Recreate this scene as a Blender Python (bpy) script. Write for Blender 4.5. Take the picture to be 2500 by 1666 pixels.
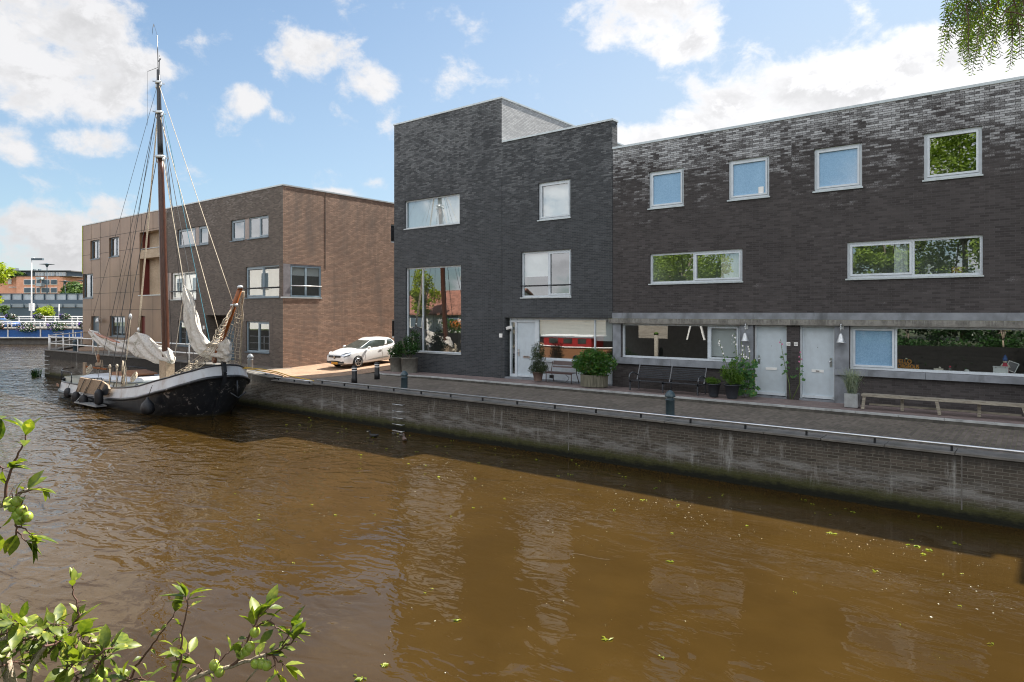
import bpy, bmesh, math, random
import numpy as np
from mathutils import Vector, Matrix, noise as mnoise

for o in list(bpy.data.objects):
    bpy.data.objects.remove(o)
C = bpy.context.scene.collection
R = math.radians

# ------------------------------------------------------------------ camera
CAM_H = 2.75
ANG = R(51.603)                       # the quay runs this far off the view axis
FPX, CX, V0 = 1650.0, 1250.0, 764.0   # focal length and horizon, in pixels of the 2500 px photo
VW = Vector((-math.cos(ANG), math.sin(ANG)))
RT = Vector((math.sin(ANG), math.cos(ANG)))
cam_d = bpy.data.cameras.new('camera')
cam = bpy.data.objects.new('camera', cam_d)
C.objects.link(cam)
cam.location = (0, 0, CAM_H)
cam.rotation_euler = (R(90), 0, R(90) - ANG)
cam_d.sensor_width = 36.0
cam_d.lens = FPX / 2500 * 36.0
cam_d.shift_y = -69 / 2500
cam_d.clip_start = 0.05
cam_d.clip_end = 2000
bpy.context.scene.camera = cam

def dirv(u):
    return VW + RT * ((u - CX) / FPX)
def onY(u, v, Y):
    """the point of the vertical plane y = Y seen at photo position u, v"""
    d = dirv(u); k = Y / d.y
    return Vector((d.x * k, Y, CAM_H + k * (V0 - v) / FPX))
def onX(u, v, X):
    d = dirv(u); k = X / d.x
    return Vector((X, d.y * k, CAM_H + k * (V0 - v) / FPX))
def gnd(u, v, z=0.0):
    k = FPX * (CAM_H - z) / (v - V0); d = dirv(u)
    return Vector((d.x * k, d.y * k, z))
def far(u, v, dep):
    d = dirv(u)
    return Vector((d.x * dep, d.y * dep, CAM_H + dep * (V0 - v) / FPX))
def r1(x, y): return (x / 2.24, 400 + y / 2.24)
def r2(x, y): return (x / 5.2267, 600 + y / 5.2267)
def r3(x, y): return (150 + x / 3.92, 650 + y / 3.92)
def r4(x, y): return (600 + x / 2.851, 400 + y / 2.851)
def r5(x, y): return (930 + x / 2.09, 220 + y / 2.09)
def r6(x, y): return (1480 + x / 4.057, 720 + y / 4.057)
def r7(x, y): return (1980 + x / 4.127, 720 + y / 4.127)
def r8(x, y): return (1480 + x / 2.3069, 180 + y / 2.3069)
def rL(x, y): return (380 + x / 3.919, 500 + y / 3.919)
def rD(x, y): return (1230 + x / 7.127, 760 + y / 7.127)
def rC(x, y): return (780 + x / 9.804, 800 + y / 9.804)
def rP(x, y): return (x / 2.3547, 1000 + y / 2.3547)
def rM(x, y): return (200 + x / 2.53, 80 + y / 2.53)

# ------------------------------------------------------------------ sun, sky, exposure
SUN_TO = Vector((0.125, 0.825, 1.0)).normalized()
sun_d = bpy.data.lights.new('sun', 'SUN')
sun_d.energy = 5.0
sun_d.angle = R(0.53)
sun_d.color = (1.0, 0.93, 0.83)
sun = bpy.data.objects.new('sun', sun_d)
C.objects.link(sun)
sun.rotation_euler = (-SUN_TO).to_track_quat('-Z', 'Y').to_euler()
sun.location = (20, 60, 80)

SKY_STRENGTH = 0.088
EXPOSURE = 1.43
vs = bpy.context.scene.view_settings
vs.view_transform = 'Standard'
vs.look = 'None'
vs.exposure = EXPOSURE
vs.gamma = 1
vs.use_curve_mapping = False
cy = bpy.context.scene.cycles
cy.use_denoising = True
cy.use_adaptive_sampling = True
cy.adaptive_threshold = .006
cy.filter_width = 1.1
cy.max_bounces = 10
cy.transparent_max_bounces = 24
cy.caustics_reflective = False
cy.caustics_refractive = False
cy.sample_clamp_indirect = 6

class NT:
    """small helper round a node tree"""
    def __init__(s, tree):
        s.t = tree; s.n = tree.nodes; s.l = tree.links
    def new(s, typ, **kw):
        n = s.n.new(typ)
        for k, v in kw.items():
            setattr(n, k, v)
        return n
    def put(s, sock, val):
        if isinstance(val, bpy.types.NodeSocket):
            s.l.new(val, sock)
        elif val is not None:
            if sock.type == 'RGBA' and len(val) == 3:
                val = (*val, 1)
            sock.default_value = val
    def math(s, op, a, b=None, c=None, clamp=False):
        n = s.new('ShaderNodeMath', operation=op, use_clamp=clamp)
        s.put(n.inputs[0], a)
        if b is not None: s.put(n.inputs[1], b)
        if c is not None: s.put(n.inputs[2], c)
        return n.outputs[0]
    def mix(s, f, a, b, blend='MIX'):
        n = s.new('ShaderNodeMix', data_type='RGBA', blend_type=blend)
        s.put(n.inputs[0], f); s.put(n.inputs[6], a); s.put(n.inputs[7], b)
        return n.outputs[2]
    def ramp(s, x, lo, hi, a=0.0, b=1.0, smooth=True):
        n = s.new('ShaderNodeMapRange', interpolation_type='SMOOTHSTEP' if smooth else 'LINEAR')
        s.put(n.inputs[0], x)
        n.inputs[1].default_value = lo; n.inputs[2].default_value = hi
        n.inputs[3].default_value = a; n.inputs[4].default_value = b
        return n.outputs[0]
    def noise(s, vec, scale, detail=4, rough=0.55, dist=0.0):
        n = s.new('ShaderNodeTexNoise')
        if vec is not None: s.put(n.inputs['Vector'], vec)
        n.inputs['Scale'].default_value = scale
        n.inputs['Detail'].default_value = detail
        n.inputs['Roughness'].default_value = rough
        n.inputs['Distortion'].default_value = dist
        return n.outputs[0]
    def scale(s, vec, sc, loc=(0, 0, 0), rot=(0, 0, 0)):
        n = s.new('ShaderNodeMapping')
        s.put(n.inputs[0], vec)
        n.inputs[1].default_value = loc; n.inputs[2].default_value = rot; n.inputs[3].default_value = sc
        return n.outputs[0]
    def xyz(s, vec):
        n = s.new('ShaderNodeSeparateXYZ'); s.put(n.inputs[0], vec); return n.outputs
    def comb(s, x, y, z):
        n = s.new('ShaderNodeCombineXYZ')
        s.put(n.inputs[0], x); s.put(n.inputs[1], y); s.put(n.inputs[2], z)
        return n.outputs[0]

world = bpy.data.worlds.new('World')
bpy.context.scene.world = world
world.use_nodes = True
w = NT(world.node_tree)
w.n.clear()
sky = w.new('ShaderNodeTexSky', sky_type='NISHITA')
sky.sun_disc = False
sky.sun_elevation = math.asin(SUN_TO.z)
sky.sun_rotation = math.atan2(SUN_TO.x, SUN_TO.y)
sky.air_density = 1.0
sky.dust_density = 0.7
sky.ozone_density = 1.6
tc = w.new('ShaderNodeTexCoord')
gx, gy, gz = w.xyz(tc.outputs['Generated'])
az = w.math('ARCTAN2', gx, gy)
el = w.math('ARCSINE', w.math('MINIMUM', w.math('MAXIMUM', gz, -1.0), 1.0))
# puffs of cloud as (photo u, v, half width, half height, weight): each becomes a direction on the sky dome
PUFFS = [(60, 60, 260, 190, 1.25), (190, 190, 190, 110, 1.15), (330, 160, 100, 50, .95), (90, 240, 150, 60, .9), (20, 350, 70, 60, .8), (235, 350, 95, 40, .85),
         (110, 570, 170, 75, .95), (290, 530, 90, 60, .9), (130, 640, 330, 45, .9),
         (790, 135, 120, 60, .95), (890, 190, 90, 60, .95), (690, 140, 60, 45, .62), (600, 240, 60, 45, .55), (690, 285, 40, 22, .5),
         (470, 110, 50, 40, .5), (560, 90, 50, 30, .42), (430, 165, 60, 30, .5), (930, 455, 50, 22, .7), (830, 478, 80, 18, .75),
         (1560, 40, 190, 75, 1.15), (1640, 100, 110, 55, 1.0), (1480, 80, 80, 45, .8), (1680, 225, 70, 40, .55),
         (1560, 350, 170, 65, 1.1), (1780, 290, 190, 85, 1.2), (2000, 235, 190, 95, 1.25), (2250, 190, 220, 105, 1.3), (2460, 120, 140, 90, 1.1)]
def angles(u, v):
    p = far(u, v, 1.0) - Vector((0, 0, CAM_H))
    p.normalize()
    return math.atan2(p.x, p.y), math.asin(p.z)
mask = None
for (u, v, du, dv, wt) in PUFFS:
    a0, e0 = angles(u, v)
    ra = max(abs(angles(u + du, v)[0] - a0), abs(angles(u - du, v)[0] - a0))
    re = max(abs(angles(u, v - dv)[1] - e0), abs(angles(u, v + dv)[1] - e0))
    q = w.math('ADD', w.math('POWER', w.math('ABSOLUTE', w.math('MULTIPLY', w.math('SUBTRACT', az, a0), 1 / ra)), 2.0),
               w.math('POWER', w.math('ABSOLUTE', w.math('MULTIPLY', w.math('SUBTRACT', el, e0), 1 / re)), 2.0))
    g = w.math('MULTIPLY', w.math('EXPONENT', w.math('MULTIPLY', w.math('POWER', q, 1.7), -.75)), wt)
    mask = g if mask is None else w.math('SMOOTH_MAX', mask, g, .25)
vec = tc.outputs['Generated']
warp = w.new('ShaderNodeTexNoise')
w.put(warp.inputs['Vector'], w.scale(vec, (1, 1, 1.6)))
warp.inputs['Scale'].default_value = 5.0
warp.inputs['Detail'].default_value = 3
wv = w.new('ShaderNodeVectorMath', operation='MULTIPLY_ADD')
w.put(wv.inputs[0], warp.outputs['Color']); wv.inputs[1].default_value = (.07, .07, .07); w.put(wv.inputs[2], w.scale(vec, (1, 1, 1.35)))
def fbm(v):
    return w.noise(v, 11.0, 12, 0.63, 0.0)
n1 = fbm(wv.outputs[0])
n_up = fbm(w.scale(wv.outputs[0], (1, 1, 1), (0.004, 0.012, 0.022)))
# loose unseen clouds behind the camera, added for window reflections and light on shaded facades
back = w.ramp(gy, 0.2, -0.2)
loose = w.math('MULTIPLY', back, w.ramp(w.noise(vec, 2.2, 2), .38, .56, 0, 1.0))
dens = w.math('ADD', w.math('ADD', w.math('MULTIPLY', mask, 1.12), loose), w.math('MULTIPLY', w.math('SUBTRACT', n1, .5), 3.3))
cover = w.ramp(dens, .38, 1.08)
core = w.ramp(dens, .6, 1.7)
lit = w.ramp(w.math('SUBTRACT', n1, n_up), -.07, .07)
shade = w.math('SUBTRACT', 1.0, w.math('MULTIPLY', core, w.math('SUBTRACT', .25, w.math('MULTIPLY', lit, .25))))
cloud_gain = w.math('MULTIPLY', w.ramp(az, R(-62), R(-5), .92, 1.12), w.math('MULTIPLY', w.ramp(el, .02, .22, .86, 1.0), w.ramp(gy, .15, -.3, 1.0, 1.95)))  # also boosts the unseen clouds behind the camera to lift the shaded facades
cl_v = w.math('MULTIPLY', w.math('MULTIPLY', shade, cloud_gain), 4.15)
cl_c = w.new('ShaderNodeVectorMath', operation='SCALE')
cl_c.inputs[0].default_value = (1.0, 1.0, 1.02)
w.put(cl_c.inputs['Scale'], cl_v)
# thin veil of haze low down and towards the sun
veil = w.math('MULTIPLY', w.ramp(el, .75, -.02, .10, .55), w.ramp(az, R(-70), R(-5), .6, 1.75))
sky_c = w.mix(1.0, sky.outputs[0], (.54, .655, .69), 'MULTIPLY')
sky_h = w.mix(veil, sky_c, (2.9, 3.2, 3.45))
fin = w.mix(cover, sky_h, cl_c.outputs[0])
bg = w.new('ShaderNodeBackground')
w.put(bg.inputs[0], fin)
bg.inputs[1].default_value = SKY_STRENGTH
out = w.new('ShaderNodeOutputWorld')
w.l.new(bg.outputs[0], out.inputs[0])

# ------------------------------------------------------------------ mesh and naming helpers
class MB:
    """collects shapes in world space; build() links them as one mesh object"""
    def __init__(s):
        s.v = []; s.f = []; s.sm = []
    def add(s, verts, faces, smooth=False):
        b = len(s.v)
        s.v.extend([tuple(p) for p in verts])
        for f in faces:
            s.f.append(tuple(i + b for i in f)); s.sm.append(smooth)
        return s
    def box(s, x0, x1, y0, y1, z0, z1):
        v = [(x, y, z) for z in (z0, z1) for y in (y0, y1) for x in (x0, x1)]
        return s.add(v, [(0, 2, 3, 1), (4, 5, 7, 6), (0, 1, 5, 4), (2, 6, 7, 3), (0, 4, 6, 2), (1, 3, 7, 5)])
    def obox(s, c, ax, ay, az):
        c, ax, ay, az = Vector(c), Vector(ax), Vector(ay), Vector(az)
        v = [c + ax * i + ay * j + az * k for k in (-1, 1) for j in (-1, 1) for i in (-1, 1)]
        return s.add(v, [(0, 2, 3, 1), (4, 5, 7, 6), (0, 1, 5, 4), (2, 6, 7, 3), (0, 4, 6, 2), (1, 3, 7, 5)])
    def bar(s, a, b, w, h, up=(0, 0, 1)):
        a, b = Vector(a), Vector(b); d = b - a
        t = d.normalized(); sd = t.cross(Vector(up))
        if sd.length < 1e-5: sd = t.cross(Vector((1, 0, 0)))
        sd.normalize(); u = sd.cross(t)
        return s.obox((a + b) / 2, d / 2, sd * w / 2, u * h / 2)
    def quad(s, a, b, c, d, smooth=False):
        return s.add([a, b, c, d], [(0, 1, 2, 3)], smooth)
    def loft(s, rings, closed=True, caps=True, smooth=True):
        n = len(rings[0]); v = [p for r in rings for p in r]; f = []
        for i in range(len(rings) - 1):
            for j in range(n if closed else n - 1):
                k = (j + 1) % n
                f.append((i * n + j, i * n + k, (i + 1) * n + k, (i + 1) * n + j))
        s.add(v, f, smooth)
        if caps and closed:
            s.add(rings[0], [tuple(range(n))[::-1]]); s.add(rings[-1], [tuple(range(n))])
        return s
    def tube(s, pts, r, seg=8, caps=True, ry=None):
        pts = [Vector(p) for p in pts]
        if not isinstance(r, (list, tuple)): r = [r] * len(pts)
        t0 = (pts[1] - pts[0]).normalized()
        up = Vector((0, 0, 1)) if abs(t0.z) < .9 else Vector((1, 0, 0))
        sd = t0.cross(up).normalized(); rings = []
        for i, p in enumerate(pts):
            t = (pts[min(i + 1, len(pts) - 1)] - pts[max(i - 1, 0)]).normalized()
            sd = (sd - t * sd.dot(t)).normalized(); u = sd.cross(t)
            rings.append([p + (sd * math.cos(a) + u * math.sin(a)) * r[i] for a in [2 * math.pi * k / seg for k in range(seg)]])
        return s.loft(rings, True, caps, seg > 4)
    def lathe(s, prof, c, seg=20, axis='z', caps=True):
        c = Vector(c); rings = []
        for (r, h) in prof:
            ring = []
            for k in range(seg):
                a = 2 * math.pi * k / seg; q = (math.cos(a) * r, math.sin(a) * r)
                ring.append(c + (Vector((q[0], q[1], h)) if axis == 'z' else Vector((h, q[0], q[1])) if axis == 'x' else Vector((q[1], h, q[0]))))
            rings.append(ring)
        return s.loft(rings, True, caps)
    def ball(s, c, rx, ry=None, rz=None, seg=14, ringn=8):
        ry = ry or rx; rz = rz or rx; c = Vector(c)
        prof = [math.pi * (i + .5) / ringn - math.pi / 2 for i in range(ringn)]
        rings = [[c + Vector((rx * math.cos(p) * math.cos(a), ry * math.cos(p) * math.sin(a), rz * math.sin(p)))
                  for a in [2 * math.pi * k / seg for k in range(seg)]] for p in prof]
        return s.loft(rings)
    def prism(s, poly, vec):
        n = len(poly); a = [Vector(p) for p in poly]; b = [p + Vector(vec) for p in a]
        s.add(a, [tuple(range(n))[::-1]]); s.add(b, [tuple(range(n))])
        return s.add(a + b, [(i, (i + 1) % n, n + (i + 1) % n, n + i) for i in range(n)])
    def build(s, name, m, parent=None, fix=True):
        me = bpy.data.meshes.new(name)
        off = world_loc(parent) if parent else Vector((0, 0, 0))
        v = np.array(s.v, dtype=np.float64).reshape(-1, 3) - np.array(off)
        me.from_pydata(v.tolist(), [], s.f)
        me.polygons.foreach_set('use_smooth', s.sm)
        if fix:
            bm = bmesh.new(); bm.from_mesh(me)
            bmesh.ops.remove_doubles(bm, verts=bm.verts, dist=1e-5)
            bmesh.ops.recalc_face_normals(bm, faces=bm.faces)
            bm.to_mesh(me); bm.free()
        me.materials.append(m)
        o = bpy.data.objects.new(name, me); C.objects.link(o)
        if parent: o.parent = parent
        return o

def world_loc(o):
    p = Vector((0, 0, 0))
    while o:
        p += o.location; o = o.parent
    return p
def tag(o, label=None, cat=None, group=None, kind=None):
    if label: o['label'] = label
    if cat: o['category'] = cat
    if group: o['group'] = group
    if kind: o['kind'] = kind
    return o
def thing(name, label, cat, loc, group=None):
    o = bpy.data.objects.new(name, None); o.empty_display_size = .2
    C.objects.link(o); o.location = loc
    return tag(o, label, cat, group)
def copy_tree(o, parent=None, label=None):
    c = o.copy(); C.objects.link(c)
    if parent: c.parent = parent
    if label: c['label'] = label
    for ch in o.children:
        copy_tree(ch, c)
    return c
def raw_mesh(name, verts, faces, m, parent=None, smooth=False):
    """fast build from arrays of world vertices and equal-sized faces"""
    off = world_loc(parent) if parent else Vector((0, 0, 0))
    v = np.asarray(verts, dtype=np.float32) - np.array(off, dtype=np.float32)
    f = np.asarray(faces, dtype=np.int32); k = f.shape[1]
    me = bpy.data.meshes.new(name)
    me.vertices.add(len(v)); me.vertices.foreach_set('co', v.ravel())
    me.loops.add(f.size); me.loops.foreach_set('vertex_index', f.ravel())
    me.polygons.add(len(f)); me.polygons.foreach_set('loop_start', np.arange(0, f.size, k, dtype=np.int32))
    me.polygons.foreach_set('loop_total', np.full(len(f), k, dtype=np.int32))
    if smooth: me.polygons.foreach_set('use_smooth', np.ones(len(f), dtype=bool))
    me.update(calc_edges=True); me.materials.append(m)
    o = bpy.data.objects.new(name, me); C.objects.link(o)
    if parent: o.parent = parent
    return o
def text_mesh(name, body, size, m, parent, mat4, depth=.004, align='CENTER', space=1.0, bold=0.0):
    """lettering as a flat raised mesh; mat4 places it in the parent's own space"""
    cu = bpy.data.curves.new(name, 'FONT'); cu.body = body; cu.size = size; cu.extrude = depth
    cu.align_x = align; cu.align_y = 'CENTER'; cu.space_character = space; cu.offset = bold
    cu.space_line = .82
    t = bpy.data.objects.new(name, cu); C.objects.link(t)
    dg = bpy.context.evaluated_depsgraph_get()
    me = bpy.data.meshes.new_from_object(t.evaluated_get(dg))
    bpy.data.objects.remove(t); bpy.data.curves.remove(cu)
    me.transform(mat4); me.materials.clear(); me.materials.append(m)
    o = bpy.data.objects.new(name, me); C.objects.link(o); o.parent = parent
    return o
FACE_S = Matrix(((1, 0, 0), (0, 0, -1), (0, 1, 0))).to_4x4()     # lettering turned to face -y

def leaf_cloud(rng, pts, size, up=.3, fold=True, aspect=.5, droop=0.0, spread=1.0):
    """leaf-sized diamonds at the given points; returns vertices and quads"""
    n = len(pts); pts = np.asarray(pts)
    a = rng.normal(size=(n, 3)); a[:, 2] = a[:, 2] * .6 - droop
    a /= np.linalg.norm(a, axis=1, keepdims=True)
    b = rng.normal(size=(n, 3)); b[:, 2] += up
    b -= a * (a * b).sum(1, keepdims=True); b /= np.linalg.norm(b, axis=1, keepdims=True) + 1e-9
    s = np.cross(a, b)
    L = size * rng.uniform(.6, 1.3, size=(n, 1)); W = L * aspect
    v = np.stack([pts - a * L * .5, pts + s * W * .5 + b * L * .06, pts + a * L * .5, pts - s * W * .5 + b * L * .06], axis=1).reshape(-1, 3)
    f = np.arange(4 * n).reshape(n, 4)
    return v, f
def blob_points(rng, blobs, n, hollow=.35):
    """points scattered through ellipsoids (x, y, z, rx, ry, rz), denser near their skin"""
    vol = np.array([b[3] * b[4] * b[5] for b in blobs]) ** (2 / 3); pick = rng.choice(len(blobs), n, p=vol / vol.sum())
    d = rng.normal(size=(n, 3)); d /= np.linalg.norm(d, axis=1, keepdims=True)
    r = rng.uniform(hollow ** 2, 1, size=(n, 1)) ** .5 * rng.uniform(.85, 1.1, size=(n, 1))
    B = np.array(blobs)[pick]
    return B[:, :3] + d * r * B[:, 3:6]
def fairly(rng, c, r, n, rs, squash=.8):
    """n smaller clumps spread through a crown of radius r round c"""
    out_ = []
    for _ in range(n):
        d = rng.normal(size=3); d /= np.linalg.norm(d); k = rng.uniform(.25, 1) ** .6
        q = rs * rng.uniform(.6, 1.3)
        out_.append((c[0] + d[0] * r[0] * k, c[1] + d[1] * r[1] * k, c[2] + d[2] * r[2] * k, q, q, q * squash))
    return out_

# ------------------------------------------------------------------ materials
def new_mat(name):
    m = bpy.data.materials.new(name); m.use_nodes = True
    t = NT(m.node_tree); t.n.clear()
    o = t.new('ShaderNodeOutputMaterial')
    return m, t, o
def bsdf(t, o, col, rough=.6, metal=0.0, spec=.5, normal=None, **kw):
    b = t.new('ShaderNodeBsdfPrincipled')
    t.put(b.inputs['Base Color'], col); t.put(b.inputs['Roughness'], rough)
    b.inputs['Metallic'].default_value = metal
    b.inputs['Specular IOR Level'].default_value = spec
    if normal is not None: t.l.new(normal, b.inputs['Normal'])
    for k, v in kw.items(): t.put(b.inputs[k.replace('_', ' ')], v)
    if o: t.l.new(b.outputs[0], o.inputs[0])
    return b
def bump(t, h, dist=.01, strength=1.0):
    n = t.new('ShaderNodeBump'); t.put(n.inputs['Height'], h)
    n.inputs['Distance'].default_value = dist; n.inputs['Strength'].default_value = strength
    return n.outputs[0]
def coords(t, which='Object'):
    return t.new('ShaderNodeTexCoord').outputs[which]
def plain(name, col, rough=.5, metal=0.0, var=.12, scale=6.0, spec=.5, dirt=None, dirt_amt=.35, bmp=0.0, bscale=60, **kw):
    """one-colour material broken up by soft unevenness and, if asked, stains"""
    m, t, o = new_mat(name); v = coords(t)
    n = t.noise(v, scale, 5)
    lo = tuple(c * (1 - var) for c in col); hi = tuple(min(1, c * (1 + var)) for c in col)
    c = t.mix(t.ramp(n, .3, .7), lo, hi)
    if dirt:
        d = t.noise(t.scale(v, (1, 1, .25)), scale * .9, 6, .65)
        c = t.mix(t.math('MULTIPLY', t.ramp(d, .5, .75), dirt_amt), c, dirt)
    nrm = bump(t, t.noise(v, bscale, 3), bmp) if bmp else None
    bsdf(t, o, c, rough, metal, spec, nrm, **kw)
    return m
def brick(name, c1, c2, mortar, stain=None, whites=None, wz=(6.0, 8.6), moss=None, bh=.0625, bw=.215, rough=.75, bdist=.006, plan=False, rot=0.0, soft=.4):
    """brickwork; whites = salt-whitened bricks that thicken with height between wz"""
    m, t, o = new_mat(name); v = coords(t)
    x, y, z = t.xyz(v)
    if plan:
        vec = t.scale(v, (1, 1, 0), (0, 0, 0), (0, 0, rot))
    else:
        vec = t.comb(t.math('ADD', x, y), z, 0.0)
    b = t.new('ShaderNodeTexBrick')
    t.put(b.inputs['Vector'], vec)
    b.inputs['Color1'].default_value = (0, 0, 0, 1); b.inputs['Color2'].default_value = (1, 1, 1, 1)
    b.inputs['Mortar'].default_value = (.5, .5, .5, 1)
    b.inputs['Scale'].default_value = 1.0; b.inputs['Mortar Size'].default_value = .0055
    b.inputs['Mortar Smooth'].default_value = .3; b.inputs['Bias'].default_value = 0
    b.inputs['Brick Width'].default_value = bw; b.inputs['Row Height'].default_value = bh
    rnd = t.xyz(b.outputs['Color'])[0]
    big = t.noise(v, .55, 4, .6)
    fine = t.noise(v, 26, 4)
    k = t.math('ADD', t.math('MULTIPLY', rnd, .75), t.math('MULTIPLY', fine, .25))
    c = t.mix(k, c1, c2)
    c = t.mix(t.math('MULTIPLY', t.ramp(big, .35, .7), soft), c, tuple(q * .62 for q in c1))
    if stain:
        d = t.noise(t.scale(v, (1.2, 1.2, .22)), 1.4, 6, .65)
        c = t.mix(t.math('MULTIPLY', t.ramp(d, .48, .72), .75), c, stain)
    if plan:
        sp = t.noise(v, 34, 3, .7); pt_ = t.noise(v, 1.3, 5, .65)
        c = t.mix(t.math('MULTIPLY', t.ramp(sp, .64, .70), .55), c, (.42, .40, .35))
        c = t.mix(t.math('MULTIPLY', t.ramp(pt_, .50, .68), .45), c, tuple(q * .7 for q in c1))
    else:
        dr = t.noise(t.scale(v, (3.2, 3.2, .14)), 1.3, 5, .7)
        c = t.mix(t.math('MULTIPLY', t.ramp(dr, .52, .74), .4), c, tuple(q * .55 for q in c1))
    if whites:
        patch = t.noise(t.scale(v, (.8, .8, .9)), .8, 6, .6); streak = t.noise(t.scale(v, (2.5, 2.5, .3)), 1.3, 4, .6)
        h = t.ramp(z, wz[0], wz[1], 0, 1, False)
        q = t.math('ADD', t.math('ADD', t.math('MULTIPLY', h, .95), t.math('MULTIPLY', t.math('SUBTRACT', patch, .5), 1.35)), t.math('MULTIPLY', t.math('SUBTRACT', streak, .5), .55))
        q = t.math('ADD', q, t.math('MULTIPLY', t.math('SUBTRACT', rnd, .5), .55))
        q = t.math('ADD', q, t.math('MULTIPLY', t.math('SUBTRACT', t.noise(v, 34, 3, .7), .5), 1.2))
        c = t.mix(t.math('MULTIPLY', t.ramp(q, .36, 1.30), .78), c, whites)
    if moss:
        mo = t.math('MULTIPLY', t.ramp(z, moss[1], moss[2], 1, 0), t.ramp(t.noise(v, 5, 6, .7), .35, .6))
        c = t.mix(mo, c, moss[0])
    mo_c = t.mix(t.math('MULTIPLY', t.ramp(z, wz[0] + .5, wz[1], 0, 1), .75), mortar, (.03, .03, .031)) if whites else mortar
    c = t.mix(b.outputs['Fac'], c, mo_c)
    hgt = t.math('ADD', t.math('MULTIPLY', t.math('SUBTRACT', 1.0, b.outputs['Fac']), 1.0), t.math('ADD', t.math('MULTIPLY', rnd, .5), t.math('MULTIPLY', fine, .5)))
    bsdf(t, o, c, rough, 0, .35, bump(t, hgt, bdist))
    return m

M = {}
M['brick_row'] = brick('dark brown brick', (.036, .031, .031), (.090, .080, .079), (.078, .074, .073), whites=(.62, .64, .66), wz=(5.6, 8.9))
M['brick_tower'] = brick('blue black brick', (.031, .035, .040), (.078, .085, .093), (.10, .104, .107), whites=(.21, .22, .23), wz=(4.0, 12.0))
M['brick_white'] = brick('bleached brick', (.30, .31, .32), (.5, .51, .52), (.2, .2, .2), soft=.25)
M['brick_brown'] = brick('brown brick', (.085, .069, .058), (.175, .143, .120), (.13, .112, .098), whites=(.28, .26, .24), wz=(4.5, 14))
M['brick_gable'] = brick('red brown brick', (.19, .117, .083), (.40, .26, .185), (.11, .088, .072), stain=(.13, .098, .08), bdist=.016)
M['brick_pale'] = brick('pale sand brick', (.42, .32, .22), (.55, .44, .32), (.35, .28, .2))
M['brick_road'] = brick('grey brown paving brick', (.095, .08, .071), (.225, .185, .16), (.15, .155, .085), bh=.085, bw=.2, plan=True, rot=R(90), rough=.85, bdist=.006)
M['brick_walk'] = brick('purple brown paving brick', (.17, .128, .122), (.31, .235, .22), (.19, .18, .165), bh=.07, bw=.21, plan=True, rot=R(14), rough=.85)
M['brick_sunlit'] = brick('road brick with sun tint', (.26, .165, .105), (.42, .285, .195), (.23, .17, .12), bh=.085, bw=.2, plan=True, rough=.85)  # same brick as the road, lighter and warmer: sunlight put into the colour
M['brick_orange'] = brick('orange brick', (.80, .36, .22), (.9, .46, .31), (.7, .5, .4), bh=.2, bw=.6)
M['brick_bank'] = brick('bank brick', (.1, .09, .08), (.18, .15, .13), (.1, .1, .09))

def quay_mat():
    m, t, o = new_mat('wet quay brick'); v = coords(t); x, y, z = t.xyz(v)
    b = t.new('ShaderNodeTexBrick'); t.put(b.inputs['Vector'], t.comb(t.math('ADD', x, y), z, 0.0))
    b.inputs['Color1'].default_value = (0, 0, 0, 1); b.inputs['Color2'].default_value = (1, 1, 1, 1); b.inputs['Mortar'].default_value = (.4, .4, .4, 1)
    b.inputs['Scale'].default_value = 1; b.inputs['Mortar Size'].default_value = .007; b.inputs['Brick Width'].default_value = .215; b.inputs['Row Height'].default_value = .064
    rnd = t.xyz(b.outputs['Color'])[0]; fine = t.noise(v, 18, 5)
    c = t.mix(t.math('ADD', t.math('MULTIPLY', rnd, .5), t.math('MULTIPLY', fine, .5)), (.034, .029, .024), (.135, .115, .094))
    c = t.mix(t.math('MULTIPLY', b.outputs['Fac'], .9), c, (.165, .155, .132))
    # lime runs and bleached patches
    st = t.noise(t.scale(v, (1.1, 1.1, .16)), 1.7, 7, .75); pa = t.noise(v, .8, 5, .65)
    wh = t.math('MULTIPLY', t.ramp(st, .54, .68), t.ramp(pa, .40, .60))
    c = t.mix(t.math('MULTIPLY', wh, .75), c, (.44, .44, .42))
    low = t.math('MULTIPLY', t.ramp(z, -.95, -.62, 0, 1), t.ramp(z, -.62, -.30, 1, 0))
    c = t.mix(t.math('MULTIPLY', t.math('MULTIPLY', low, t.ramp(t.noise(t.scale(v, (.6, .6, 3)), 2.0, 6, .7), .42, .62)), .55), c, (.36, .36, .35))
    # dark soldier course under the edge with runs
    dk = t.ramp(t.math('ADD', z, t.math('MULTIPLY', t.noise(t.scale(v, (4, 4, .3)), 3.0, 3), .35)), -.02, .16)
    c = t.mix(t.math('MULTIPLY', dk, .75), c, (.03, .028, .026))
    # weed and algae at the waterline
    lvl = t.math('ADD', z, t.math('MULTIPLY', t.math('SUBTRACT', t.noise(v, 4, 6, .7), .5), .32))
    ol = t.ramp(lvl, -.98, -.76, 1, 0)
    c = t.mix(t.math('MULTIPLY', ol, .9), c, (.052, .055, .014))
    c = t.mix(t.ramp(lvl, -1.10, -.96, 1, 0), c, (.010, .011, .006))
    h = t.math('ADD', t.math('SUBTRACT', 1.0, b.outputs['Fac']), t.math('ADD', t.math('MULTIPLY', fine, .8), t.math('MULTIPLY', ol, 2.0)))
    bsdf(t, o, c, .8, 0, .3, bump(t, h, .02))
    return m
M['quay'] = quay_mat()

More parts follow.
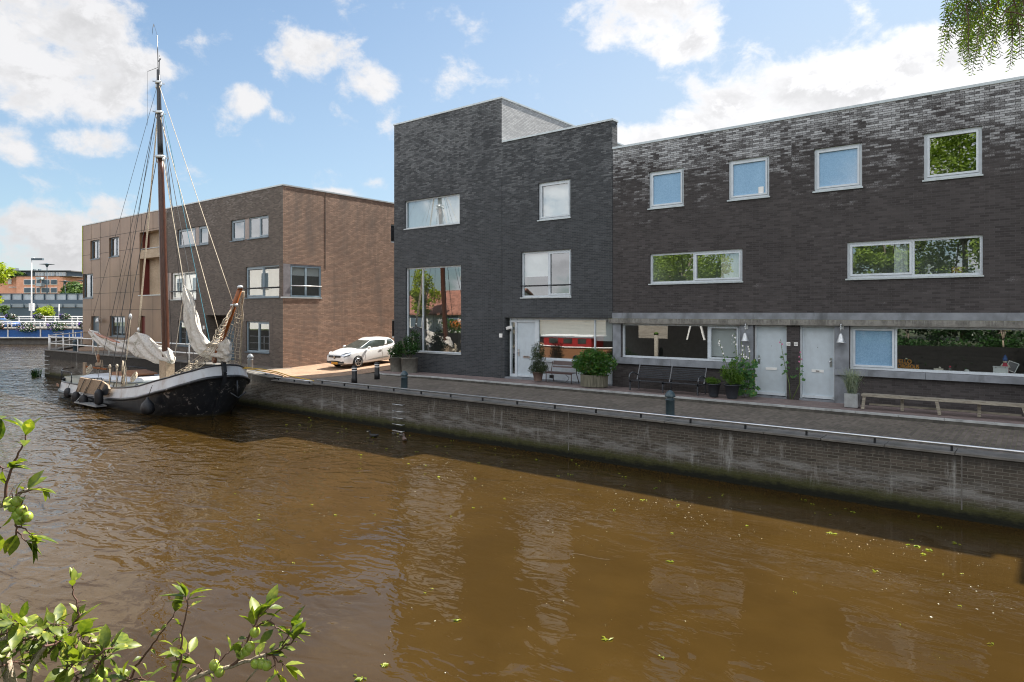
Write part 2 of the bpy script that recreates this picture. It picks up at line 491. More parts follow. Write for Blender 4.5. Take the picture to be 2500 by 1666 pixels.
def water_mat():
    m, t, o = new_mat('muddy canal water'); v = coords(t); x, y, z = t.xyz(v)
    # ripples die away to the right, where the canal lies sheltered
    calm = t.ramp(t.math('ADD', x, t.math('MULTIPLY', t.math('SUBTRACT', t.noise(v, .12, 3), .5), 12.0)), -24, -2, 1.2, .14)
    vv = t.scale(v, (1, 1.75, 1), (0, 0, 0), (0, 0, R(-22)))
    a = t.noise(vv, 1.35, 1.5, .5, .9); b = t.noise(vv, 4.2, 2, .5, .5); d = t.noise(vv, .30, 1, .5)
    h = t.math('ADD', t.math('ADD', t.math('MULTIPLY', a, 1.0), t.math('MULTIPLY', b, .22)), t.math('MULTIPLY', d, 1.2))
    h = t.math('MULTIPLY', h, calm)
    mud = t.noise(v, .5, 4, .6)
    c = t.mix(t.ramp(mud, .35, .65), (.035, .0198, .0044), (.044, .0252, .0058))
    bsdf(t, o, c, .02, 0, .5, bump(t, h, .068), IOR=1.333)
    return m
M['water'] = water_mat()

def pane_mat(name, refl, tint, base=None):
    """window glass: mirror by angle, otherwise clear (or a frosted film)"""
    m, t, o = new_mat(name)
    lw = t.new('ShaderNodeLayerWeight'); lw.inputs[0].default_value = .5
    fr = t.math('ADD', t.math('MULTIPLY', t.math('POWER', lw.outputs['Facing'], 4.0), 1 - refl), refl)
    g = t.new('ShaderNodeBsdfGlossy'); g.inputs['Roughness'].default_value = .004; g.inputs['Color'].default_value = (.96, .98, 1, 1)
    v = coords(t)
    t.l.new(bump(t, t.noise(v, .7, 1), .0012), g.inputs['Normal'])
    if base:
        n = t.noise(v, 32, 6, .75); k = t.noise(t.scale(v, (1, 1, .4)), 2.0, 3)
        c = t.mix(t.math('ADD', t.math('MULTIPLY', t.ramp(n, .22, .78), .6), t.math('MULTIPLY', k, .4)), base[0], base[1])
        d = t.new('ShaderNodeBsdfPrincipled'); t.put(d.inputs['Base Color'], c); d.inputs['Roughness'].default_value = .5
    else:
        d = t.new('ShaderNodeBsdfTransparent'); d.inputs[0].default_value = (*tint, 1)
    x = t.new('ShaderNodeMixShader')
    t.l.new(fr, x.inputs[0]); t.l.new(d.outputs[0], x.inputs[1]); t.l.new(g.outputs[0], x.inputs[2])
    t.l.new(x.outputs[0], o.inputs[0])
    return m
M['pane'] = pane_mat('window glass', .25, (.80, .85, .85))
M['pane_frost_sky'] = pane_mat('frosted film with sky reflection tint', .08, (1, 1, 1), ((.09, .22, .38), (.34, .54, .72)))  # frosted film; its blue is the sky's reflection put into the base colour
M['pane_dark'] = plain('car glass', (.045, .055, .05), .04, var=.3, scale=2, spec=1.0)

M['frame_mid'] = plain('mid blue grey window paint', (.24, .31, .36), .4, var=.08)
M['frame'] = plain('pale blue grey paint', (.60, .655, .70), .38, var=.05, dirt=(.3, .32, .33), dirt_amt=.25)
M['frame_dark'] = plain('grey blue window paint', (.10, .145, .18), .4, var=.1)
M['frame_white'] = plain('white window paint', (.78, .77, .74), .45, var=.05, dirt=(.5, .48, .42), dirt_amt=.3)
M['door'] = plain('light blue grey door paint', (.52, .59, .64), .36, var=.04, dirt=(.34, .37, .4), dirt_amt=.3)
M['door_teal'] = plain('dark teal door paint', (.07, .11, .14), .35)
M['door_red'] = plain('dark red door paint', (.12, .02, .018), .4)
M['white'] = plain('white paint', (.8, .8, .78), .4, var=.04, dirt=(.5, .48, .44), dirt_amt=.3)
M['steel'] = plain('brushed steel', (.6, .61, .62), .3, 1.0, var=.1)
M['zinc'] = plain('galvanised steel', (.55, .57, .58), .42, .75, var=.12, dirt=(.3, .3, .3))
M['coping'] = plain('grey metal roof edge', (.50, .545, .56), .4, .35, var=.08, dirt=(.25, .27, .27))
M['roof'] = plain('grey bitumen roof', (.12, .12, .12), .9)
M['concrete'] = plain('blue grey precast concrete', (.21, .226, .25), .75, var=.22, scale=2.5, dirt=(.07, .075, .08), dirt_amt=.7, bmp=.003)
def ledge_mat():
    m, t, o = new_mat('mossy concrete ledge'); v = coords(t); x, y, z = t.xyz(v)
    c = t.mix(t.ramp(t.noise(v, 4, 6, .65), .35, .65), (.12, .116, .105), (.24, .23, .21))
    run = t.math('MULTIPLY', t.ramp(t.noise(t.scale(v, (9, 9, .6)), 2.0, 5, .7), .47, .66), t.ramp(z, 2.34, 2.52))
    c = t.mix(t.math('MULTIPLY', run, .7), c, (.3, .3, .28))
    c = t.mix(t.math('MULTIPLY', t.ramp(z, 2.52, 2.55), t.ramp(t.noise(v, 8, 6, .7), .38, .58)), c, (.24, .235, .10))
    bsdf(t, o, c, .9, 0, .3, bump(t, t.noise(v, 30, 5), .006)); return m
M['ledge'] = ledge_mat()
M['bench'] = plain('glossy black bench paint', (.05, .056, .066), .25, .1, var=.15, spec=.9)
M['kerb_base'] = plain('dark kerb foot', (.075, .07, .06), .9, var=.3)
M['kerb'] = plain('grey kerb stone', (.38, .39, .385), .8, var=.18, scale=3, dirt=(.12, .12, .11), dirt_amt=.6, bmp=.003)
M['stone'] = plain('grey quay stone', (.15, .142, .13), .85, var=.2, scale=3, dirt=(.08, .08, .05), dirt_amt=.6, bmp=.004)
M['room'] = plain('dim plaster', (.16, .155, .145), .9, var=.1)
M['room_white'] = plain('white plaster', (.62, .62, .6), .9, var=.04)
M['blind'] = plain('white roller blind', (.78, .8, .8), .8, var=.03, Subsurface_Weight=0.0)
M['curtain'] = plain('cream curtain', (.72, .66, .55), .9, var=.08)
def panel_mat():
    m, t, o = new_mat('bronze facade panel'); v = coords(t); x, y, z = t.xyz(v)
    n = t.noise(v, .35, 4); s = t.noise(t.scale(v, (2, 2, .12)), 1.6, 5, .7)
    c = t.mix(t.ramp(n, .3, .7), (.165, .106, .067), (.255, .166, .105))
    c = t.mix(t.math('MULTIPLY', t.ramp(s, .55, .75), .35), c, (.12, .09, .065))
    bsdf(t, o, c, .42, .25, .5); return m
M['panel'] = panel_mat()
M['seam'] = plain('dark joint', (.03, .025, .022), .8)
M['lime'] = plain('lime green edge', (.42, .5, .08), .6)
M['taupe'] = plain('taupe panel', (.29, .235, .21), .5)
M['grey_panel'] = plain('grey panel', (.19, .18, .19), .5)
M['black_metal'] = plain('black painted steel', (.028, .031, .036), .3, .2, var=.2)
M['bollard'] = plain('blue green grey paint', (.045, .075, .09), .38, var=.2, dirt=(.12, .13, .12))
M['bollard_grey'] = plain('grey paint', (.2, .22, .24), .4, var=.15)
M['black'] = plain('black paint', (.012, .012, .013), .5)
M['brown_metal'] = plain('brown painted steel', (.06, .035, .032), .4, var=.15)
def wood_mat(name, c1, c2, rough=.75, sc=(14, 14, 1.2)):
    m, t, o = new_mat(name); v = coords(t)
    g = t.noise(t.scale(v, sc), 3.0, 6, .6, .4)
    c = t.mix(t.ramp(g, .3, .7), c1, c2)
    bsdf(t, o, c, rough, 0, .35, bump(t, g, .004)); return m
M['wood_grey'] = wood_mat('weathered grey wood', (.17, .15, .12), (.38, .345, .28), .85, (1.5, 14, 14))
M['wood_pot'] = wood_mat('weathered planter wood', (.10, .095, .07), (.2, .19, .14), .85)
M['mast'] = wood_mat('varnished mast wood', (.045, .019, .013), (.095, .04, .024), .25)
M['mast_dark'] = plain('dark painted mast', (.02, .022, .026), .3)
M['sprit'] = wood_mat('varnished red wood', (.20, .055, .015), (.34, .11, .03), .25)
M['leeboard'] = wood_mat('bleached leeboard wood', (.26, .19, .13), (.4, .30, .21), .7, (4, 4, 4))
M['hatch'] = wood_mat('teak', (.22, .10, .05), (.33, .17, .09), .5, (2, 14, 14))
def canvas_mat(name, base, stain, amt, lean=20):
    m, t, o = new_mat(name); v = coords(t)
    n = t.noise(t.scale(v, (1, 1, .7)), 3.2, 8, .75); x, y, z = t.xyz(v)
    c = t.mix(t.math('MULTIPLY', t.ramp(n, .53, .66), amt), base, stain)
    f = t.noise(t.scale(v, (5.0, 5.0, 1.3), (0, 0, 0), (0, R(lean), 0)), 1.6, 3, .6, .5)
    bsdf(t, o, c, .85, 0, .2, bump(t, t.math('ADD', f, t.math('MULTIPLY', t.noise(v, 30, 2), .05)), .11)); return m
M['canvas'] = canvas_mat('mildewed sail cover', (.54, .51, .47), (.17, .16, .10), .85, 55)
M['jib'] = canvas_mat('off white sail cloth', (.56, .53, .48), (.25, .23, .16), .6, 12)
def hull_mat():
    m, t, o = new_mat('black hull paint'); v = coords(t); x, y, z = t.xyz(v)
    n = t.noise(v, 1.2, 5, .6)
    c = t.mix(n, (.012, .014, .018), (.032, .036, .042))
    # scraped paint near the bow, weed line at the water
    sc = t.noise(t.scale(v, (1, 1, 1.6)), 2.6, 10, .72, .8)
    wh = t.math('MULTIPLY', t.ramp(sc, .57, .63), t.math('MULTIPLY', t.ramp(x, 4.0, 5.6), t.ramp(z, .35, -.1)))
    c = t.mix(t.math('MULTIPLY', wh, .8), c, (.42, .39, .37))
    st = t.noise(t.scale(v, (5, 5, .35)), 1.5, 5, .7)
    c = t.mix(t.math('MULTIPLY', t.ramp(st, .52, .72), .3), c, (.16, .16, .16))
    c = t.mix(t.ramp(t.math('ADD', z, t.math('MULTIPLY', n, .1)), -1.12, -1.02, 1, 0), c, (.05, .045, .03))
    bsdf(t, o, c, .32, 0, .5, bump(t, t.noise(v, .9, 3), .02)); return m
M['hull'] = hull_mat()
M['boat_white'] = plain('chalky white boat paint', (.60, .63, .66), .42, var=.08, scale=2, dirt=(.30, .2, .13), dirt_amt=.6)
M['boat_cream'] = plain('cream deck paint', (.62, .62, .55), .45, var=.06, dirt=(.4, .33, .22), dirt_amt=.3)
M['deck'] = plain('grey green deck paint', (.32, .36, .36), .6, var=.15)
M['rope'] = plain('pale rope', (.50, .43, .33), .9, var=.25, scale=20)
M['rope_dark'] = plain('dark rigging wire', (.05, .05, .052), .5, .4)
M['rope_teal'] = plain('teal rope', (.03, .16, .22), .7)
M['rope_yellow'] = plain('yellow rope', (.62, .40, .08), .8)
M['rubber'] = plain('black fender rubber', (.014, .015, .018), .55, var=.3, dirt=(.08, .08, .08), dirt_amt=.5)
M['car_paint'] = plain('white car paint', (.70, .71, .71), .22, var=.015, Coat_Weight=.6, Coat_Roughness=.04)
M['car_black'] = plain('black plastic', (.015, .015, .016), .45)
M['car_grey'] = plain('grey plastic trim', (.22, .22, .21), .4)
M['tyre'] = plain('tyre rubber', (.018, .018, .018), .85)
M['alloy'] = plain('silver alloy', (.72, .73, .74), .25, .9)
M['chrome'] = plain('chrome', (.85, .86, .88), .08, 1.0)
M['lamp_glass'] = plain('headlight glass', (.55, .6, .66), .12, .3)
M['plate'] = plain('orange yellow plate', (.80, .36, .03), .45, var=.03)
M['plate_blue'] = plain('blue plate strip', (.03, .08, .4), .45)
M['pot_grey'] = plain('grey concrete pot', (.155, .15, .13), .8, var=.2, dirt=(.07, .07, .06), bmp=.003)
M['pot_dark'] = plain('dark plastic pot', (.025, .03, .038), .5)
M['pot_terra'] = plain('weathered terracotta', (.17, .12, .10), .85, var=.25)
M['soil'] = plain('potting soil', (.03, .022, .016), .95)
M['stem'] = plain('green stem', (.12, .17, .05), .6)
M['bark'] = wood_mat('grey bark', (.10, .085, .065), (.22, .19, .15), .9)
M['bark_pale'] = wood_mat('pale plum bark', (.24, .19, .14), (.42, .35, .27), .8, (40, 40, 40))
M['bark_twig'] = plain('red brown twig', (.12, .06, .045), .7)
def leaf_mat(name, c1, c2, trans=.35, rough=.5, c3=None, scale=2.0):
    m, t, o = new_mat(name); v = coords(t)
    n = t.noise(v, scale, 3, .6); q = t.noise(v, scale * 9, 2)
    c = t.mix(t.math('ADD', t.math('MULTIPLY', t.ramp(n, .35, .65), .55), t.math('MULTIPLY', t.ramp(q, .35, .65), .45)), c1, c2)
    if c3: c = t.mix(t.ramp(t.noise(v, scale * 5 + 3, 2), .63, .70), c, c3)
    b = bsdf(t, None, c, rough, 0, .35)
    tr = t.new('ShaderNodeBsdfTranslucent'); t.put(tr.inputs[0], t.mix(1.0, c, (1.35, 1.45, .6), 'MULTIPLY'))
    x = t.new('ShaderNodeMixShader'); x.inputs[0].default_value = trans
    t.l.new(b.outputs[0], x.inputs[1]); t.l.new(tr.outputs[0], x.inputs[2]); t.l.new(x.outputs[0], o.inputs[0])
    return m
M['leaf'] = leaf_mat('green leaf', (.028, .065, .014), (.075, .15, .03))
M['leaf_dark'] = leaf_mat('dark glossy leaf', (.012, .04, .012), (.04, .105, .02), .2, .35)
M['leaf_shrub'] = leaf_mat('shrub leaf', (.018, .07, .012), (.07, .19, .025), .25, .35, (.45, .25, .03), 3.0)
M['leaf_conifer'] = leaf_mat('conifer sprays', (.018, .035, .013), (.055, .085, .025), .15, .7)
M['leaf_holly'] = leaf_mat('hollyhock leaf', (.03, .10, .03), (.09, .20, .06), .3, .5, (.30, .28, .05))
M['leaf_fern'] = leaf_mat('light green sprays', (.05, .12, .012), (.13, .24, .02), .3)
M['leaf_plum'] = leaf_mat('plum leaf', (.05, .09, .012), (.24, .28, .035), .36, .42, (.40, .38, .06), 9.0)
M['leaf_robinia'] = leaf_mat('drooping leaflets', (.05, .09, .014), (.13, .19, .02), .4, .5, (.28, .27, .02))
M['leaf_bank'] = leaf_mat('sunny tree leaf', (.10, .17, .022), (.26, .36, .05), .35, .6, None, .5)
M['leaf_yellow'] = leaf_mat('yellow green leaf', (.18, .26, .02), (.34, .38, .03), .4)
M['leaf_far'] = leaf_mat('far tree leaf', (.05, .10, .035), (.12, .18, .05), .2, .8, None, .15)
M['blade'] = leaf_mat('blue green grass blade', (.16, .22, .18), (.36, .40, .30), .3, .6, (.45, .36, .22), 6)
M['plum'] = plain('green plum skin', (.30, .40, .06), .35, var=.2, scale=20, Subsurface_Weight=.15)
M['petal_white'] = plain('white petals', (.82, .80, .78), .7, var=.05)
M['petal_pink'] = plain('pink petals', (.6, .2, .35), .7)
M['petal_purple'] = plain('purple petals', (.16, .07, .42), .7, var=.3)
M['petal_red'] = plain('red petals', (.6, .03, .08), .7)
M['petal_orange'] = plain('orange petals', (.7, .18, .02), .7)
M['bridge_blue'] = plain('bridge blue paint', (.012, .10, .34), .4, var=.1)
M['glass_wall'] = plain('grey glass screen', (.42, .47, .50), .25, var=.15, scale=.3)
M['wall_slate'] = plain('slate grey wall', (.085, .12, .15), .7, var=.15, scale=.2)
M['wall_light'] = plain('light grey parapet', (.30, .34, .37), .7, var=.1, scale=.2)
M['debris'] = plain('pale floating specks', (.62, .62, .55), .8, var=.3)
M['orange_letters'] = plain('orange letters', (.62, .26, .02), .5)
M['tile_red'] = plain('red roof tiles', (.28, .125, .085), .8, var=.35, scale=3, bmp=.02, bscale=12)
M['render_white'] = plain('white render', (.72, .71, .68), .8, var=.06, scale=1)
M['earth'] = plain('dark garden earth and grass', (.05, .065, .025), .95, var=.4, scale=2)
M['black_wood'] = wood_mat('black tarred boards', (.004, .004, .004), (.012, .011, .010), .85, (.6, 8, 8))
M['wood_fence'] = wood_mat('grey fence boards', (.2, .18, .15), (.36, .33, .28), .85, (.6, 8, 8))
M['boat_red'] = plain('dark red boat paint', (.3, .03, .03), .3)

# ------------------------------------------------------------------ water, land, streets
WZ = -1.19
QX = [(-48.6, 14.8), (-24.0, 15.4), (14.0, 15.4)]
def qy(x):
    if x <= -24: return 14.8 + (x + 48.6) / 24.6 * .6
    return 15.4
def street_z(x, y=0):
    return .016 * (-29 - x) if x < -29 else 0.0
def alley_z(y): return .05 * (y - 19.5) if y > 19.5 else 0.0
def wall_top(x):
    if x > -21.8: return .035
    if x > -24.6: return .0
    if x > -29: return .10 + (-24.6 - x) / 4.4 * .31
    return .42
m = MB()
m.quad((-420, -260, WZ), (200, -260, WZ), (200, 420, WZ), (-420, 420, WZ))
tag(m.build('water', M['water']), kind='structure')

# land under the houses, far land behind the bridge, and the bank the picture is taken from
m = MB()
poly = [(-48.0, 15.5), (-24, 15.8), (60, 15.8), (60, 200), (-75, 200), (-75, 32)]
m.prism([(x, y, -1.6) for x, y in poly], (0, 0, 1.52))
tag(m.build('ground', M['earth']), kind='structure')
m = MB()
pf = [far(-900, 764, 104), far(420, 764, 104), far(420, 764, 420), far(-900, 764, 420)]
m.prism([(p.x, p.y, -1.6) for p in pf], (0, 0, 1.5))
tag(m.build('far_ground', M['earth']), kind='structure')
m = MB()
m.prism([(-140, .8, -1.6), (-140, -60, -1.6), (40, -60, -1.6), (40, .8, -1.6)], (0, 0, 2.5))
tag(m.build('bank_ground', M['earth']), kind='structure')

def sheet(name, xs, ys, zf, mt):
    m = MB(); P = [[(x, y if not callable(y) else y(x), zf(x, y if not callable(y) else y(x))) for y in ys] for x in xs]
    for i in range(len(xs) - 1):
        for j in range(len(ys) - 1):
            m.quad(P[i][j], P[i + 1][j], P[i + 1][j + 1], P[i][j + 1])
    return tag(m.build(name, mt), kind='structure')
XS = [-48.6, -44, -40, -36, -32, -29, -24.6, -20, -10, 14]
sheet('street', XS, [lambda x: qy(x) + .4, 16.2, 17, 18, 19.15, 21.5, 23], lambda x, y: street_z(x), M['brick_road'])
ALX0, ALX1 = -29.63, -24.1
sheet('alley_paving', [ALX0, -28, -26, ALX1], [16.3, 17.5, 19.5, 21, 23, 26, 40, 70], lambda x, y: alley_z(y) + .004, M['brick_sunlit'])
m = MB()
m.prism([(-48.6, 14.9, 0.29), (-60, 22.2, .29), (-60, 40, .29), (-55.1, 40, .29), (-55.1, 19.2, .29), (-47.6, 19.1, .29)], (0, 0, .05))
tag(m.build('corner_paving', M['brick_sunlit']), kind='structure')

# pavement with its rounded end and kerb
PV = [(3.0, 21.52), (3.0, 19.86)] + [(x, 19.86) for x in (-6, -14, -21.0, -22.6)]
arc = [(-22.6 + 1.75 * math.cos(a), 21.5 + 1.64 * math.sin(a)) for a in [R(270 - 12 * k) for k in range(1, 9)]]
PV += arc + [(-24.35, 21.52)]
def pav_z(x): return .12 if x > -20 else max(.05, .12 - (-20 - x) * .017)
m = MB(); n = len(PV)
top = [(x, y, pav_z(x)) for x, y in PV]
m.add(top, [tuple(range(n))]); 
tag(m.build('pavement', M['brick_walk']), kind='structure')
m = MB()
edge = [(3.0, 19.80)] + [(x, 19.80) for x in np.arange(2, -22.6, -1.0)] + [(-22.6 + 1.82 * math.cos(a), 21.5 + 1.71 * math.sin(a)) for a in [R(270 - 10 * k) for k in range(0, 10)]]
for i in range(len(edge) - 1):
    a, b = Vector((*edge[i], pav_z(edge[i][0]) - .015)), Vector((*edge[i + 1], pav_z(edge[i + 1][0]) - .015))
    g = (b - a).normalized() * .004
    m.bar(a + g, b - g, .13, .05)
tag(m.build('kerb', M['kerb']), kind='structure')
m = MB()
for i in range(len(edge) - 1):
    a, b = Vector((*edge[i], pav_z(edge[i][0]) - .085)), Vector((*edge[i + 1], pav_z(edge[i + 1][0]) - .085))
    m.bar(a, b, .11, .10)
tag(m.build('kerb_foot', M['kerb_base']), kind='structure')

# quay wall: brick face, capping, and the diagonal return at the far corner
qw = thing('quay_wall', 'long weathered brick quay wall rising from the canal below the street', 'quay wall', (-20, 15.4, 0))
m = MB()
xs = [-48.6, -44, -38, -33, -29, -26.8, -24.6]
fr = [(x, qy(x)) for x in xs]
def face(m, pts, tops, thick, z0=-2.2):
    for (a, b, ta, tb) in zip(pts[:-1], pts[1:], tops[:-1], tops[1:]):
        A, B = Vector((*a, 0)), Vector((*b, 0)); d = (B - A).normalized(); nrm = Vector((-d.y, d.x, 0)) * thick
        v = [(A.x, A.y, z0), (B.x, B.y, z0), (B.x, B.y, tb), (A.x, A.y, ta), (A.x + nrm.x, A.y + nrm.y, ta), (B.x + nrm.x, B.y + nrm.y, tb), (A.x + nrm.x, A.y + nrm.y, z0), (B.x + nrm.x, B.y + nrm.y, z0)]
        m.add(v, [(0, 1, 2, 3), (3, 2, 5, 4), (4, 5, 7, 6)])
face(m, fr, [wall_top(x) for x in xs], .5)
m.quad((-24.6, qy(-24.6), -.3), (-24.6, qy(-24.6) + .5, -.3), (-24.6, qy(-24.6) + .5, .1), (-24.6, qy(-24.6), .1))
face(m, [(-24.6, qy(-24.6)), (-24, 15.4), (-21.8, 15.4)], [0, 0, 0], .5)
face(m, [(-21.8, 15.4), (14, 15.4)], [.035, .035], .5)
m.quad((-21.8, 15.4, 0), (-21.8, 15.9, 0), (-21.8, 15.9, .035), (-21.8, 15.4, .035))
m.build('brick_face', M['quay'], qw)
m = MB()
face(m, [(-70, 28.65), (-48.6, 14.8)], [.42, .42], .5)
m.build('return_face', M['quay'], qw)
m = MB()
for x in np.arange(-21.78, 14, 1.2):
    jz, jy = .004 * math.sin(x * 7.1), .006 * math.sin(x * 3.7); m.box(x, x + 1.185, 15.36 + jy, 15.93 + jy, .037, .078 + jz)
for x in np.arange(-48.6, -29.2, 1.2):
    a, b = Vector((x, qy(x) + .24, .445)), Vector((x + 1.19, qy(x + 1.19) + .24, .445))
    m.bar(a, b, .56, .05)
a, b = Vector((-24.6, qy(-24.6) + .24, .125)), Vector((-29.2, qy(-29.2) + .24, .445))
m.bar(a, b, .56, .045)
m.bar((-24.58, 15.62, .02), (-21.82, 15.64, .02), .56, .04)
for a, b in [((-70, 28.65), (-48.6, 14.8))]:
    d = (Vector(b) - Vector(a)).normalized()
    m.bar((a[0] - d.y * .25, a[1] + d.x * .25, .445), (b[0] - d.y * .25, b[1] + d.x * .25, .445), .56, .05)
m.build('coping', M['stone'], qw)
for (u_, v_) in ((2348, 1200), (1388, 1030), (862, 960)):
    p = onY(u_, v_, 15.4); m = MB(); m.box(p.x - .012, p.x + .012, 15.392, 15.399, -1.0, .03); m.build('expansion_joint', M['stone'], qw)

# low steel rail on the coping
rl = thing('quay_rail', 'low shiny steel rail running along the top of the quay edge', 'rail', (-10, 15.5, .08))
m = MB(); m.tube([(-21.7, 15.5, .20), (13.5, 15.5, .20)], .028, 10); m.build('tube', M['steel'], rl)
br0 = None
m = MB(); m.box(-21.4 - .02, -21.4 + .02, 15.48, 15.52, .079, .18)
br0 = m.build('bracket', M['black_metal'], rl)
for k in range(1, 27):
    c = br0.copy(); C.objects.link(c); c.parent = rl; c.location.x = 1.33 * k
rl2 = thing('quay_rail', 'short low steel rail on the quay edge by the sunny alley mouth', 'rail', (-25.5, 15.5, .1))
m = MB()
m.tube([(-27.2, 15.48, .40), (-24.9, 15.5, .24)], .025, 8); m.tube([(-24.5, 15.5, .13), (-22.0, 15.5, .13)], .025, 8)
m.build('tube', M['steel'], rl2)
for x, z in ((-26.9, .38), (-25.2, .26), (-24.3, .13), (-23.2, .13), (-22.2, .13)):
    m = MB(); m.box(x - .02, x + .02, 15.48, 15.52, wall_top(x) + .02, z + .01); m.build('bracket', M['black_metal'], rl2)

# ladder rungs in the quay wall
ld = thing('quay_ladder', 'row of pale steel ladder rungs set in the quay wall face', 'ladder', (-15.6, 15.35, 0))
lu = [q for q in ((1266, 340), (1266, 392), (1266, 443), (1266, 493), (1266, 543))]
for (px, py) in lu:
    u, v = 560 + px / 3.1797, 880 + py / 3.1797
    a = onY(u, v, 15.28)
    m = MB(); m.tube([(a.x, 15.42, a.z), (a.x, 15.27, a.z), (a.x + .46, 15.27, a.z), (a.x + .46, 15.42, a.z)], .014, 8)
    m.build('rung', M['zinc'], ld)
cl = thing('quay_ladder', 'faint steel rungs at the far corner of the quay wall', 'ladder', (-48.3, 14.75, 0))
for k in range(5):
    m = MB(); z = .1 - k * .26; m.tube([(-48.35, 14.85, z), (-48.35, 14.68, z), (-47.75, 14.7, z), (-47.75, 14.86, z)], .016, 6); m.build('rung', M['zinc'], cl)

# white tubular railings
def railing(name, label, pts, z0, hgt, step, mt=None):
    t = thing(name, label, 'railing', (pts[0][0], pts[0][1], z0), 'white railings round the quay corner')
    P = [Vector((x, y, z0)) for x, y in pts]
    for h in (hgt, hgt * .52):
        m = MB(); m.tube([p + Vector((0, 0, h)) for p in P], .032, 8); m.build('handrail', M['white'], t)
    for a, b in zip(P[:-1], P[1:]):
        L = (b - a).length; n = max(1, round(L / step))
        for k in range(n + 1):
            if k == n and b is not P[-1]: continue
            p = a.lerp(b, k / n)
            m = MB(); m.tube([p, p + Vector((0, 0, hgt))], .035, 8); m.ball(p + Vector((0, 0, hgt + .01)), .055, seg=8, ringn=5)
            m.build('post', M['white'], t)
    return t
railing('railing', 'bright white tube railing slanting back from the quay corner to the panelled house', [(-48.5, 15.0), (-55.6, 19.6), (-62, 23.7)], .42, .92, 1.35)
railing('railing', 'white tube railing on the quay wall behind the moored sailing boat', [(-48.3, 15.0), (-38, 15.28), (-29.4, 15.5)], .42, .85, 2.1)

rg = np.random.default_rng(14); t = thing('reed_tuft', 'small dark tuft of reeds in the water at the quay corner', 'reeds', (-49.2, 14.5, WZ))
V = []; F = []
for k in range(70):
    a = rg.uniform(0, 6.28); l = rg.uniform(.2, .6); o = rg.uniform(.2, .8) * l; d = np.array([math.cos(a), math.sin(a), 0]); sd = np.array([-d[1], d[0], 0]) * .02
    p0 = np.array([-49.2 + rg.normal() * .16, 14.5 + rg.normal() * .12, WZ]); p1 = p0 + d * o * .5 + [0, 0, l * .7]; p2 = p0 + d * o + [0, 0, l * .8]; i = len(V)
    V += [p0 - sd, p0 + sd, p1 + sd, p1 - sd, p2 + sd * .2, p2 - sd * .2]; F += [(i, i + 1, i + 2, i + 3), (i + 3, i + 2, i + 4, i + 5)]
raw_mesh('blades', np.array(V), np.array(F), M['leaf_dark'], t)

# ------------------------------------------------------------------ house building helpers
def wall_y(m, Y, x0, x1, z0, z1, holes, rev=.16, flip=1):
    """front wall in the plane y = Y facing -y, with openings (xa, xb, za, zb) and their reveals"""
    xs = sorted({x0, x1, *[h[0] for h in holes], *[h[1] for h in holes]}); zs = sorted({z0, z1, *[h[2] for h in holes], *[h[3] for h in holes]})
    xs = [x for x in xs if x0 <= x <= x1]; zs = [z for z in zs if z0 <= z <= z1]
    for i in range(len(xs) - 1):
        for j in range(len(zs) - 1):
            cx, cz = (xs[i] + xs[i + 1]) / 2, (zs[j] + zs[j + 1]) / 2
            if any(h[0] < cx < h[1] and h[2] < cz < h[3] for h in holes): continue
            m.quad((xs[i], Y, zs[j]), (xs[i + 1], Y, zs[j]), (xs[i + 1], Y, zs[j + 1]), (xs[i], Y, zs[j + 1]))
    for (a, b, c, d) in holes:
        y1 = Y + rev
        m.quad((a, Y, c), (a, y1, c), (a, y1, d), (a, Y, d)); m.quad((b, Y, c), (b, Y, d), (b, y1, d), (b, y1, c))
        m.quad((a, Y, d), (a, y1, d), (b, y1, d), (b, Y, d)); m.quad((a, Y, c), (b, Y, c), (b, y1, c), (a, y1, c))
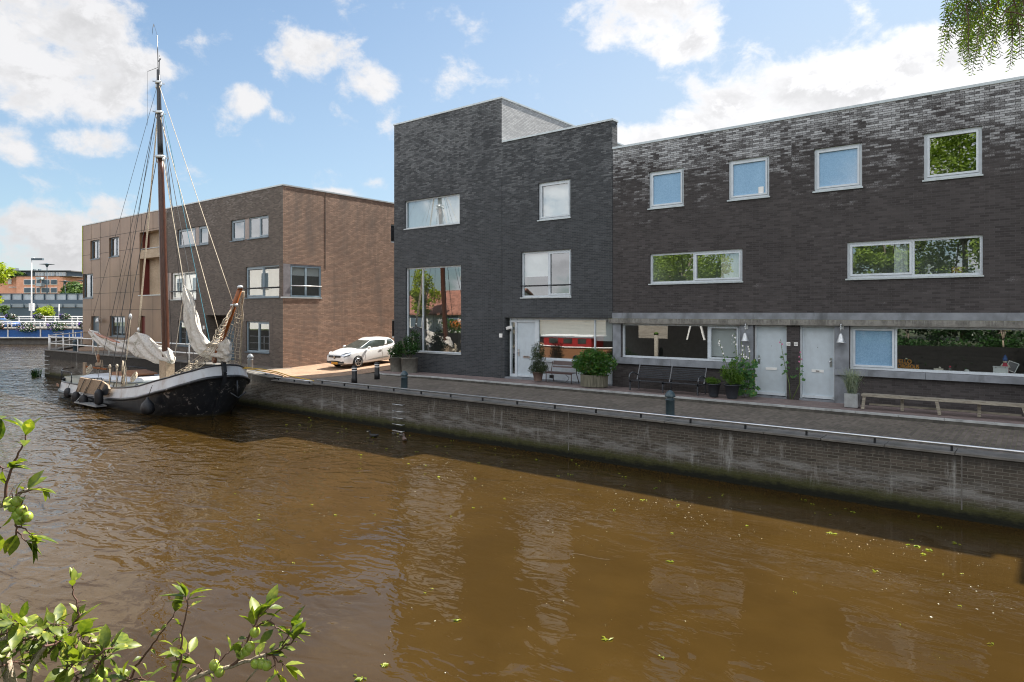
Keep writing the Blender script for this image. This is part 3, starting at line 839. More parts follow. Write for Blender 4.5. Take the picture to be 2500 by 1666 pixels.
def window(parent, xa, xb, za, zb, Y, lights, mt='frame', pane='pane', rec=.07, fw=.07, sash=.055, sill=True, room=2.0, wall='room', panes=None, roomw=.1, blind=None, pad=0.0):
    """lights: (fraction from, fraction to, casement?) across the width"""
    y0, y1 = Y + rec, Y + rec + .08
    m = MB()
    m.box(xa, xb, y0, y1, zb - fw, zb); m.box(xa, xb, y0, y1, za, za + fw)
    m.box(xa, xa + fw, y0, y1, za + fw, zb - fw); m.box(xb - fw, xb, y0, y1, za + fw, zb - fw)
    W = xb - xa; glass = []
    for i, (f0, f1, case) in enumerate(lights):
        a = xa + W * f0 + (fw if f0 == 0 else fw * .4); b = xa + W * f1 - (fw if f1 == 1 else fw * .4)
        if f1 < 1: m.box(b, b + fw * .8, y0 + .003, y1 - .003, za + fw, zb - fw)
        c, d = za + fw, zb - fw
        if case:
            s = sash; ya, yb = y0 - .018, y1 - .02
            a += .006; b -= .006; c += .006; d -= .006
            m.box(a, b, ya, yb, d - s, d); m.box(a, b, ya, yb, c, c + s); m.box(a, a + s, ya, yb, c + s, d - s); m.box(b - s, b, ya, yb, c + s, d - s)
            a += s; b -= s; c += s; d -= s
        glass.append((a, b, c, d))
    wn = m.build('window', M[mt], parent)
    for i, (a, b, c, d) in enumerate(glass):
        m = MB(); yg = y0 + .035
        m.quad((a - .01, yg, c - .01), (b + .01, yg, c - .01), (b + .01, yg, d + .01), (a - .01, yg, d + .01))
        m.build('pane', M[panes[i] if panes else pane], wn, fix=False)
    if sill:
        m = MB(); m.box(xa - .03, xb + .03, Y - .05, y0 + .01, za - .045, za - .003); m.build('sill', M['coping'] if mt not in ('frame_dark', 'frame_mid') else M['frame_dark'], wn)
    if blind:
        for (i, kind, frac) in blind:
            a, b, c, d = glass[i]; m = MB(); yb = y1 + .06
            if kind == 'roller':
                m.box(a - .03, b + .03, yb, yb + .01, d - (d - c) * frac, d + .05); m.build('blind', M['blind'], wn)
            else:
                k = 14; wv = [(a - .02 + (b - a + .04) * (frac[0] + (frac[1] - frac[0]) * q / k), yb + .03 * math.sin(q * 2.3)) for q in range(k + 1)]
                for (p, q) in zip(wv[:-1], wv[1:]):
                    m.quad((p[0], p[1], c - .02), (q[0], q[1], c - .02), (q[0], q[1], d + .04), (p[0], p[1], d + .04), True)
                m.build('curtain', M['curtain' if kind == 'cream' else 'blind'], wn)
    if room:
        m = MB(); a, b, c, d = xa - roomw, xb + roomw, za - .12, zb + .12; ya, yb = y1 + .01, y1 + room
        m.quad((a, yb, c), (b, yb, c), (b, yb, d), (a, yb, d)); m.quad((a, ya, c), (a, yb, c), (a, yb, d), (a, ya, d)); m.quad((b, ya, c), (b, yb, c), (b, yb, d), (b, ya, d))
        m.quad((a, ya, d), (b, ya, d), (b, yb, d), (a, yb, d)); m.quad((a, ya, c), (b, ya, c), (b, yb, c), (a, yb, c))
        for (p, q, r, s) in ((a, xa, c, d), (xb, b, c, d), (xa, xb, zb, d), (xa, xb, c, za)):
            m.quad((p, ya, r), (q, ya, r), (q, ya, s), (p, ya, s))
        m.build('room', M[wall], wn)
    return wn
def shell(parent, x0, x1, y0, y1, z0, z1, mt, faces='lbr', zroof=None, roof='roof'):
    """side and back walls plus the flat roof of a house"""
    m = MB()
    if 'l' in faces: m.quad((x0, y1, z0), (x0, y0, z0), (x0, y0, z1), (x0, y1, z1))
    if 'r' in faces: m.quad((x1, y0, z0), (x1, y1, z0), (x1, y1, z1), (x1, y0, z1))
    if 'b' in faces: m.quad((x1, y1, z0), (x0, y1, z0), (x0, y1, z1), (x1, y1, z1))
    if m.f: m.build('side_wall', M[mt], parent)
    m = MB(); z = zroof if zroof else z1 - .25
    m.box(x0 + .01, x1 - .01, y0 + .05, y1 - .01, z - .2, z); m.build('roof', M[roof], parent)
def box_span(uL, vtL, vbL, uR, vtR, vbR, Y):
    a, b = onY(uL, vtL, Y), onY(uR, vtR, Y); c, d = onY(uL, vbL, Y), onY(uR, vbR, Y)
    return a.x, b.x, (c.z + d.z) / 2, (a.z + b.z) / 2
def P8(L, Rr, Y=None):
    (xl, tl, bl), (xr, tr, br) = L, Rr
    return box_span(r8(xl, tl)[0], r8(xl, tl)[1], r8(xl, bl)[1], r8(xr, tr)[0], r8(xr, tr)[1], r8(xr, br)[1], Y or FY)
def PW(fn, L, Rr, Y):
    (xl, tl, bl), (xr, tr, br) = L, Rr
    a, b, c, d = fn(xl, tl), fn(xl, bl), fn(xr, tr), fn(xr, br)
    return box_span(a[0], a[1], b[1], c[0], c[1], d[1], Y)
FY = 21.5
XA, XJ, XE = -12.37, -6.14, .55
ROWZ = 8.68

# ------------------------------------------------------------------ the two brick row houses
def bell_lamp(parent, x, z, Y):
    m = MB(); m.box(x - .05, x + .05, Y - .02, Y, z + .30, z + .52); m.tube([(x, Y - .02, z + .46), (x, Y - .10, z + .46), (x, Y - .15, z + .42)], .018, 8)
    m.lathe([(.03, .10), (.03, .13)], (x, Y - .15, z + .25), 10); m.tube([(x, Y - .15, z + .42), (x, Y - .15, z + .18)], .012, 6)
    l = m.build('wall_lamp', M['zinc'], parent)
    m = MB(); m.lathe([(.02, .19), (.045, .17), (.06, .12), (.085, .02), (.11, -.05), (.135, -.075), (.125, -.08), (.07, .02), (.03, .15)], (x, Y - .15, z), 20, caps=False); m.build('lamp_shade', M['zinc'], l)
def house_door(parent, xa, xb, zb, zt, Y, hinge, slot, mt='door', number=None, px=None):
    fw = .055; y0 = Y + .10
    m = MB(); m.box(xa, xa + fw, y0, y0 + .1, zb, zt); m.box(xb - fw, xb, y0, y0 + .1, zb, zt); m.box(xa + fw, xb - fw, y0, y0 + .1, zt - fw, zt)
    fr = m.build('door_frame', M['frame'], parent)
    m = MB(); m.box(xa + fw + .006, xb - fw - .006, y0 + .035, y0 + .08, zb + .02, zt - fw - .006)
    d = m.build('door', M[mt], parent)
    m = MB(); m.box(xa + fw, xb - fw, y0 - .02, y0 + .05, zb + .02, zb + .10); m.build('weather_strip', M['frame'], d)
    cx = (xa + xb) / 2; zc = zb + .84
    m = MB(); m.box(cx - .17, cx + .17, y0 + .018, y0 + .034, zc - .04, zc + .04); m.build('letterbox', M['white'], d)
    if slot:
        m = MB(); m.box(cx - .05, cx + .05, y0 + .012, y0 + .017, zc - .015, zc + .012); m.build('slot', M['black'], d)
    hx = xa + fw + .07 if hinge == 'r' else xb - fw - .07
    m = MB(); m.box(hx - .028, hx + .028, y0 + .018, y0 + .034, zb + .98, zb + 1.24); m.ball((hx + (-.01 if hinge == 'l' else .01), y0 - .03, zb + 1.14), .03, seg=10, ringn=6)
    m.build('handle', M['steel'], d)
    m = MB(); m.ball((cx, y0 + .034, zb + 1.55), .011, .006, .011, 8, 5); m.build('peephole', M['black'], d)
    return d
def number_plate(parent, x, z, Y, txt):
    m = MB(); m.box(x - .055, x + .055, Y - .02, Y - .001, z - .055, z + .055); p = m.build('house_number', M['white'], parent)
    off = Vector((x, Y - .023, z)) - world_loc(p)
    text_mesh('numerals', txt, .065, M['black'], p, Matrix.Translation(off) @ FACE_S, .001)

zLT, zLM, zLB = 2.75, 2.54, 2.37
def zY(fn, x, y, Y=FY): return onY(*fn(x, y), Y).z
def xY(fn, x, y, Y=FY): return onY(*fn(x, y), Y).x
g1 = PW(r6, (150, 287, 628), (1322, 299, 662), FY)
g1 = (g1[0], g1[1], g1[2], zLB)
d1 = (xY(r6, 1462, 300), xY(r6, 1787, 300)); d2 = (xY(r6, 1912, 300), xY(r6, 2260, 300)); DZ = .16
g2x0 = xY(r7, 388, 320); g2 = (g2x0, .35, zY(r7, 388, 748), zLB)
sill_b = zY(r6, 45, 673)
colw = (d1[0] + .02, g1[1])
w1 = P8((240, 553, 760), (436, 530, 742)); w2 = P8((688, 490, 712), (918, 461, 692)); w3 = P8((1170, 424, 663), (1441, 388, 638)); w4 = P8((1788, 338, 600), (2117, 293, 568))
m1 = P8((245, 1018, 1183), (767, 983, 1170)); m2 = P8((1355, 950, 1155), (2121, 906, 1135))

ha = thing('row_house', 'dark brown brick row house with black bench below its ground floor window', 'house', ((XA + XJ) / 2, FY, 0), 'dark brick houses along the quay')
hb = thing('row_house', 'dark brown brick row house behind the long wooden bench, willow mirrored in its top window', 'house', ((XJ + XE) / 2, FY, 0), 'dark brick houses along the quay')
for (hs, x0, x1, wins, dr, gw) in ((ha, XA, XJ - .0003, (w1, w2, m1), d1, g1), (hb, XJ + .0003, XE, (w3, w4, m2), d2, g2)):
    m = MB()
    holes = [(q[0], q[1], q[2], q[3]) for q in wins] + [(dr[0], dr[1], -.02, zLB), (gw[0], gw[1], gw[2], zLB)]
    wall_y(m, FY, x0, x1, -.05, ROWZ, holes)
    m.build('wall', M['brick_row'], hs)
    shell(hs, x0, x1, FY, 33, -.05, ROWZ, 'brick_row', 'b' if hs is ha else 'br')
    m = MB(); m.box(x0, x1, FY - .035, FY + .30, ROWZ + .002, ROWZ + .075); m.build('roof_edge', M['coping'], hs)
    # concrete: two-step lintel, columns, sill band
    m = MB(); m.box(x0, x1, FY - .05, FY - .002, zLM + .004, zLT); m.build('lintel', M['concrete'], hs)
    m = MB(); m.box(x0 if hs is hb else x0 - .1, x1, FY - .13, FY - .002, zLB, zLM); m.build('ledge', M['ledge'], hs)
    m = MB()
    xs0, xs1 = (XA + .02, d1[0] - .02) if hs is ha else (d2[1] + .02, x1)
    for k in range(int((xs1 - xs0) / 2.3) + 1):
        a = xs0 + 2.3 * k; b = min(a + 2.29, xs1)
        if b - a > .05: m.box(a, b, FY - .11, FY + .10, sill_b, gw[2] - .004)
    m.build('window_sill', M['concrete'], hs)
    for (a, b) in (((XA + .02, g1[0] - .01), (g1[1] + .01, d1[0] - .01)) if hs is ha else ((d2[1] + .01, g2[0] - .01),)):
        m = MB(); m.box(a, b, FY - .04, FY + .12, gw[2], zLB - .002); 
        if not (hs is ha and a < g1[0] - .1 and b < g1[0] + .1): m.box(a, b, FY - .03, FY + .02, .0, sill_b - .003)
        m.build('pillar', M['concrete'], hs)
window(ha, *w1, FY, [(0, 1, True)], pane='pane_frost_sky'); wq = window(ha, *w2, FY, [(0, 1, True)], pane='pane_frost_sky')
m = MB(); m.box(w2[1] - .36, w2[1] - .20, FY + .085, FY + .09, w2[2] + .14, w2[2] + .34); m.build('note', M['white'], wq)
window(hb, *w3, FY, [(0, 1, True)], pane='pane_frost_sky'); window(hb, *w4, FY, [(0, 1, True)])
mu = (xY(r8, 490, 1090) - m1[0]) / (m1[1] - m1[0]); window(ha, *m1, FY, [(0, mu, False), (mu, 1, True)], blind=[(1, 'cream', (.55, 1))], wall='room_white')
mu = (xY(r8, 1727, 1050) - m2[0]) / (m2[1] - m2[0]); window(hb, *m2, FY, [(0, mu, True), (mu, 1, False)], blind=[(0, 'white', (.72, .95))], wall='room_white')
mu = (xY(r6, 1000, 500) - g1[0]) / (g1[1] - g1[0]); window(ha, *g1, FY, [(0, mu, False), (mu, 1, True)], rec=.10, sill=False, blind=[(1, 'roller', .98)], room=3.0)
mu = (xY(r7, 848, 500) - g2[0]) / (g2[1] - g2[0]); window(hb, *g2, FY, [(0, mu, True), (mu, 1, False)], rec=.10, sill=False, panes=['pane_frost_sky', 'pane'], room=3.2)
house_door(ha, *d1, DZ, zLB - .01, FY, 'r', False); house_door(hb, *d2, DZ, zLB - .01, FY, 'l', True)
bell_lamp(ha, xY(r6, 1380, 420, FY - .15), zY(r6, 1380, 435, FY - .15), FY - .04)
bell_lamp(hb, xY(r7, 303, 445, FY - .15), zY(r7, 303, 455, FY - .15), FY - .04)
number_plate(ha, xY(r6, 1806, 487), zY(r6, 1806, 487), FY, '162'); number_plate(hb, xY(r6, 1880, 489), zY(r6, 1880, 489), FY, '163')
for (hs, dr) in ((ha, d1), (hb, d2)):
    m = MB(); m.box(dr[0], dr[1], FY + .0, FY + .22, .0, DZ - .005); m.build('doorstep', M['concrete'], hs)
# the taller house just outside the picture on the right: its shadow reaches the water
hc = thing('row_house', 'taller dark brick row house beyond the right edge, shading the water', 'house', (4.5, FY, 0), 'dark brick houses along the quay')
m = MB(); wall_y(m, FY, XE + .5, 12, -.05, 10.0, [(3, 4.2, 6, 7.1)]); m.build('wall', M['brick_row'], hc)
shell(hc, XE + .5, 12, FY, 33, -.05, 10.0, 'brick_row', 'lbr'); window(hc, 3, 4.2, 6, 7.1, FY, [(0, 1, True)])
m = MB(); m.box(XE + .012, XE + .488, FY + .2, 33, -.05, ROWZ); m.build('link_wall', M['brick_row'], hc)

# ------------------------------------------------------------------ black brick corner house with its tower
TX0, TX1, TZ, MZ = -24.1, -17.56, 11.55, 9.73
ht = thing('corner_house', 'tall blue black brick corner house with a stepped roof and huge boat-mirroring window', 'house', (-19, FY, 0))
tw1 = PW(r5, (122, 568, 708), (403, 528, 680), FY); tw2 = PW(r5, (128, 910, 1335), (410, 893, 1345), FY)
mw1 = PW(r5, (803, 475, 662), (967, 453, 652), FY); mw2 = PW(r5, (716, 828, 1058), (971, 812, 1055), FY)
px0 = xY(r5, 631, 1300); pz1 = zY(r5, 800, 1162)
portal = (px0, XA - .012, -.02, pz1)
m = MB(); wall_y(m, FY - .02, TX0, TX1, -.05, TZ, [tw1, tw2]); m.build('wall', M['brick_tower'], ht)
m = MB(); wall_y(m, FY - .01, TX1 + .002, XA - .01, -.05, MZ, [mw1, mw2, (TX1 + .002 if px0 < TX1 else px0, XA - .01, -.05, pz1)], rev=.30)
m.quad((XA - .01, FY - .01, pz1), (XA - .01, FY + .35, pz1), (XA - .01, FY + .35, MZ), (XA - .01, FY - .01, MZ))
m.quad((XA - .01, FY + .35, 8.4), (TX1, FY + .35, 8.4), (TX1, FY + .35, MZ), (XA - .01, FY + .35, MZ)); m.quad((XA - .01, FY, MZ - .001), (TX1, FY, MZ - .001), (TX1, FY + .35, MZ - .001), (XA - .01, FY + .35, MZ - .001))
m.build('wall', M['brick_tower'], ht)
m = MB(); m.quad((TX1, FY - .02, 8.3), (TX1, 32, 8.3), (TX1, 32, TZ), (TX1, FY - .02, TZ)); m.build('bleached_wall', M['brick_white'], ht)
shell(ht, TX0, TX1 - .003, FY, 32, -.05, TZ, 'brick_tower', 'lb')
m = MB(); m.box(TX1 + .05, XA - .02, FY + .4, 32, 8.3, 8.45); m.build('roof', M['roof'], ht)
m = MB(); m.box(TX0 - .03, TX1 + .03, FY - .05, FY + .28, TZ + .002, TZ + .07); m.box(TX1 - .27, TX1 + .03, FY + .283, 32, TZ + .002, TZ + .07); m.box(TX0 - .03, TX0 + .27, FY + .283, 32, TZ + .002, TZ + .07)
m.box(TX1 + .035, XA + .02, FY - .045, FY + .38, MZ + .002, MZ + .07); m.build('roof_edge', M['coping'], ht)
window(ht, *tw1, FY, [(0, 1, False)], fw=.05, blind=[(0, 'roller', 1.0)], wall='room_white')
mu = (xY(r5, 208, 1100) - tw2[0]) / (tw2[1] - tw2[0]); window(ht, *tw2, FY, [(0, mu, False), (mu, 1, False)], fw=.06, room=3.5)
window(ht, *mw1, FY, [(0, 1, True)], blind=[(0, 'roller', 1.0)], wall='room_white')
mu = (xY(r5, 850, 940) - mw2[0]) / (mw2[1] - mw2[0]); wn = window(ht, *mw2, FY, [(0, mu, False), (mu, 1, True)], blind=[(0, 'roller', .55)])
z = zY(r5, 840, 997); m = MB(); m.tube([(mw2[0] - .02, FY - .06, z), (mw2[1] + .02, FY - .06, z)], .022, 8); m.build('safety_rail', M['black_metal'], wn)
# recessed entrance and shop-wide window
Yp = FY + .20
def xD(x): return xY(rD, x, 500, Yp)
def zD(x, y): return zY(rD, x, y, Yp)
zbot = .14; zt = pz1 - .02
xs_ = [xD(104), xD(130), xD(192), xD(230), xD(540), xD(582)]
m = MB()
y0, y1 = Yp, Yp + .1
for a, b in ((xs_[0], xs_[1]), (xs_[2], xs_[3]), (xs_[4], xs_[5])): m.box(a, b, y0, y1, zbot, zt)
ztr = zD(400, 185); m.box(xs_[0], xs_[4], y0 - .01, y1, ztr - .03, ztr + .05); m.box(xs_[1], xs_[2], y0 + .002, y1, zbot, zbot + .12); m.box(xs_[0] + .01, xs_[4], y0 + .03, y1, ztr + .05, zt); m.box(xs_[1], xs_[4], y0 + .002, y1, zt - .04, zt - .001)
m.build('door_frame', M['frame'], ht)
m = MB(); m.box(xs_[3] + .006, xs_[4] - .006, y0 + .035, y0 + .085, zbot + .02, ztr - .035); d = m.build('door', M['door'], ht)
cx = (xs_[3] + xs_[4]) / 2
m = MB(); zc = zD(370, 797); m.box(cx - .16, cx + .17, y0 + .018, y0 + .034, zc - .045, zc + .045); lb = m.build('letterbox', M['steel'], d)
m = MB(); m.box(cx - .13, cx + .13, y0 + .012, y0 + .017, zc - .015, zc + .02); m.build('slot', M['black'], lb)
m = MB(); hx = xs_[3] + .07; zc = zD(252, 720); m.box(hx - .03, hx + .03, y0 + .018, y0 + .034, zc - .14, zc + .14); m.ball((hx + .01, y0 - .03, zc + .02), .03, seg=10, ringn=6); m.build('handle', M['steel'], d)
m = MB(); m.box(xs_[3], xs_[4], y0 - .015, y0 + .05, zbot + .02, zbot + .10); m.build('weather_strip', M['frame'], d)
m = MB(); m.quad((xs_[1], y0 + .05, zbot + .12), (xs_[2], y0 + .05, zbot + .12), (xs_[2], y0 + .05, ztr - .03), (xs_[1], y0 + .05, ztr - .03)); m.build('side_light', M['pane'], ht)
sw = (xs_[5] + .002, XA - .015, zD(700, 838), zt)
mu = (xD(1580) - sw[0]) / (sw[1] - sw[0])
window(ht, *sw, Yp - .07, [(0, mu, False), (mu, 1, False)], rec=.07, sill=False, blind=[(0, 'roller', .46), (1, 'roller', .52)], room=3.0, roomw=0.0)
m = MB(); m.box(sw[0], sw[1], Yp - .06, Yp + .07, sw[2] - .085, sw[2] - .003); m.build('window_sill', M['frame'], ht)
m = MB(); m.box(sw[0], sw[1], Yp + .02, Yp + .07, 0, sw[2] - .09); m.build('plinth_panel', M['frame'], ht)
m = MB(); a = onY(*rD(830, 1138), Yp + .01); m.box(a.x - .10, a.x + .10, Yp + .008, Yp + .018, a.z - .06, a.z + .06); m.build('vent_grille', M['black'], ht)
m = MB(); m.box(px0, XA - .02, FY - .0, Yp + .3, .0, .135); m.build('doorstep', M['concrete'], ht)
m = MB(); a = onY(*r5(613, 1253), FY - .02); m.box(a.x - .075, a.x + .075, FY - .055, FY - .022, a.z - .08, a.z + .08); m.build('doorbell_panel', M['white'], ht)
a = onY(*rD(105, 295), FY + .02)
m = MB(); m.tube([(px0 + .01, FY + .1, a.z), (px0 + .12, FY + .06, a.z)], .018, 8); m.obox((px0 + .24, FY - .0, a.z + .01), (.15, -.06, .03), (.02, .05, 0), (-.02, 0, .055)); l = m.build('wall_light', M['white'], ht)
m = MB(); m.ball((px0 + .30, FY - .02, a.z - .09), .05, seg=10, ringn=6); m.build('sensor', M['black'], l)

# ------------------------------------------------------------------ brown brick house and panelled house to the left of the alley
LY, LX1, LXM, LX0, LZ = 19.15, -29.63, -41.9, -55.05, 9.05
hl = thing('brick_house', 'brown brick house with a corner bay, its end wall sunlit beside the alley', 'house', (-36, LY, 0))
def WL(L, Rr): return PW(rL, L, Rr, LY)
A1 = WL((718, 152, 348), (845, 143, 333)); A2 = WL((883, 118, 326), (1079, 105, 308))
B1 = WL((208, 240, 410), (372, 222, 393)); B2 = WL((404, 205, 385), (504, 198, 378))
Cw = WL((860, 596, 893), (1176, 578, 884)); Dw = WL((152, 650, 908), (387, 637, 905)); Ew = WL((862, 1118, 1412), (1087, 1118, 1412)); Fw = WL((214, 1108, 1352), (366, 1108, 1352)); Gw = WL((482, 1060, 1500), (750, 1056, 1500))
Gw = (Gw[0], Gw[1], .02, Gw[3])
pA = (A1[0], A2[1], min(A1[2], A2[2]), max(A1[3], A2[3])); pB = (B1[0], B2[1], min(B1[2], B2[2]), max(B1[3], B2[3]))
Cw = (Cw[0], LX1 - .32, Cw[2], Cw[3])
m = MB(); wall_y(m, LY, LXM + .005, LX1, -.1, LZ, [pA, pB, Cw, Dw, Ew, Fw, Gw]); m.build('wall', M['brick_brown'], hl)
def two(parent, w_all, wl, wr, lights_r):
    window(parent, wl[0], wl[1], w_all[2], w_all[3], LY, [(0, 1, True)], rec=.09, mt='frame_mid')
    window(parent, wr[0], wr[1], w_all[2], w_all[3], LY, lights_r, rec=.09, mt='frame_mid')
    m = MB(); m.box(wl[1], wr[0], LY + .06, LY + .16, w_all[2], w_all[3]); m.build('infill_panel', M['taupe'], parent)
two(hl, pA, A1, A2, [(0, .52, False), (.52, 1, True)]); two(hl, pB, B1, B2, [(0, 1, True)])
wn = window(hl, *Cw, LY, [(0, .52, True), (.52, 1, False)], rec=.08, mt='frame_mid')
z = zY(rL, 1000, 797, LY); m = MB(); m.tube([(Cw[0] - .1, LY - .05, z), (Cw[1] + .1, LY - .05, z)], .03, 8); m.build('safety_rail', M['black_metal'], wn)
wn = window(hl, *Dw, LY, [(0, .5, True), (.5, 1, False)], rec=.08, blind=[(1, 'roller', 1.0), (0, 'roller', .35)], wall='room_white', mt='frame_white')
z = zY(rL, 300, 828, LY); m = MB(); m.tube([(Dw[0] - .1, LY - .05, z), (Dw[1] + .1, LY - .05, z)], .03, 8); m.build('safety_rail', M['black_metal'], wn)
m = MB(); m.box(Dw[0] - .55, Dw[0] - .005, LY - .02, LY - .002, Dw[2], Dw[3]); m.build('infill_panel', M['taupe'], hl)
window(hl, *Ew, LY, [(0, .5, False), (.5, 1, True)], rec=.08, mt='frame_mid'); window(hl, *Fw, LY, [(0, .5, True), (.5, 1, False)], rec=.08, mt='frame_dark')
# porch with door, side light and lamp
m = MB(); yb = LY + .9; a, b, c, d = Gw
m.quad((a, LY + .16, c), (a, yb, c), (a, yb, d), (a, LY + .16, d)); m.quad((b, LY + .16, c), (b, yb, c), (b, yb, d), (b, LY + .16, d)); m.quad((a, LY + .1, d - .002), (b, LY + .1, d - .002), (b, yb, d - .002), (a, yb, d - .002)); m.quad((a, yb, c), (b, yb, c), (b, yb, d), (a, yb, d))
m.build('porch', M['brick_brown'], hl)
m = MB(); m.box(a + .62, b - .05, yb - .13, yb - .03, c + .05, d - .05); m.build('door', M['door_teal'], hl)
m = MB(); m.box(b - 1.25, b - .32, yb - .17, yb - .132, c + .1, d - .2); m.build('side_light', M['frame_white'], hl)
lp = Vector((a + .28, yb - .2, (c + d) / 2 + .38)); m = MB(); m.lathe([(.03, .2), (.07, .12), (.13, -.05), (.12, -.06)], lp, 14); m.box(lp.x - .02, lp.x + .02, lp.y, yb, lp.z + .14, lp.z + .18); m.build('wall_lamp', M['zinc'], hl)
m = MB(); q = onY(*rL(463, 1177), LY); m.box(q.x - .08, q.x + .08, LY - .03, LY - .002, q.z - .1, q.z + .1); m.build('doorbell_panel', M['white'], hl)
# sunlit end wall (faces +x) with its bay and two small windows by the tower
gb0, gb1 = onX(*r4(258, 931), LX1), onX(*r4(525, 931), LX1); gt = onX(*r4(523, 712), LX1)
s1a, s1b = onX(*r4(1010, 420), LX1), onX(*r4(1010, 548), LX1); s2a, s2b = onX(*r4(1018, 1085), LX1), onX(*r4(1018, 1212), LX1)
sw1 = (s1a.y, s1a.y + 1.3, s1b.z, s1a.z); sw2 = (s2a.y, s2a.y + 1.4, s2b.z, s2a.z)
bz0, bz1, by1 = gb0.z, gt.z, gb1.y; swb = (LY + .02, by1, bz0, bz1)
ys = sorted({LY, 33.0, swb[0], swb[1], sw1[0], sw1[1], sw2[0], sw2[1]}); zs = sorted({-.1, LZ, bz0, bz1, sw1[2], sw1[3], sw2[2], sw2[3]})
m = MB()
for i in range(len(ys) - 1):
    for j in range(len(zs) - 1):
        cy_, cz_ = (ys[i] + ys[i + 1]) / 2, (zs[j] + zs[j + 1]) / 2
        if any(h[0] < cy_ < h[1] and h[2] < cz_ < h[3] for h in (sw1, sw2, swb)): continue
        m.quad((LX1, ys[i], zs[j]), (LX1, ys[i + 1], zs[j]), (LX1, ys[i + 1], zs[j + 1]), (LX1, ys[i], zs[j + 1]))
for h in (sw1, sw2, swb):
    a, b, c, d = h; x2 = LX1 - .16
    m.quad((LX1, a, c), (x2, a, c), (x2, a, d), (LX1, a, d)); m.quad((LX1, b, c), (x2, b, c), (x2, b, d), (LX1, b, d)); m.quad((LX1, a, d), (x2, a, d), (x2, b, d), (LX1, b, d)); m.quad((LX1, a, c), (x2, a, c), (x2, b, c), (LX1, b, c))
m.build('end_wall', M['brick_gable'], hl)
m = MB(); m.box(LX1 + .001, LX1 + .012, 21.63, 21.66, 5.0, LZ); m.build('expansion_joint', M['seam'], hl)
def window_x(parent, X, ya, yb, za, zb, mull, mt='frame_mid', room=True):
    fw = .07; m = MB(); x0, x1 = X - .15, X - .07
    m.box(x0, x1, ya, yb, zb - fw, zb); m.box(x0, x1, ya, yb, za, za + fw); m.box(x0, x1, ya, ya + fw, za + fw, zb - fw); m.box(x0, x1, yb - fw, yb, za + fw, zb - fw)
    for q in mull: m.box(x0 + .003, x1 - .003, ya + (yb - ya) * q - .045, ya + (yb - ya) * q + .045, za + fw, zb - fw)
    wn = m.build('window', M[mt], parent)
    m = MB(); m.quad((x0 + .04, ya + .05, za + .05), (x0 + .04, yb - .05, za + .05), (x0 + .04, yb - .05, zb - .05), (x0 + .04, ya + .05, zb - .05)); m.build('pane', M['pane'], wn)
    if room:
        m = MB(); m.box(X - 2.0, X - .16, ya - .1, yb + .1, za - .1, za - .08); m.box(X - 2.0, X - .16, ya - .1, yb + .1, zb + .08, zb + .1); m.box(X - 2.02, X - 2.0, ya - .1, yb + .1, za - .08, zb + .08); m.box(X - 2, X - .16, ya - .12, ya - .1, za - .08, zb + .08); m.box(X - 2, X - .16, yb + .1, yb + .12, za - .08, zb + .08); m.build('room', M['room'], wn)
    return wn
window_x(hl, LX1, *sw1, []); window_x(hl, LX1, *sw2, [])
m = MB()
m.box(LX1 - .14, LX1 - .01, LY + .42, by1 - .002, bz1 - .06, bz1 - .002); m.box(LX1 - .30, LX1 + .004, LY + .023, LY + .42, bz0 + .042, bz1 - .002)
m.build('corner_bay', M['grey_panel'], hl)
m = MB(); m.box(LX1 - .15, LX1 + .035, LY - .03, by1 + .03, bz0 - .03, bz0 + .038); m.build('bay_sill', M['coping'], hl)
wn = window_x(hl, LX1 + .05, LY + .45, by1 - .01, bz0 + .05, bz1 - .07, [.5], room=False)
m = MB(); m.box(LX1 - .20, LX1 - .19, LY + .30, by1 + .1, bz0 - .05, bz1 + .05); m.build('room', M['room'], wn)
m = MB(); m.box(LX1 - .185, LX1 - .175, LY + .45, by1 - .02, bz1 - .55, bz1); m.build('blind', M['blind'], wn)
xo = LX1
z = bz0 + (bz1 - bz0) * .36; m = MB(); m.tube([(xo + .03, LY + .44, z), (xo + .03, by1, z)], .025, 8); m.build('safety_rail', M['zinc'], wn)
shell(hl, LXM + .005, LX1 - .003, LY, 33, -.1, LZ, 'brick_brown', 'b')
m = MB(); m.box(LXM + .005, LX1 + .03, LY - .035, LY + .28, LZ + .002, LZ + .07); m.box(LX1 - .27, LX1 + .03, LY + .283, 33, LZ + .002, LZ + .07); m.build('roof_edge', M['coping'], hl)

hp = thing('panel_house', 'house clad in bronze panels with a sand brick loggia at the quay corner', 'house', (-48, LY, 0))
def W1(L, Rr): return PW(r1, L, Rr, LY)
P1 = W1((494, 422, 524), (544, 414, 520)); P2 = W1((597, 406, 512), (650, 398, 505)); P3 = W1((463, 604, 737), (508, 600, 733))
P4 = W1((763, 378, 718), (868, 360, 716)); P5 = W1((499, 836, 1003), (541, 833, 1000)); P6 = W1((600, 836, 947), (683, 832, 945)); P7 = W1((765, 834, 932), (794, 832, 930))
P1, P2, P6 = [(q[0], q[1], q[2], q[3]) for q in (P1, P2, P6)]
P5 = (P5[0], P5[1], .36, P5[3]); P7 = (P7[0], P7[1], .36, P7[3]); P4 = (P4[0], LXM - .5, P4[2], P4[3])
P3 = (LX0 + .05, P3[1], P3[2], P3[3])
m = MB(); wall_y(m, LY, LX0, LXM - .005, 0, LZ, [P1, P2, P3, P4, P5, P6, P7], rev=.2); m.build('wall', M['panel'], hp)
m = MB()
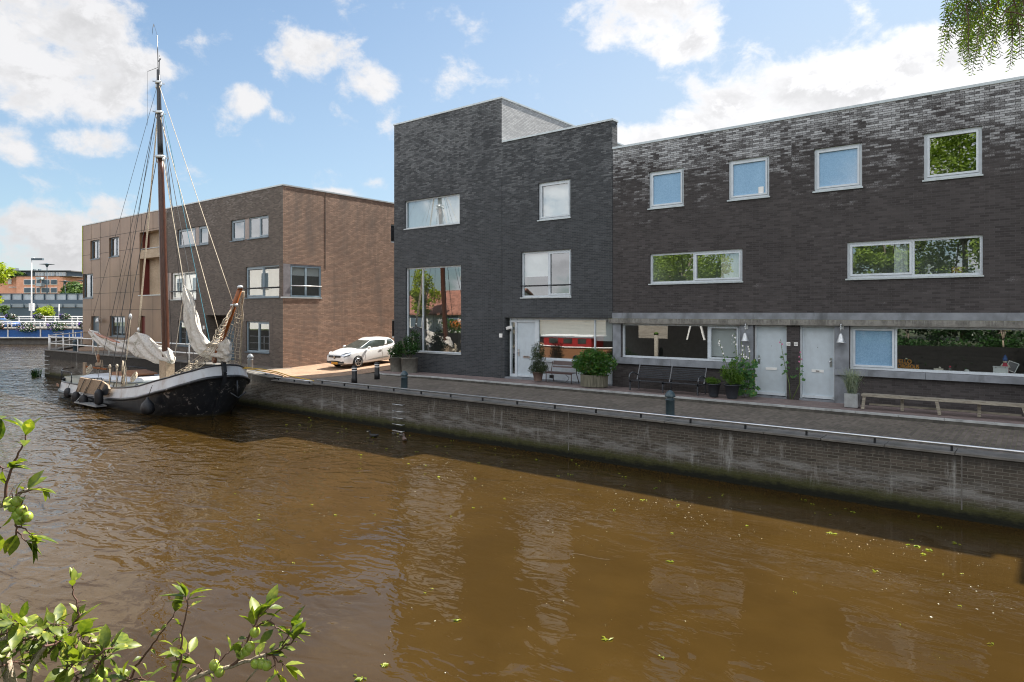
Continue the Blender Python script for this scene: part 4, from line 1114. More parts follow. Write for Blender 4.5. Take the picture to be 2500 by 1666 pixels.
for z in (2.95, 4.1, 5.2, 6.9, 8.0): 
    for (a, b) in ((LX0 + .01, LXM - .02),):
        seg = [(a, b)]
        for h in (P1, P2, P3, P4, P5, P6, P7):
            if h[2] - .02 < z < h[3] + .02:
                seg = [s for (p, q) in seg for s in ((p, min(q, h[0] - .02)), (max(p, h[1] + .02), q)) if s[1] - s[0] > .05]
        for (p, q) in seg: m.box(p, q, LY - .004, LY - .0005, z - .012, z + .012)
for x in np.arange(LX0 + 1.55, LXM, 1.62):
    seg = [(.05, LZ - .02)]
    for h in (P1, P2, P3, P4, P5, P6, P7):
        if h[0] - .02 < x < h[1] + .02:
            seg = [s for (p, q) in seg for s in ((p, min(q, h[2] - .02)), (max(p, h[3] + .02), q)) if s[1] - s[0] > .05]
    for (p, q) in seg: m.box(x - .01, x + .01, LY - .008, LY - .0045, p, q)
m.build('panel_joints', M['seam'], hp)
for q in (P1, P2): window(hp, *q, LY, [(0, .55, False), (.55, 1, False)], mt='frame_dark', rec=.12, fw=.09, room=1.6)
window(hp, *P3, LY, [(0, .6, False), (.6, 1, True)], mt='frame_dark', rec=.1, room=1.6, roomw=0.0)
window(hp, *P6, LY, [(0, .36, False), (.36, .68, False), (.68, 1, False)], mt='frame_dark', rec=.12, fw=.09, room=1.6, blind=[(1, 'roller', .9), (2, 'roller', .9)])
m = MB(); m.box(P5[0], P5[1], LY + .14, LY + .19, P5[2], P5[3]); m.build('door', M['door_teal'], hp)
m = MB(); m.box(P7[0], P7[1], LY + .14, LY + .19, P7[2], P7[3]); m.build('side_door', M['door_red'], hp)
q = onY(*r1(545, 858), LY - .1); m = MB(); m.lathe([(.03, .18), (.1, .1), (.17, -.12), (.16, -.13)], (q.x, LY - .22, q.z), 14); m.box(q.x - .02, q.x + .02, LY - .2, LY - .002, q.z + .1, q.z + .14); m.build('wall_lamp', M['zinc'], hp)
# loggia cut into the panels: red cheek, sand brick back, rails
a, b, c, d = P4; yb = LY + .62
m = MB(); m.quad((a, LY + .2, c), (a, yb, c), (a, yb, d), (a, LY + .2, d)); m.build('loggia_cheek', M['door_red'], hp)
m = MB(); m.quad((a, yb, c), (b, yb, c), (b, yb, d), (a, yb, d)); m.quad((b, LY + .2, c), (b, yb, c), (b, yb, d), (b, LY + .2, d)); m.quad((a, LY + .2, c + .001), (b, LY + .2, c + .001), (b, yb, c + .001), (a, yb, c + .001)); m.quad((a, LY + .2, d - .001), (b, LY + .2, d - .001), (b, yb, d - .001), (a, yb, d - .001)); m.build('loggia_wall', M['brick_pale'], hp)
mid = c + (d - c) * .72
m = MB(); m.box(a, b, LY + .03, yb - .01, mid - .55, mid - .02); m.build('loggia_balcony', M['brick_pale'], hp)
m = MB(); m.tube([(a, LY + .05, mid + .05), (b, LY + .05, mid + .05)], .03, 8); m.box(a - .1, b + .1, LY - .06, LY + .1, c - .06, c - .003); m.build('loggia_rail', M['coping'], hp)
m = MB(); m.box(b - .95, b - .1, yb - .06, yb - .01, c + .1, c + (d - c) * .42); m.box(b - .55, b - .05, yb - .06, yb - .01, mid + .1, d - .05); m.build('loggia_window', M['frame_dark'], hp)
m = MB(); m.box(LX0 - .05, LX0 - .002, LY - .03, LY + .1, P3[3] + .05, LZ); m.build('edge_trim', M['lime'], hp)
shell(hp, LX0, LXM - .005, LY, 33, 0, LZ, 'panel', 'lb')
m = MB(); m.box(LX0 - .03, LXM - .005, LY - .035, LY + .28, LZ + .002, LZ + .07); m.build('roof_edge', M['coping'], hp)
m = MB(); m.tube([(LXM - .12, LY - .06, .4), (LXM - .12, LY - .06, LZ - .1)], .045, 8); m.build('downpipe', M['zinc'], hp)

# ------------------------------------------------------------------ the moored sailing barge
BC, XS_, XB = 13.2, -39.0, -24.37
boat = thing('sailing_boat', 'old black and white sailing barge with a tall mast moored against the quay', 'sailing boat', (-31, BC, 0))
SH = [(-39.2, -.44), (-36, -.44), (-33, -.42), (-30.4, -.35), (-28.7, -.22), (-27.5, -.07), (-26.3, .18), (-25.4, .37), (-24.7, .60), (-24.37, .78), (-24.0, .9)]
def sheer(x):
    return float(np.interp(x, [p[0] for p in SH], [p[1] for p in SH]))
XM = -31.2
def outline(z_level, k):
    """half outline at construction level k: list of (x, half breadth) from stern to stem"""
    bow = [-24.37, -24.30, -24.36, -24.75, -25.05, -25.5][k]; stern = [-37.7, -37.78, -37.75, -37.4, -36.9, -36.2][k]
    b = [1.68, 1.77, 1.76, 1.74, 1.64, 1.2][k]
    pb, ps = [9, 9.5, 9.5, 7, 4.6, 3][k], [5.5, 5.5, 5.5, 4.6, 3.6, 2.8][k]; q = 2.1
    pts = []
    for i in range(45):
        s = math.sin(math.pi * (i / 44 - .5))
        a = (bow - XM) if s > 0 else (XM - stern)
        p = pb if s > 0 else ps
        pts.append((XM + a * s, b * max(0.0, 1 - abs(s) ** p) ** (1 / q)))
    return pts
levels = [outline(None, k) for k in range(6)]
def lev_z(k, x):
    s = sheer(x)
    return [s, s - .43, s - .50, s - .50 + (-1.19 - (s - .50)) * .5, -1.19, -1.75][k]
def hull_part(ks, name, mt, dy=0.0):
    m = MB()
    for sg in (-1, 1):
        for a, b in zip(ks[:-1], ks[1:]):
            L, U = levels[a], levels[b]
            for i in range(44):
                m.add([(L[i][0], BC + sg * (L[i][1] + dy), lev_z(a, L[i][0])), (L[i + 1][0], BC + sg * (L[i + 1][1] + dy), lev_z(a, L[i + 1][0])),
                       (U[i + 1][0], BC + sg * (U[i + 1][1] + dy), lev_z(b, U[i + 1][0])), (U[i][0], BC + sg * (U[i][1] + dy), lev_z(b, U[i][0]))], [(0, 1, 2, 3)], True)
    return m.build(name, mt, boat)
hull_part([1, 2, 3, 4, 5], 'hull', M['hull'])
hull_part([0, 1], 'bulwark', M['boat_white'])
def rail_loop(k, dz, r, name, mt, off=0.0):
    m = MB()
    for sg in (-1, 1):
        m.tube([(x, BC + sg * (b + off), lev_z(k, x) + dz) for x, b in levels[k]], r, 8)
    return m.build(name, mt, boat)
rail_loop(1, -.03, .06, 'rubbing_strake', M['hull'], .01)
rail_loop(0, .0, .035, 'gunwale', M['black_metal'])
m = MB(); L = levels[0]
for i in range(44):
    (xa, ba), (xb, bb) = L[i], L[i + 1]
    za, zb = sheer(xa) - .30, sheer(xb) - .30
    m.add([(xa, BC - ba + .02, za), (xb, BC - bb + .02, zb), (xb, BC + bb - .02, zb), (xa, BC + ba - .02, za)], [(0, 1, 2, 3)])
m.build('deck', M['deck'], boat)
m = MB()
st = [(-24.34, .92), (-24.26, .5), (-24.36, .1), (-24.66, -.5), (-25.0, -1.19), (-25.4, -1.8)]
for (a, b) in zip(st[:-1], st[1:]):
    m.bar((a[0], BC, a[1]), (b[0], BC, b[1]), .13, .16)
m.build('stem_post', M['hull'], boat)
# coach roof and hatch
def rect_ring(x0, x1, hw, z, r=.25, n=5):
    pts = []
    for (cx, cy, a0) in ((x1 - r, hw - r, 0), (x0 + r, hw - r, 90), (x0 + r, -hw + r, 180), (x1 - r, -hw + r, 270)):
        for k in range(n):
            a = R(a0 + 90 * k / (n - 1)); pts.append(Vector((cx + r * math.cos(a), BC + cy + r * math.sin(a), z)))
    return pts
def tilt(ring, k, x0):
    return [p + Vector((0, 0, (p.x - x0) * k)) for p in ring]
m = MB(); m.loft([tilt(rect_ring(-35.2, -30.0, 1.05, -.80), .02, -35), tilt(rect_ring(-35.2, -30.0, 1.05, -.26), .02, -35)], caps=False); cab = m.build('cabin', M['boat_cream'], boat)
m = MB(); m.loft([tilt(rect_ring(-35.3, -29.9, 1.12, -.27), .02, -35), tilt(rect_ring(-35.3, -29.9, 1.12, -.20), .02, -35), tilt(rect_ring(-35.0, -30.2, .8, -.11), .02, -35)], smooth=False); m.build('cabin_roof', M['boat_white'], cab)
m = MB(); m.loft([rect_ring(-35.32, -29.88, 1.14, -.30, .25), rect_ring(-35.32, -29.88, 1.14, -.275, .25)]); 
for v_ in range(len(m.v)): x_, y_, z_ = m.v[v_]; m.v[v_] = (x_, y_, z_ + (x_ + 35) * .02)
m.build('cabin_trim', M['frame_dark'], cab)
m = MB(); m.box(-33.4, -31.2, BC - .45, BC + .5, -.11, .06); m.obox((-31.5, BC + .0, .11), (.62, 0, -.05), (0, .5, 0), (0.005, 0, .03)); m.build('hatch', M['hatch'], boat)
for x in (-34.2, -33.0, -31.8, -30.6):
    m = MB(); m.box(x - .18, x + .18, BC - 1.062, BC - 1.04, -.56, -.42); m.build('cabin_window', M['pane_dark'], cab)
# cockpit coaming, tiller, stern rail, winches and other deck gear
m = MB(); m.loft([rect_ring(-37.1, -35.5, 1.15, -.78), rect_ring(-37.1, -35.5, 1.15, -.30)], caps=False); m.build('cockpit_coaming', M['boat_cream'], boat)
m = MB()
for sg in (-1, 1):
    P = [Vector((x, BC + sg * y, z)) for x, y, z in ((-37.7, .5, .05), (-37.1, 1.15, .05), (-36.2, 1.5, .05), (-34.6, 1.62, .03))]
    m.tube(P, .025, 8)
    for p in P[1:]: m.tube([p, Vector((p.x, p.y, -.45))], .022, 8)
m.build('stern_rail', M['black_metal'], boat)
m = MB(); m.obox((-37.8, BC + .7, .10), (.34, 0, .10), (0, .05, 0), (-.06, 0, .17)); m.obox((-37.95, BC + .1, -.55), (.16, 0, 0), (0, .04, 0), (0, 0, .8)); rud = m.build('rudder', M['leeboard'], boat)
m = MB(); m.bar((-37.9, BC + .1, .05), (-35.7, BC + .25, .02), .07, .08); m.build('tiller', M['sprit'], rud)
m = MB()
for sg in (-1, 1):
    for (x0, x1) in ((-33.6, -32.1), (-30.8, -28.7)):
        y = BC + sg * 1.30; m.tube([(x0 - .15, y, -.68), (x0, y, -.18), (x1, y, -.08), (x1 + .12, y, -.55)], .02, 8)
        m.tube([((x0 + x1) / 2, y, -.6), ((x0 + x1) / 2, y, -.12)], .016, 6)
m.build('deck_rail', M['black_metal'], boat)
def coil(c, r, n, mt, nm='rope_coil'):
    m = MB(); c = Vector(c)
    for k in range(n):
        rr = r * random.uniform(.8, 1.05); zz = c.z + k * .03
        m.tube([(c.x + rr * math.cos(a), c.y + random.uniform(-.02, .02) + .1 * math.sin(a), zz + rr * math.sin(a)) for a in [2 * math.pi * q / 14 for q in range(15)]], .018, 5, False)
    return m.build(nm, M[mt], boat)
random.seed(5)
coil((-35.4, BC - .6, .0), .16, 5, 'rope'); coil((-36.6, BC - .2, .0), .14, 4, 'rope'); coil((-28.9, 11.9, .1), .15, 5, 'rope'); coil((-27.9, BC + .4, .35), .15, 4, 'rope')
m = MB(); m.ball((-31.6, 12.05, -.48), .14, seg=12, ringn=8); m.lathe([(.05, .0), (.10, .06), (.07, .14)], (-31.6, 12.05, -.7), 12); m.build('ventilator', M['boat_white'], boat)
m = MB()
for (x, y) in ((-37.3, 12.3), (-36.8, 12.0), (-28.2, 11.75), (-27.6, 11.8), (-26.2, 12.0), (-26.2, 14.3)):
    z = sheer(x); m.lathe([(.06, -.28), (.06, .02), (.09, .03), (.09, .07), (.03, .09)], (x, y, z), 12)
m.build('bollards', M['black_metal'], boat)
m = MB(); a = Vector((-38.15, 11.79 - .0, -.62)); 
m.bar((-36.55, 11.62, -.63), (-36.0, 11.53, -.63), .03, .12); m.build('name_board', M['hatch'], boat)
# mast in its tabernacle
mb, mt_ = Vector((-28.9, BC, -.3)), Vector((-29.70, BC, 13.25))
def on_mast(z): return mb.lerp(mt_, (z - mb.z) / (mt_.z - mb.z))
m = MB(); m.bar((-29.16, BC, -.6), (-29.16, BC, .78), .34, .10, (1, 0, 0)); m.bar((-28.62, BC, -.6), (-28.62, BC, .78), .34, .08, (1, 0, 0)); m.box(-29.1, -28.7, BC - .17, BC + .17, -.6, .74); m.build('tabernacle', M['leeboard'], boat)
m = MB(); zs_ = np.linspace(.5, 9.3, 14); m.tube([on_mast(z) for z in zs_], [.150 + .012 * math.sin(math.pi * (z - .5) / 9) - .004 * (z - .5) for z in zs_], 18); mast = m.build('mast', M['mast'], boat)
m = MB(); zs_ = np.linspace(9.28, 13.1, 6); m.tube([on_mast(z) for z in zs_], [.115, .11, .10, .09, .08, .06], 14); m.tube([on_mast(13.0), on_mast(14.6)], .018, 6); m.build('mast_top', M['mast_dark'], mast)
m = MB()
for z, r in ((9.35, .19), (11.25, .16), (12.55, .13)):
    c = on_mast(z); m.lathe([(r, -.06), (r, .06)], c, 14); m.obox(c, (r + .12, 0, 0), (0, .02, 0), (0, 0, .02)); m.obox(c, (0, r + .12, 0), (.02, 0, 0), (0, 0, .02))
    for dx in (-1, 1): m.ball(c + Vector((dx * (r + .07), 0, -.13)), .06, .05, .09, 8, 6)
m.build('mast_bands', M['zinc'], mast)
m = MB(); c = on_mast(14.6); q = [c + Vector((0, 0, 0)), c + Vector((.05, -.1, .25)), c + Vector((.18, -.22, .38)), c + Vector((.26, -.3, .2)), c + Vector((.3, -.34, -.1))]
for a, b in zip(q[:-1], q[1:]): m.add([a, b, b + Vector((.02, 0, -.09)), a + Vector((.02, 0, -.09))], [(0, 1, 2, 3)])
m.build('pennant', M['mast_dark'], mast)
m = MB(); c = on_mast(13.1); m.tube([c + Vector((0, 0, .1)), c + Vector((-1.0, 0, .15))], .01, 5); m.tube([c + Vector((-1, 0, .15)), c + Vector((-1.02, 0, -2.2))], .005, 4); m.tube([c + Vector((.05, 0, -.6)), c + Vector((.35, -.1, .25)), c + Vector((.33, -.1, .5))], .014, 5); m.obox(c + Vector((.35, -.1, .3)), (.12, 0, .03), (0, .01, 0), (0, 0, .02)); m.build('wind_vane', M['mast_dark'], mast)
# boom and furled mainsail under its cover
def q3(x, y, Y=BC): return onY(*r3(x, y), Y)
be, bg_ = q3(262, 622), Vector((-28.7, BC, .62))
m = MB(); m.tube([be.lerp(bg_, k / 8) - Vector((0, 0, .36 * math.sin(math.pi * k / 8) * 0)) for k in range(9)], [.06, .07, .075, .08, .08, .085, .09, .09, .09], 12)
boom = m.build('boom', M['sprit'], boat)
cover = [((258, 612), (262, 632), .06), ((285, 612), (285, 655), .14), ((340, 632), (335, 722), .22), ((420, 688), (405, 772), .24), ((520, 710), (480, 820), .26), ((590, 712), (560, 838), .27),
         ((640, 708), (640, 832), .28), ((672, 660), (700, 842), .30), ((735, 628), (745, 866), .30), ((790, 655), (790, 885), .30), ((850, 695), (850, 905), .30), ((930, 752), (925, 925), .29), ((1000, 775), (985, 935), .30), ((1035, 790), (1045, 925), .27), ((1062, 905), (1062, 935), .10)]
rings = []
rng = np.random.default_rng(3)
P0, P1 = [q3(*c[0]) for c in cover], [q3(*c[1]) for c in cover]
def resample(vals, n):
    idx = np.linspace(0, len(vals) - 1, n); A = np.array([tuple(v) if hasattr(v, '__len__') else (v,) for v in vals])
    return np.stack([np.interp(idx, np.arange(len(vals)), A[:, k]) for k in range(A.shape[1])], 1)
N = 70; T, Bm, Wd = resample(P0, N), resample(P1, N), resample([c[2] for c in cover], N)[:, 0]
for i in range(N):
    t, b = Vector(T[i]), Vector(Bm[i]); c = (t + b) / 2; ax = (t - b) / 2; ring = []
    for k in range(44):
        a = 2 * math.pi * k / 44; f = 1 + .05 * mnoise.noise(Vector((i * .10, math.cos(a) * 1.5, math.sin(a) * 1.5))) + .07 * math.sin(4 * a + i * .12) + .045 * math.sin(9 * a - i * .2) + .03 * math.sin(13 * a + i * .33)
        p = c + ax * math.sin(a) * (1 if abs(math.sin(a)) > .97 else f) + Vector((0, -1, 0)) * (Wd[i] * .58 * math.cos(a) * f * (1.0 - .62 * math.sin(a)) + .05 * math.sin(7 * math.sin(a) + i * .5) * Wd[i] * 4)
        ring.append(p)
    rings.append(ring)
m = MB(); m.loft(rings); m.build('mainsail_cover', M['canvas'], boom)
# jib hanging loose in its bag over the bow
def lofted(sections, Y, width, name, seed, N=46):
    A, B_ = resample([q3(*s[0], Y) for s in sections], N), resample([q3(*s[1], Y) for s in sections], N); Wq = resample([s[2] for s in sections], N)[:, 0]
    rings = []
    for i in range(N):
        a_, b_ = Vector(A[i]), Vector(B_[i]); c = (a_ + b_) / 2; ax = (b_ - a_) / 2; ring = []
        for k in range(40):
            a = 2 * math.pi * k / 40; f = 1 + .07 * mnoise.noise(Vector((i * .12 + seed, math.cos(a) * 2, math.sin(a) * 2))) + .11 * math.sin(5 * a + i * .10) + .06 * math.sin(11 * a - i * .15)
            ring.append(c + ax * math.cos(a) * (1 if abs(math.cos(a)) > .96 else f) + Vector((0, 1, 0)) * Wq[i] * (width * .36 * math.sin(a) * f) + Vector((0, 1, 0)) * (.075 * math.sin(6.5 * math.cos(a) + i * .22) + .04 * math.sin(11 * math.cos(a) - i * .37)) * min(1, Wq[i] / .2))
        rings.append(ring)
    m = MB(); m.loft(rings); return m
jib = [((1172, 185), (1180, 187), .03), ((1165, 230), (1205, 225), .09), ((1168, 300), (1232, 290), .14), ((1178, 380), (1255, 360), .17), ((1195, 470), (1285, 440), .19), ((1207, 560), (1310, 540), .21),
       ((1225, 650), (1345, 630), .23), ((1255, 730), (1390, 700), .26), ((1290, 800), (1435, 745), .30), ((1330, 850), (1478, 715), .32), ((1400, 885), (1520, 678), .34), ((1480, 905), (1565, 690), .34), ((1560, 915), (1600, 735), .30), ((1600, 925), (1612, 800), .14)]
lofted(jib, BC + .0, 1.0, 'jib', 7).build('jib_sail', M['jib'], boat)
# raised bowsprit with its netting
s0, s1 = q3(1462, 915), q3(1710, 215)
m = MB(); m.tube([s0, s0.lerp(s1, .5), s1], [.11, .10, .085], 14); m.lathe([(.095, -.05), (.095, .06), (.04, .10)], s1, 12); sprit = m.build('bowsprit', M['sprit'], boat)
m = MB(); m.lathe([(.10, -.03), (.10, .05), (.05, .09)], s1 + Vector((0, 0, .03)), 12); m.build('cap', M['zinc'], sprit); m = MB(); c = s0.lerp(s1, .78); m.lathe([(.13, -.04), (.13, .04)], c, 12); m.ball(c + Vector((.15, 0, 0)), .07, seg=8, ringn=6); m.build('band', M['zinc'], sprit)
def net(edge, spine, n1_, n2_, name, sag=.0):
    """mesh of rope between two poly-lines of equal length"""
    A = resample(edge, n1_ + 1); B_ = resample(spine, n1_ + 1); m = MB(); G = []
    for i in range(n1_ + 1):
        row = []
        for j in range(n2_ + 1):
            p = Vector(A[i]).lerp(Vector(B_[i]), j / n2_); p.z -= sag * math.sin(math.pi * j / n2_) * math.sin(math.pi * i / n1_)
            p += Vector((random.uniform(-.025, .025), random.uniform(-.03, .03), random.uniform(-.02, .02))); row.append(p)
        G.append(row)
    for i in range(n1_ + 1): m.tube(G[i], .011, 4, False)
    for j in range(n2_ + 1): m.tube([G[i][j] for i in range(n1_ + 1)], .011, 4, False)
    m.build(name, M['rope'], sprit)
near = [q3(1640, 380, BC - .1), q3(1570, 500, BC - .5), q3(1490, 610, BC - .8), q3(1430, 740, BC - 1.1), q3(1250, 925, BC - 1.2), q3(1040, 1055, BC - 1.35)]
spn = [s0.lerp(s1, .86), s0.lerp(s1, .68), s0.lerp(s1, .5), s0.lerp(s1, .32), s0.lerp(s1, .1) + Vector((-.3, 0, -.1)), Vector((-26.2, BC - .2, .38))]
net(near, spn, 22, 7, 'net', .12)
farl = [q3(1722, 240, BC + .2), q3(1728, 420, BC + .5), q3(1722, 560, BC + .8), q3(1715, 700, BC + 1.0), q3(1700, 830, BC + 1.1), q3(1705, 955, BC + 1.2)]
spn2 = [s0.lerp(s1, .97), s0.lerp(s1, .80), s0.lerp(s1, .6), s0.lerp(s1, .4), s0.lerp(s1, .2), s0.lerp(s1, .02)]
net(farl, spn2, 18, 5, 'net', .05)
m = MB(); 
for k in range(3): m.tube([Vector(farl[0]).lerp(farl[-1], q / 10) + Vector((.02 * k, random.uniform(.0, .08), 0)) for q in range(11)], .02, 5)
m.build('net_lashing', M['rope'], sprit)
# standing and running rigging
def stay(a, b, r, mt, name='stay', sag=0.0):
    a, b = Vector(a), Vector(b); m = MB()
    m.tube([a.lerp(b, k / 8) - Vector((0, 0, sag * math.sin(math.pi * k / 8))) for k in range(9)], r, 5); return m.build(name, M[mt], boat)
stay(on_mast(12.5), q3(1636, 332), .013, 'rope'); stay(on_mast(11.2), q3(1520, 672), .014, 'rope'); stay(on_mast(11.2) + Vector((.1, 0, 0)), Vector((-25.6, BC, .5)), .013, 'rope_dark')
stay(on_mast(11.2) + Vector((.2, .1, 0)), Vector((-26.0, BC + .6, .3)), .013, 'rope_teal'); stay(on_mast(9.3) + Vector((.2, 0, 0)), q3(1176, 190), .016, 'rope'); stay(q3(1163, 310), q3(1078, 912, BC - .8), .014, 'rope')
stay(on_mast(9.3) + Vector((.2, .1, 0)), q3(1176, 190, BC + .1), .012, 'rope_dark')
for sg in (-1, 1):
    cp = [(-29.3, -.2), (-30.0, -.25)]
    for i, (x, z) in enumerate(cp):
        stay(on_mast(11.2 if i else 9.3) + Vector((0, sg * .15, 0)), (x - .35, BC + sg * 1.66, z), .014, 'rope_dark', 'shroud')
        m = MB(); m.tube([(x - .35, BC + sg * 1.66, z - .1), (x - .35, BC + sg * 1.64, z + .75)], .016, 6); m.ball((x - .35, BC + sg * 1.64, z + .78), .08, .05, .09, 8, 6); m.build('deadeye', M['rope'], boat)
    stay(on_mast(11.2) + Vector((-.1, sg * .1, 0)), (-31.8, BC + sg * 1.62, -.35), .010, 'rope_dark', 'backstay')
for d in (-.07, 0, .07): stay(on_mast(11.2) + Vector((-.15 + d * .5, 0, 0)), q3(738, 612) + Vector((d, 0, 0)), .014, 'rope', 'topping_lift')
m = MB(); m.ball(q3(738, 612), .08, .06, .12, 10, 6); m.ball(q3(660, 485, 11.7), .08, .06, .13, 10, 6); m.build('block', M['zinc'], boat)
stay(on_mast(12.6), q3(268, 600), .008, 'rope_dark', 'topping_lift'); stay(on_mast(11.3), q3(470, 700), .006, 'rope_dark', 'topping_lift'); stay(q3(268, 600), q3(340, 900, BC - .4), .01, 'rope', 'sheet')
for d in (0, .1): stay(q3(345, 720) + Vector((d, 0, 0)), q3(350, 900) + Vector((d * .5, 0, 0)), .014, 'rope', 'sheet')
m = MB(); m.ball(q3(352, 870), .10, .08, .15, 10, 6); m.ball(q3(355, 905), .08, .06, .1, 10, 6); m.build('block', M['hatch'], boat)
m = MB()
for k in range(14):
    p = q3(600 + random.uniform(-22, 22), 900 + random.uniform(-10, 200), 11.75); m.tube([p, p + Vector((random.uniform(-.08, .08), random.uniform(-.05, .05), -.5))], .018, 5)
m.build('belayed_ropes', M['rope'], boat)
stay(q3(655, 480, 11.7), q3(575, 1130, 11.6), .014, 'rope_dark', 'halyard'); stay(q3(665, 490, 11.7), q3(620, 900, 11.7), .012, 'rope', 'halyard')
# leeboard on the near side
lee = [(186, 1066), (260, 1078), (392, 1098), (430, 1125), (452, 1140), (464, 1175), (460, 1215), (440, 1236), (368, 1236), (250, 1215), (150, 1200)]
pts = [onY(*r3(x, y), 11.34) for x, y in lee]
m = MB(); m.prism([Vector((p.x, 11.30, p.z)) for p in pts], (0, .07, 0)); lb_ = m.build('leeboard', M['leeboard'], boat)
m = MB(); fan = pts[3:9] ; m.prism([Vector((p.x, 11.292, p.z)) for p in fan], (0, .006, 0)); m.build('leeboard_band', M['black_metal'], lb_)
for sx in (290, 225, 385):
    a = onY(*r3(sx, 1080 if sx < 300 else 1105), 11.27); b = onY(*r3(sx - 65, 1220), 11.27)
    m = MB(); m.tube([a, b], .014, 5); m.build('lashing', M['rope_dark'], lb_)
m = MB(); z = -1.09; m.box(-32.6, -30.3, 11.0, 11.42, z, z + .04); 
for k in range(8): m.box(-31.4 + .13 * k, -31.32 + .13 * k, 11.0, 11.42, z + .041, z + .055)
m.tube([(-32.55, 11.02, z), (-32.4, 11.38, -.62)], .02, 6); m.build('boarding_step', M['zinc'], boat)
m = MB(); m.tube([(-24.35, 13.75, .15), (-24.28, 13.75, -.45)], .035, 8); m.tube([(-24.28, 13.45, -.28), (-24.2, 13.72, -.5), (-24.22, 14.05, -.3)], .03, 8); m.build('anchor', M['black_metal'], boat)
# fenders hanging over the side, each with its own line
fl = 'black fender hanging on the side of the sailing boat'
def fender(x, y, zt, r, h, label, ball=False):
    t = thing('fender', label, 'fender', (x, y, zt - h), 'black fenders along the sailing boat')
    m = MB()
    if ball: m.lathe([(.02, 0), (.16, .04), (.24, .14), (.26, .26), (.20, .42), (.10, .54), (.05, .60), (.04, .66)], (x, y, zt - h), 18)
    else: m.lathe([(.03, 0), (r * .75, .03), (r, .12), (r, h - .16), (r * .75, h - .06), (.04, h)], (x, y, zt - h), 16)
    m.build('body', M['rubber'], t)
    m = MB(); m.tube([(x, y, zt - .02), (x + .08, y + .14, zt + .45)], .012, 5); m.build('line', M['rope_dark'], t)
def fpos(x, y0, y1, Y): a, b = onY(*r3(x, y0), Y), onY(*r3(x, y1), Y); return a.x, a.z, a.z - b.z
for (px, ya, yb, Y, r, lab) in ((62, 1165, 1262, 11.42, .16, 'small black fender hanging off the stern quarter'), (138, 1200, 1308, 11.25, .16, 'black fender hanging left of the leeboard'),
                              (210, 1230, 1358, 11.2, .17, 'black fender hanging lowest in front of the leeboard'), (358, 1178, 1330, 11.15, .16, 'tall black fender in front of the rounded end of the leeboard')):
    x, z, h = fpos(px, ya, yb, Y); fender(x, Y, z, r, h, lab)
x, z, h = fpos(825, 1255, 1400, 11.25); fender(x, 11.25, z, .26, .66, 'round pear shaped black fender hanging amidships from a rope', True)
# yellow mooring line from the bow to the quay
t = thing('mooring_rope', 'yellow mooring rope running from the bow along the quay edge', 'rope', (-24.2, 14.3, .5))
m = MB(); m.tube([(-24.6, 14.2, .62), (-24.3, 14.9, .50), (-24.4, 15.5, .36), (-23.6, 15.52, .25), (-22.0, 15.56, .14)], .022, 6); m.tube([(-24.7, 14.0, .62), (-24.25, 14.8, .44), (-24.5, 15.55, .30), (-23.9, 15.6, .18)], .02, 6); m.build('line', M['rope_yellow'], t)

# ------------------------------------------------------------------ bollards
def dome_bollard(x, y, z0, h, label, mt='bollard'):
    t = thing('bollard', label, 'bollard', (x, y, z0), 'dome topped bollards along the quay')
    r = .115
    m = MB(); m.lathe([(r, 0), (r, h - .26), (r + .012, h - .255), (r + .012, h - .235), (r * .8, h - .23), (r * .8, h - .175)], (x, y, z0), 22, caps=False); m.build('post', M[mt], t)
    m = MB(); m.lathe([(r * .8, h - .175), (r + .022, h - .17), (r + .022, h - .145), (r + .012, h - .11), (r * .8, h - .05), (r * .45, h - .012), (.01, h)], (x, y, z0), 22); m.build('dome', M[mt], t)
    return t
for (u, v, Y, z0, lab, mt) in ((560 + 1358 / 3.1797, 880 + 80 / 3.1797, 16.25, 0, 'blue grey dome topped bollard on the street above the quay ladder', 'bollard'), (1636, 953, 16.25, 0, 'blue grey dome topped bollard in front of the black double bench', 'bollard'),
                               (611, 864, 16.1, 0, 'light grey dome topped bollard right of the boat bow near the brown house', 'bollard_grey'), (183, 829, 15.6, .42, 'dark bollard between the white railings at the quay corner', 'bollard')):
    p = onY(u, v, Y); dome_bollard(p.x, Y, z0 + street_z(p.x) * (0 if z0 else 1), p.z - z0 - street_z(p.x) * (0 if z0 else 1), lab, mt)
for (x, y, h, lab) in ((-21.13, 16.79, .69, 'black post with two white bands closest to the quay edge'), (-21.75, 18.45, .70, 'black post with two white bands in front of the white car')):
    t = thing('traffic_post', lab, 'post', (x, y, 0), 'black posts with white bands')
    m = MB(); m.lathe([(.115, 0), (.112, .22), (.10, .24), (.10, h - .04), (.085, h), (.01, h + .005)], (x, y, 0), 20); p = m.build('post', M['black'], t)
    m = MB()
    for z in (h - .11, h - .20): m.lathe([(.1025, z), (.1025, z + .035)], (x, y, 0), 20, caps=False)
    m.build('white_bands', M['white'], p)

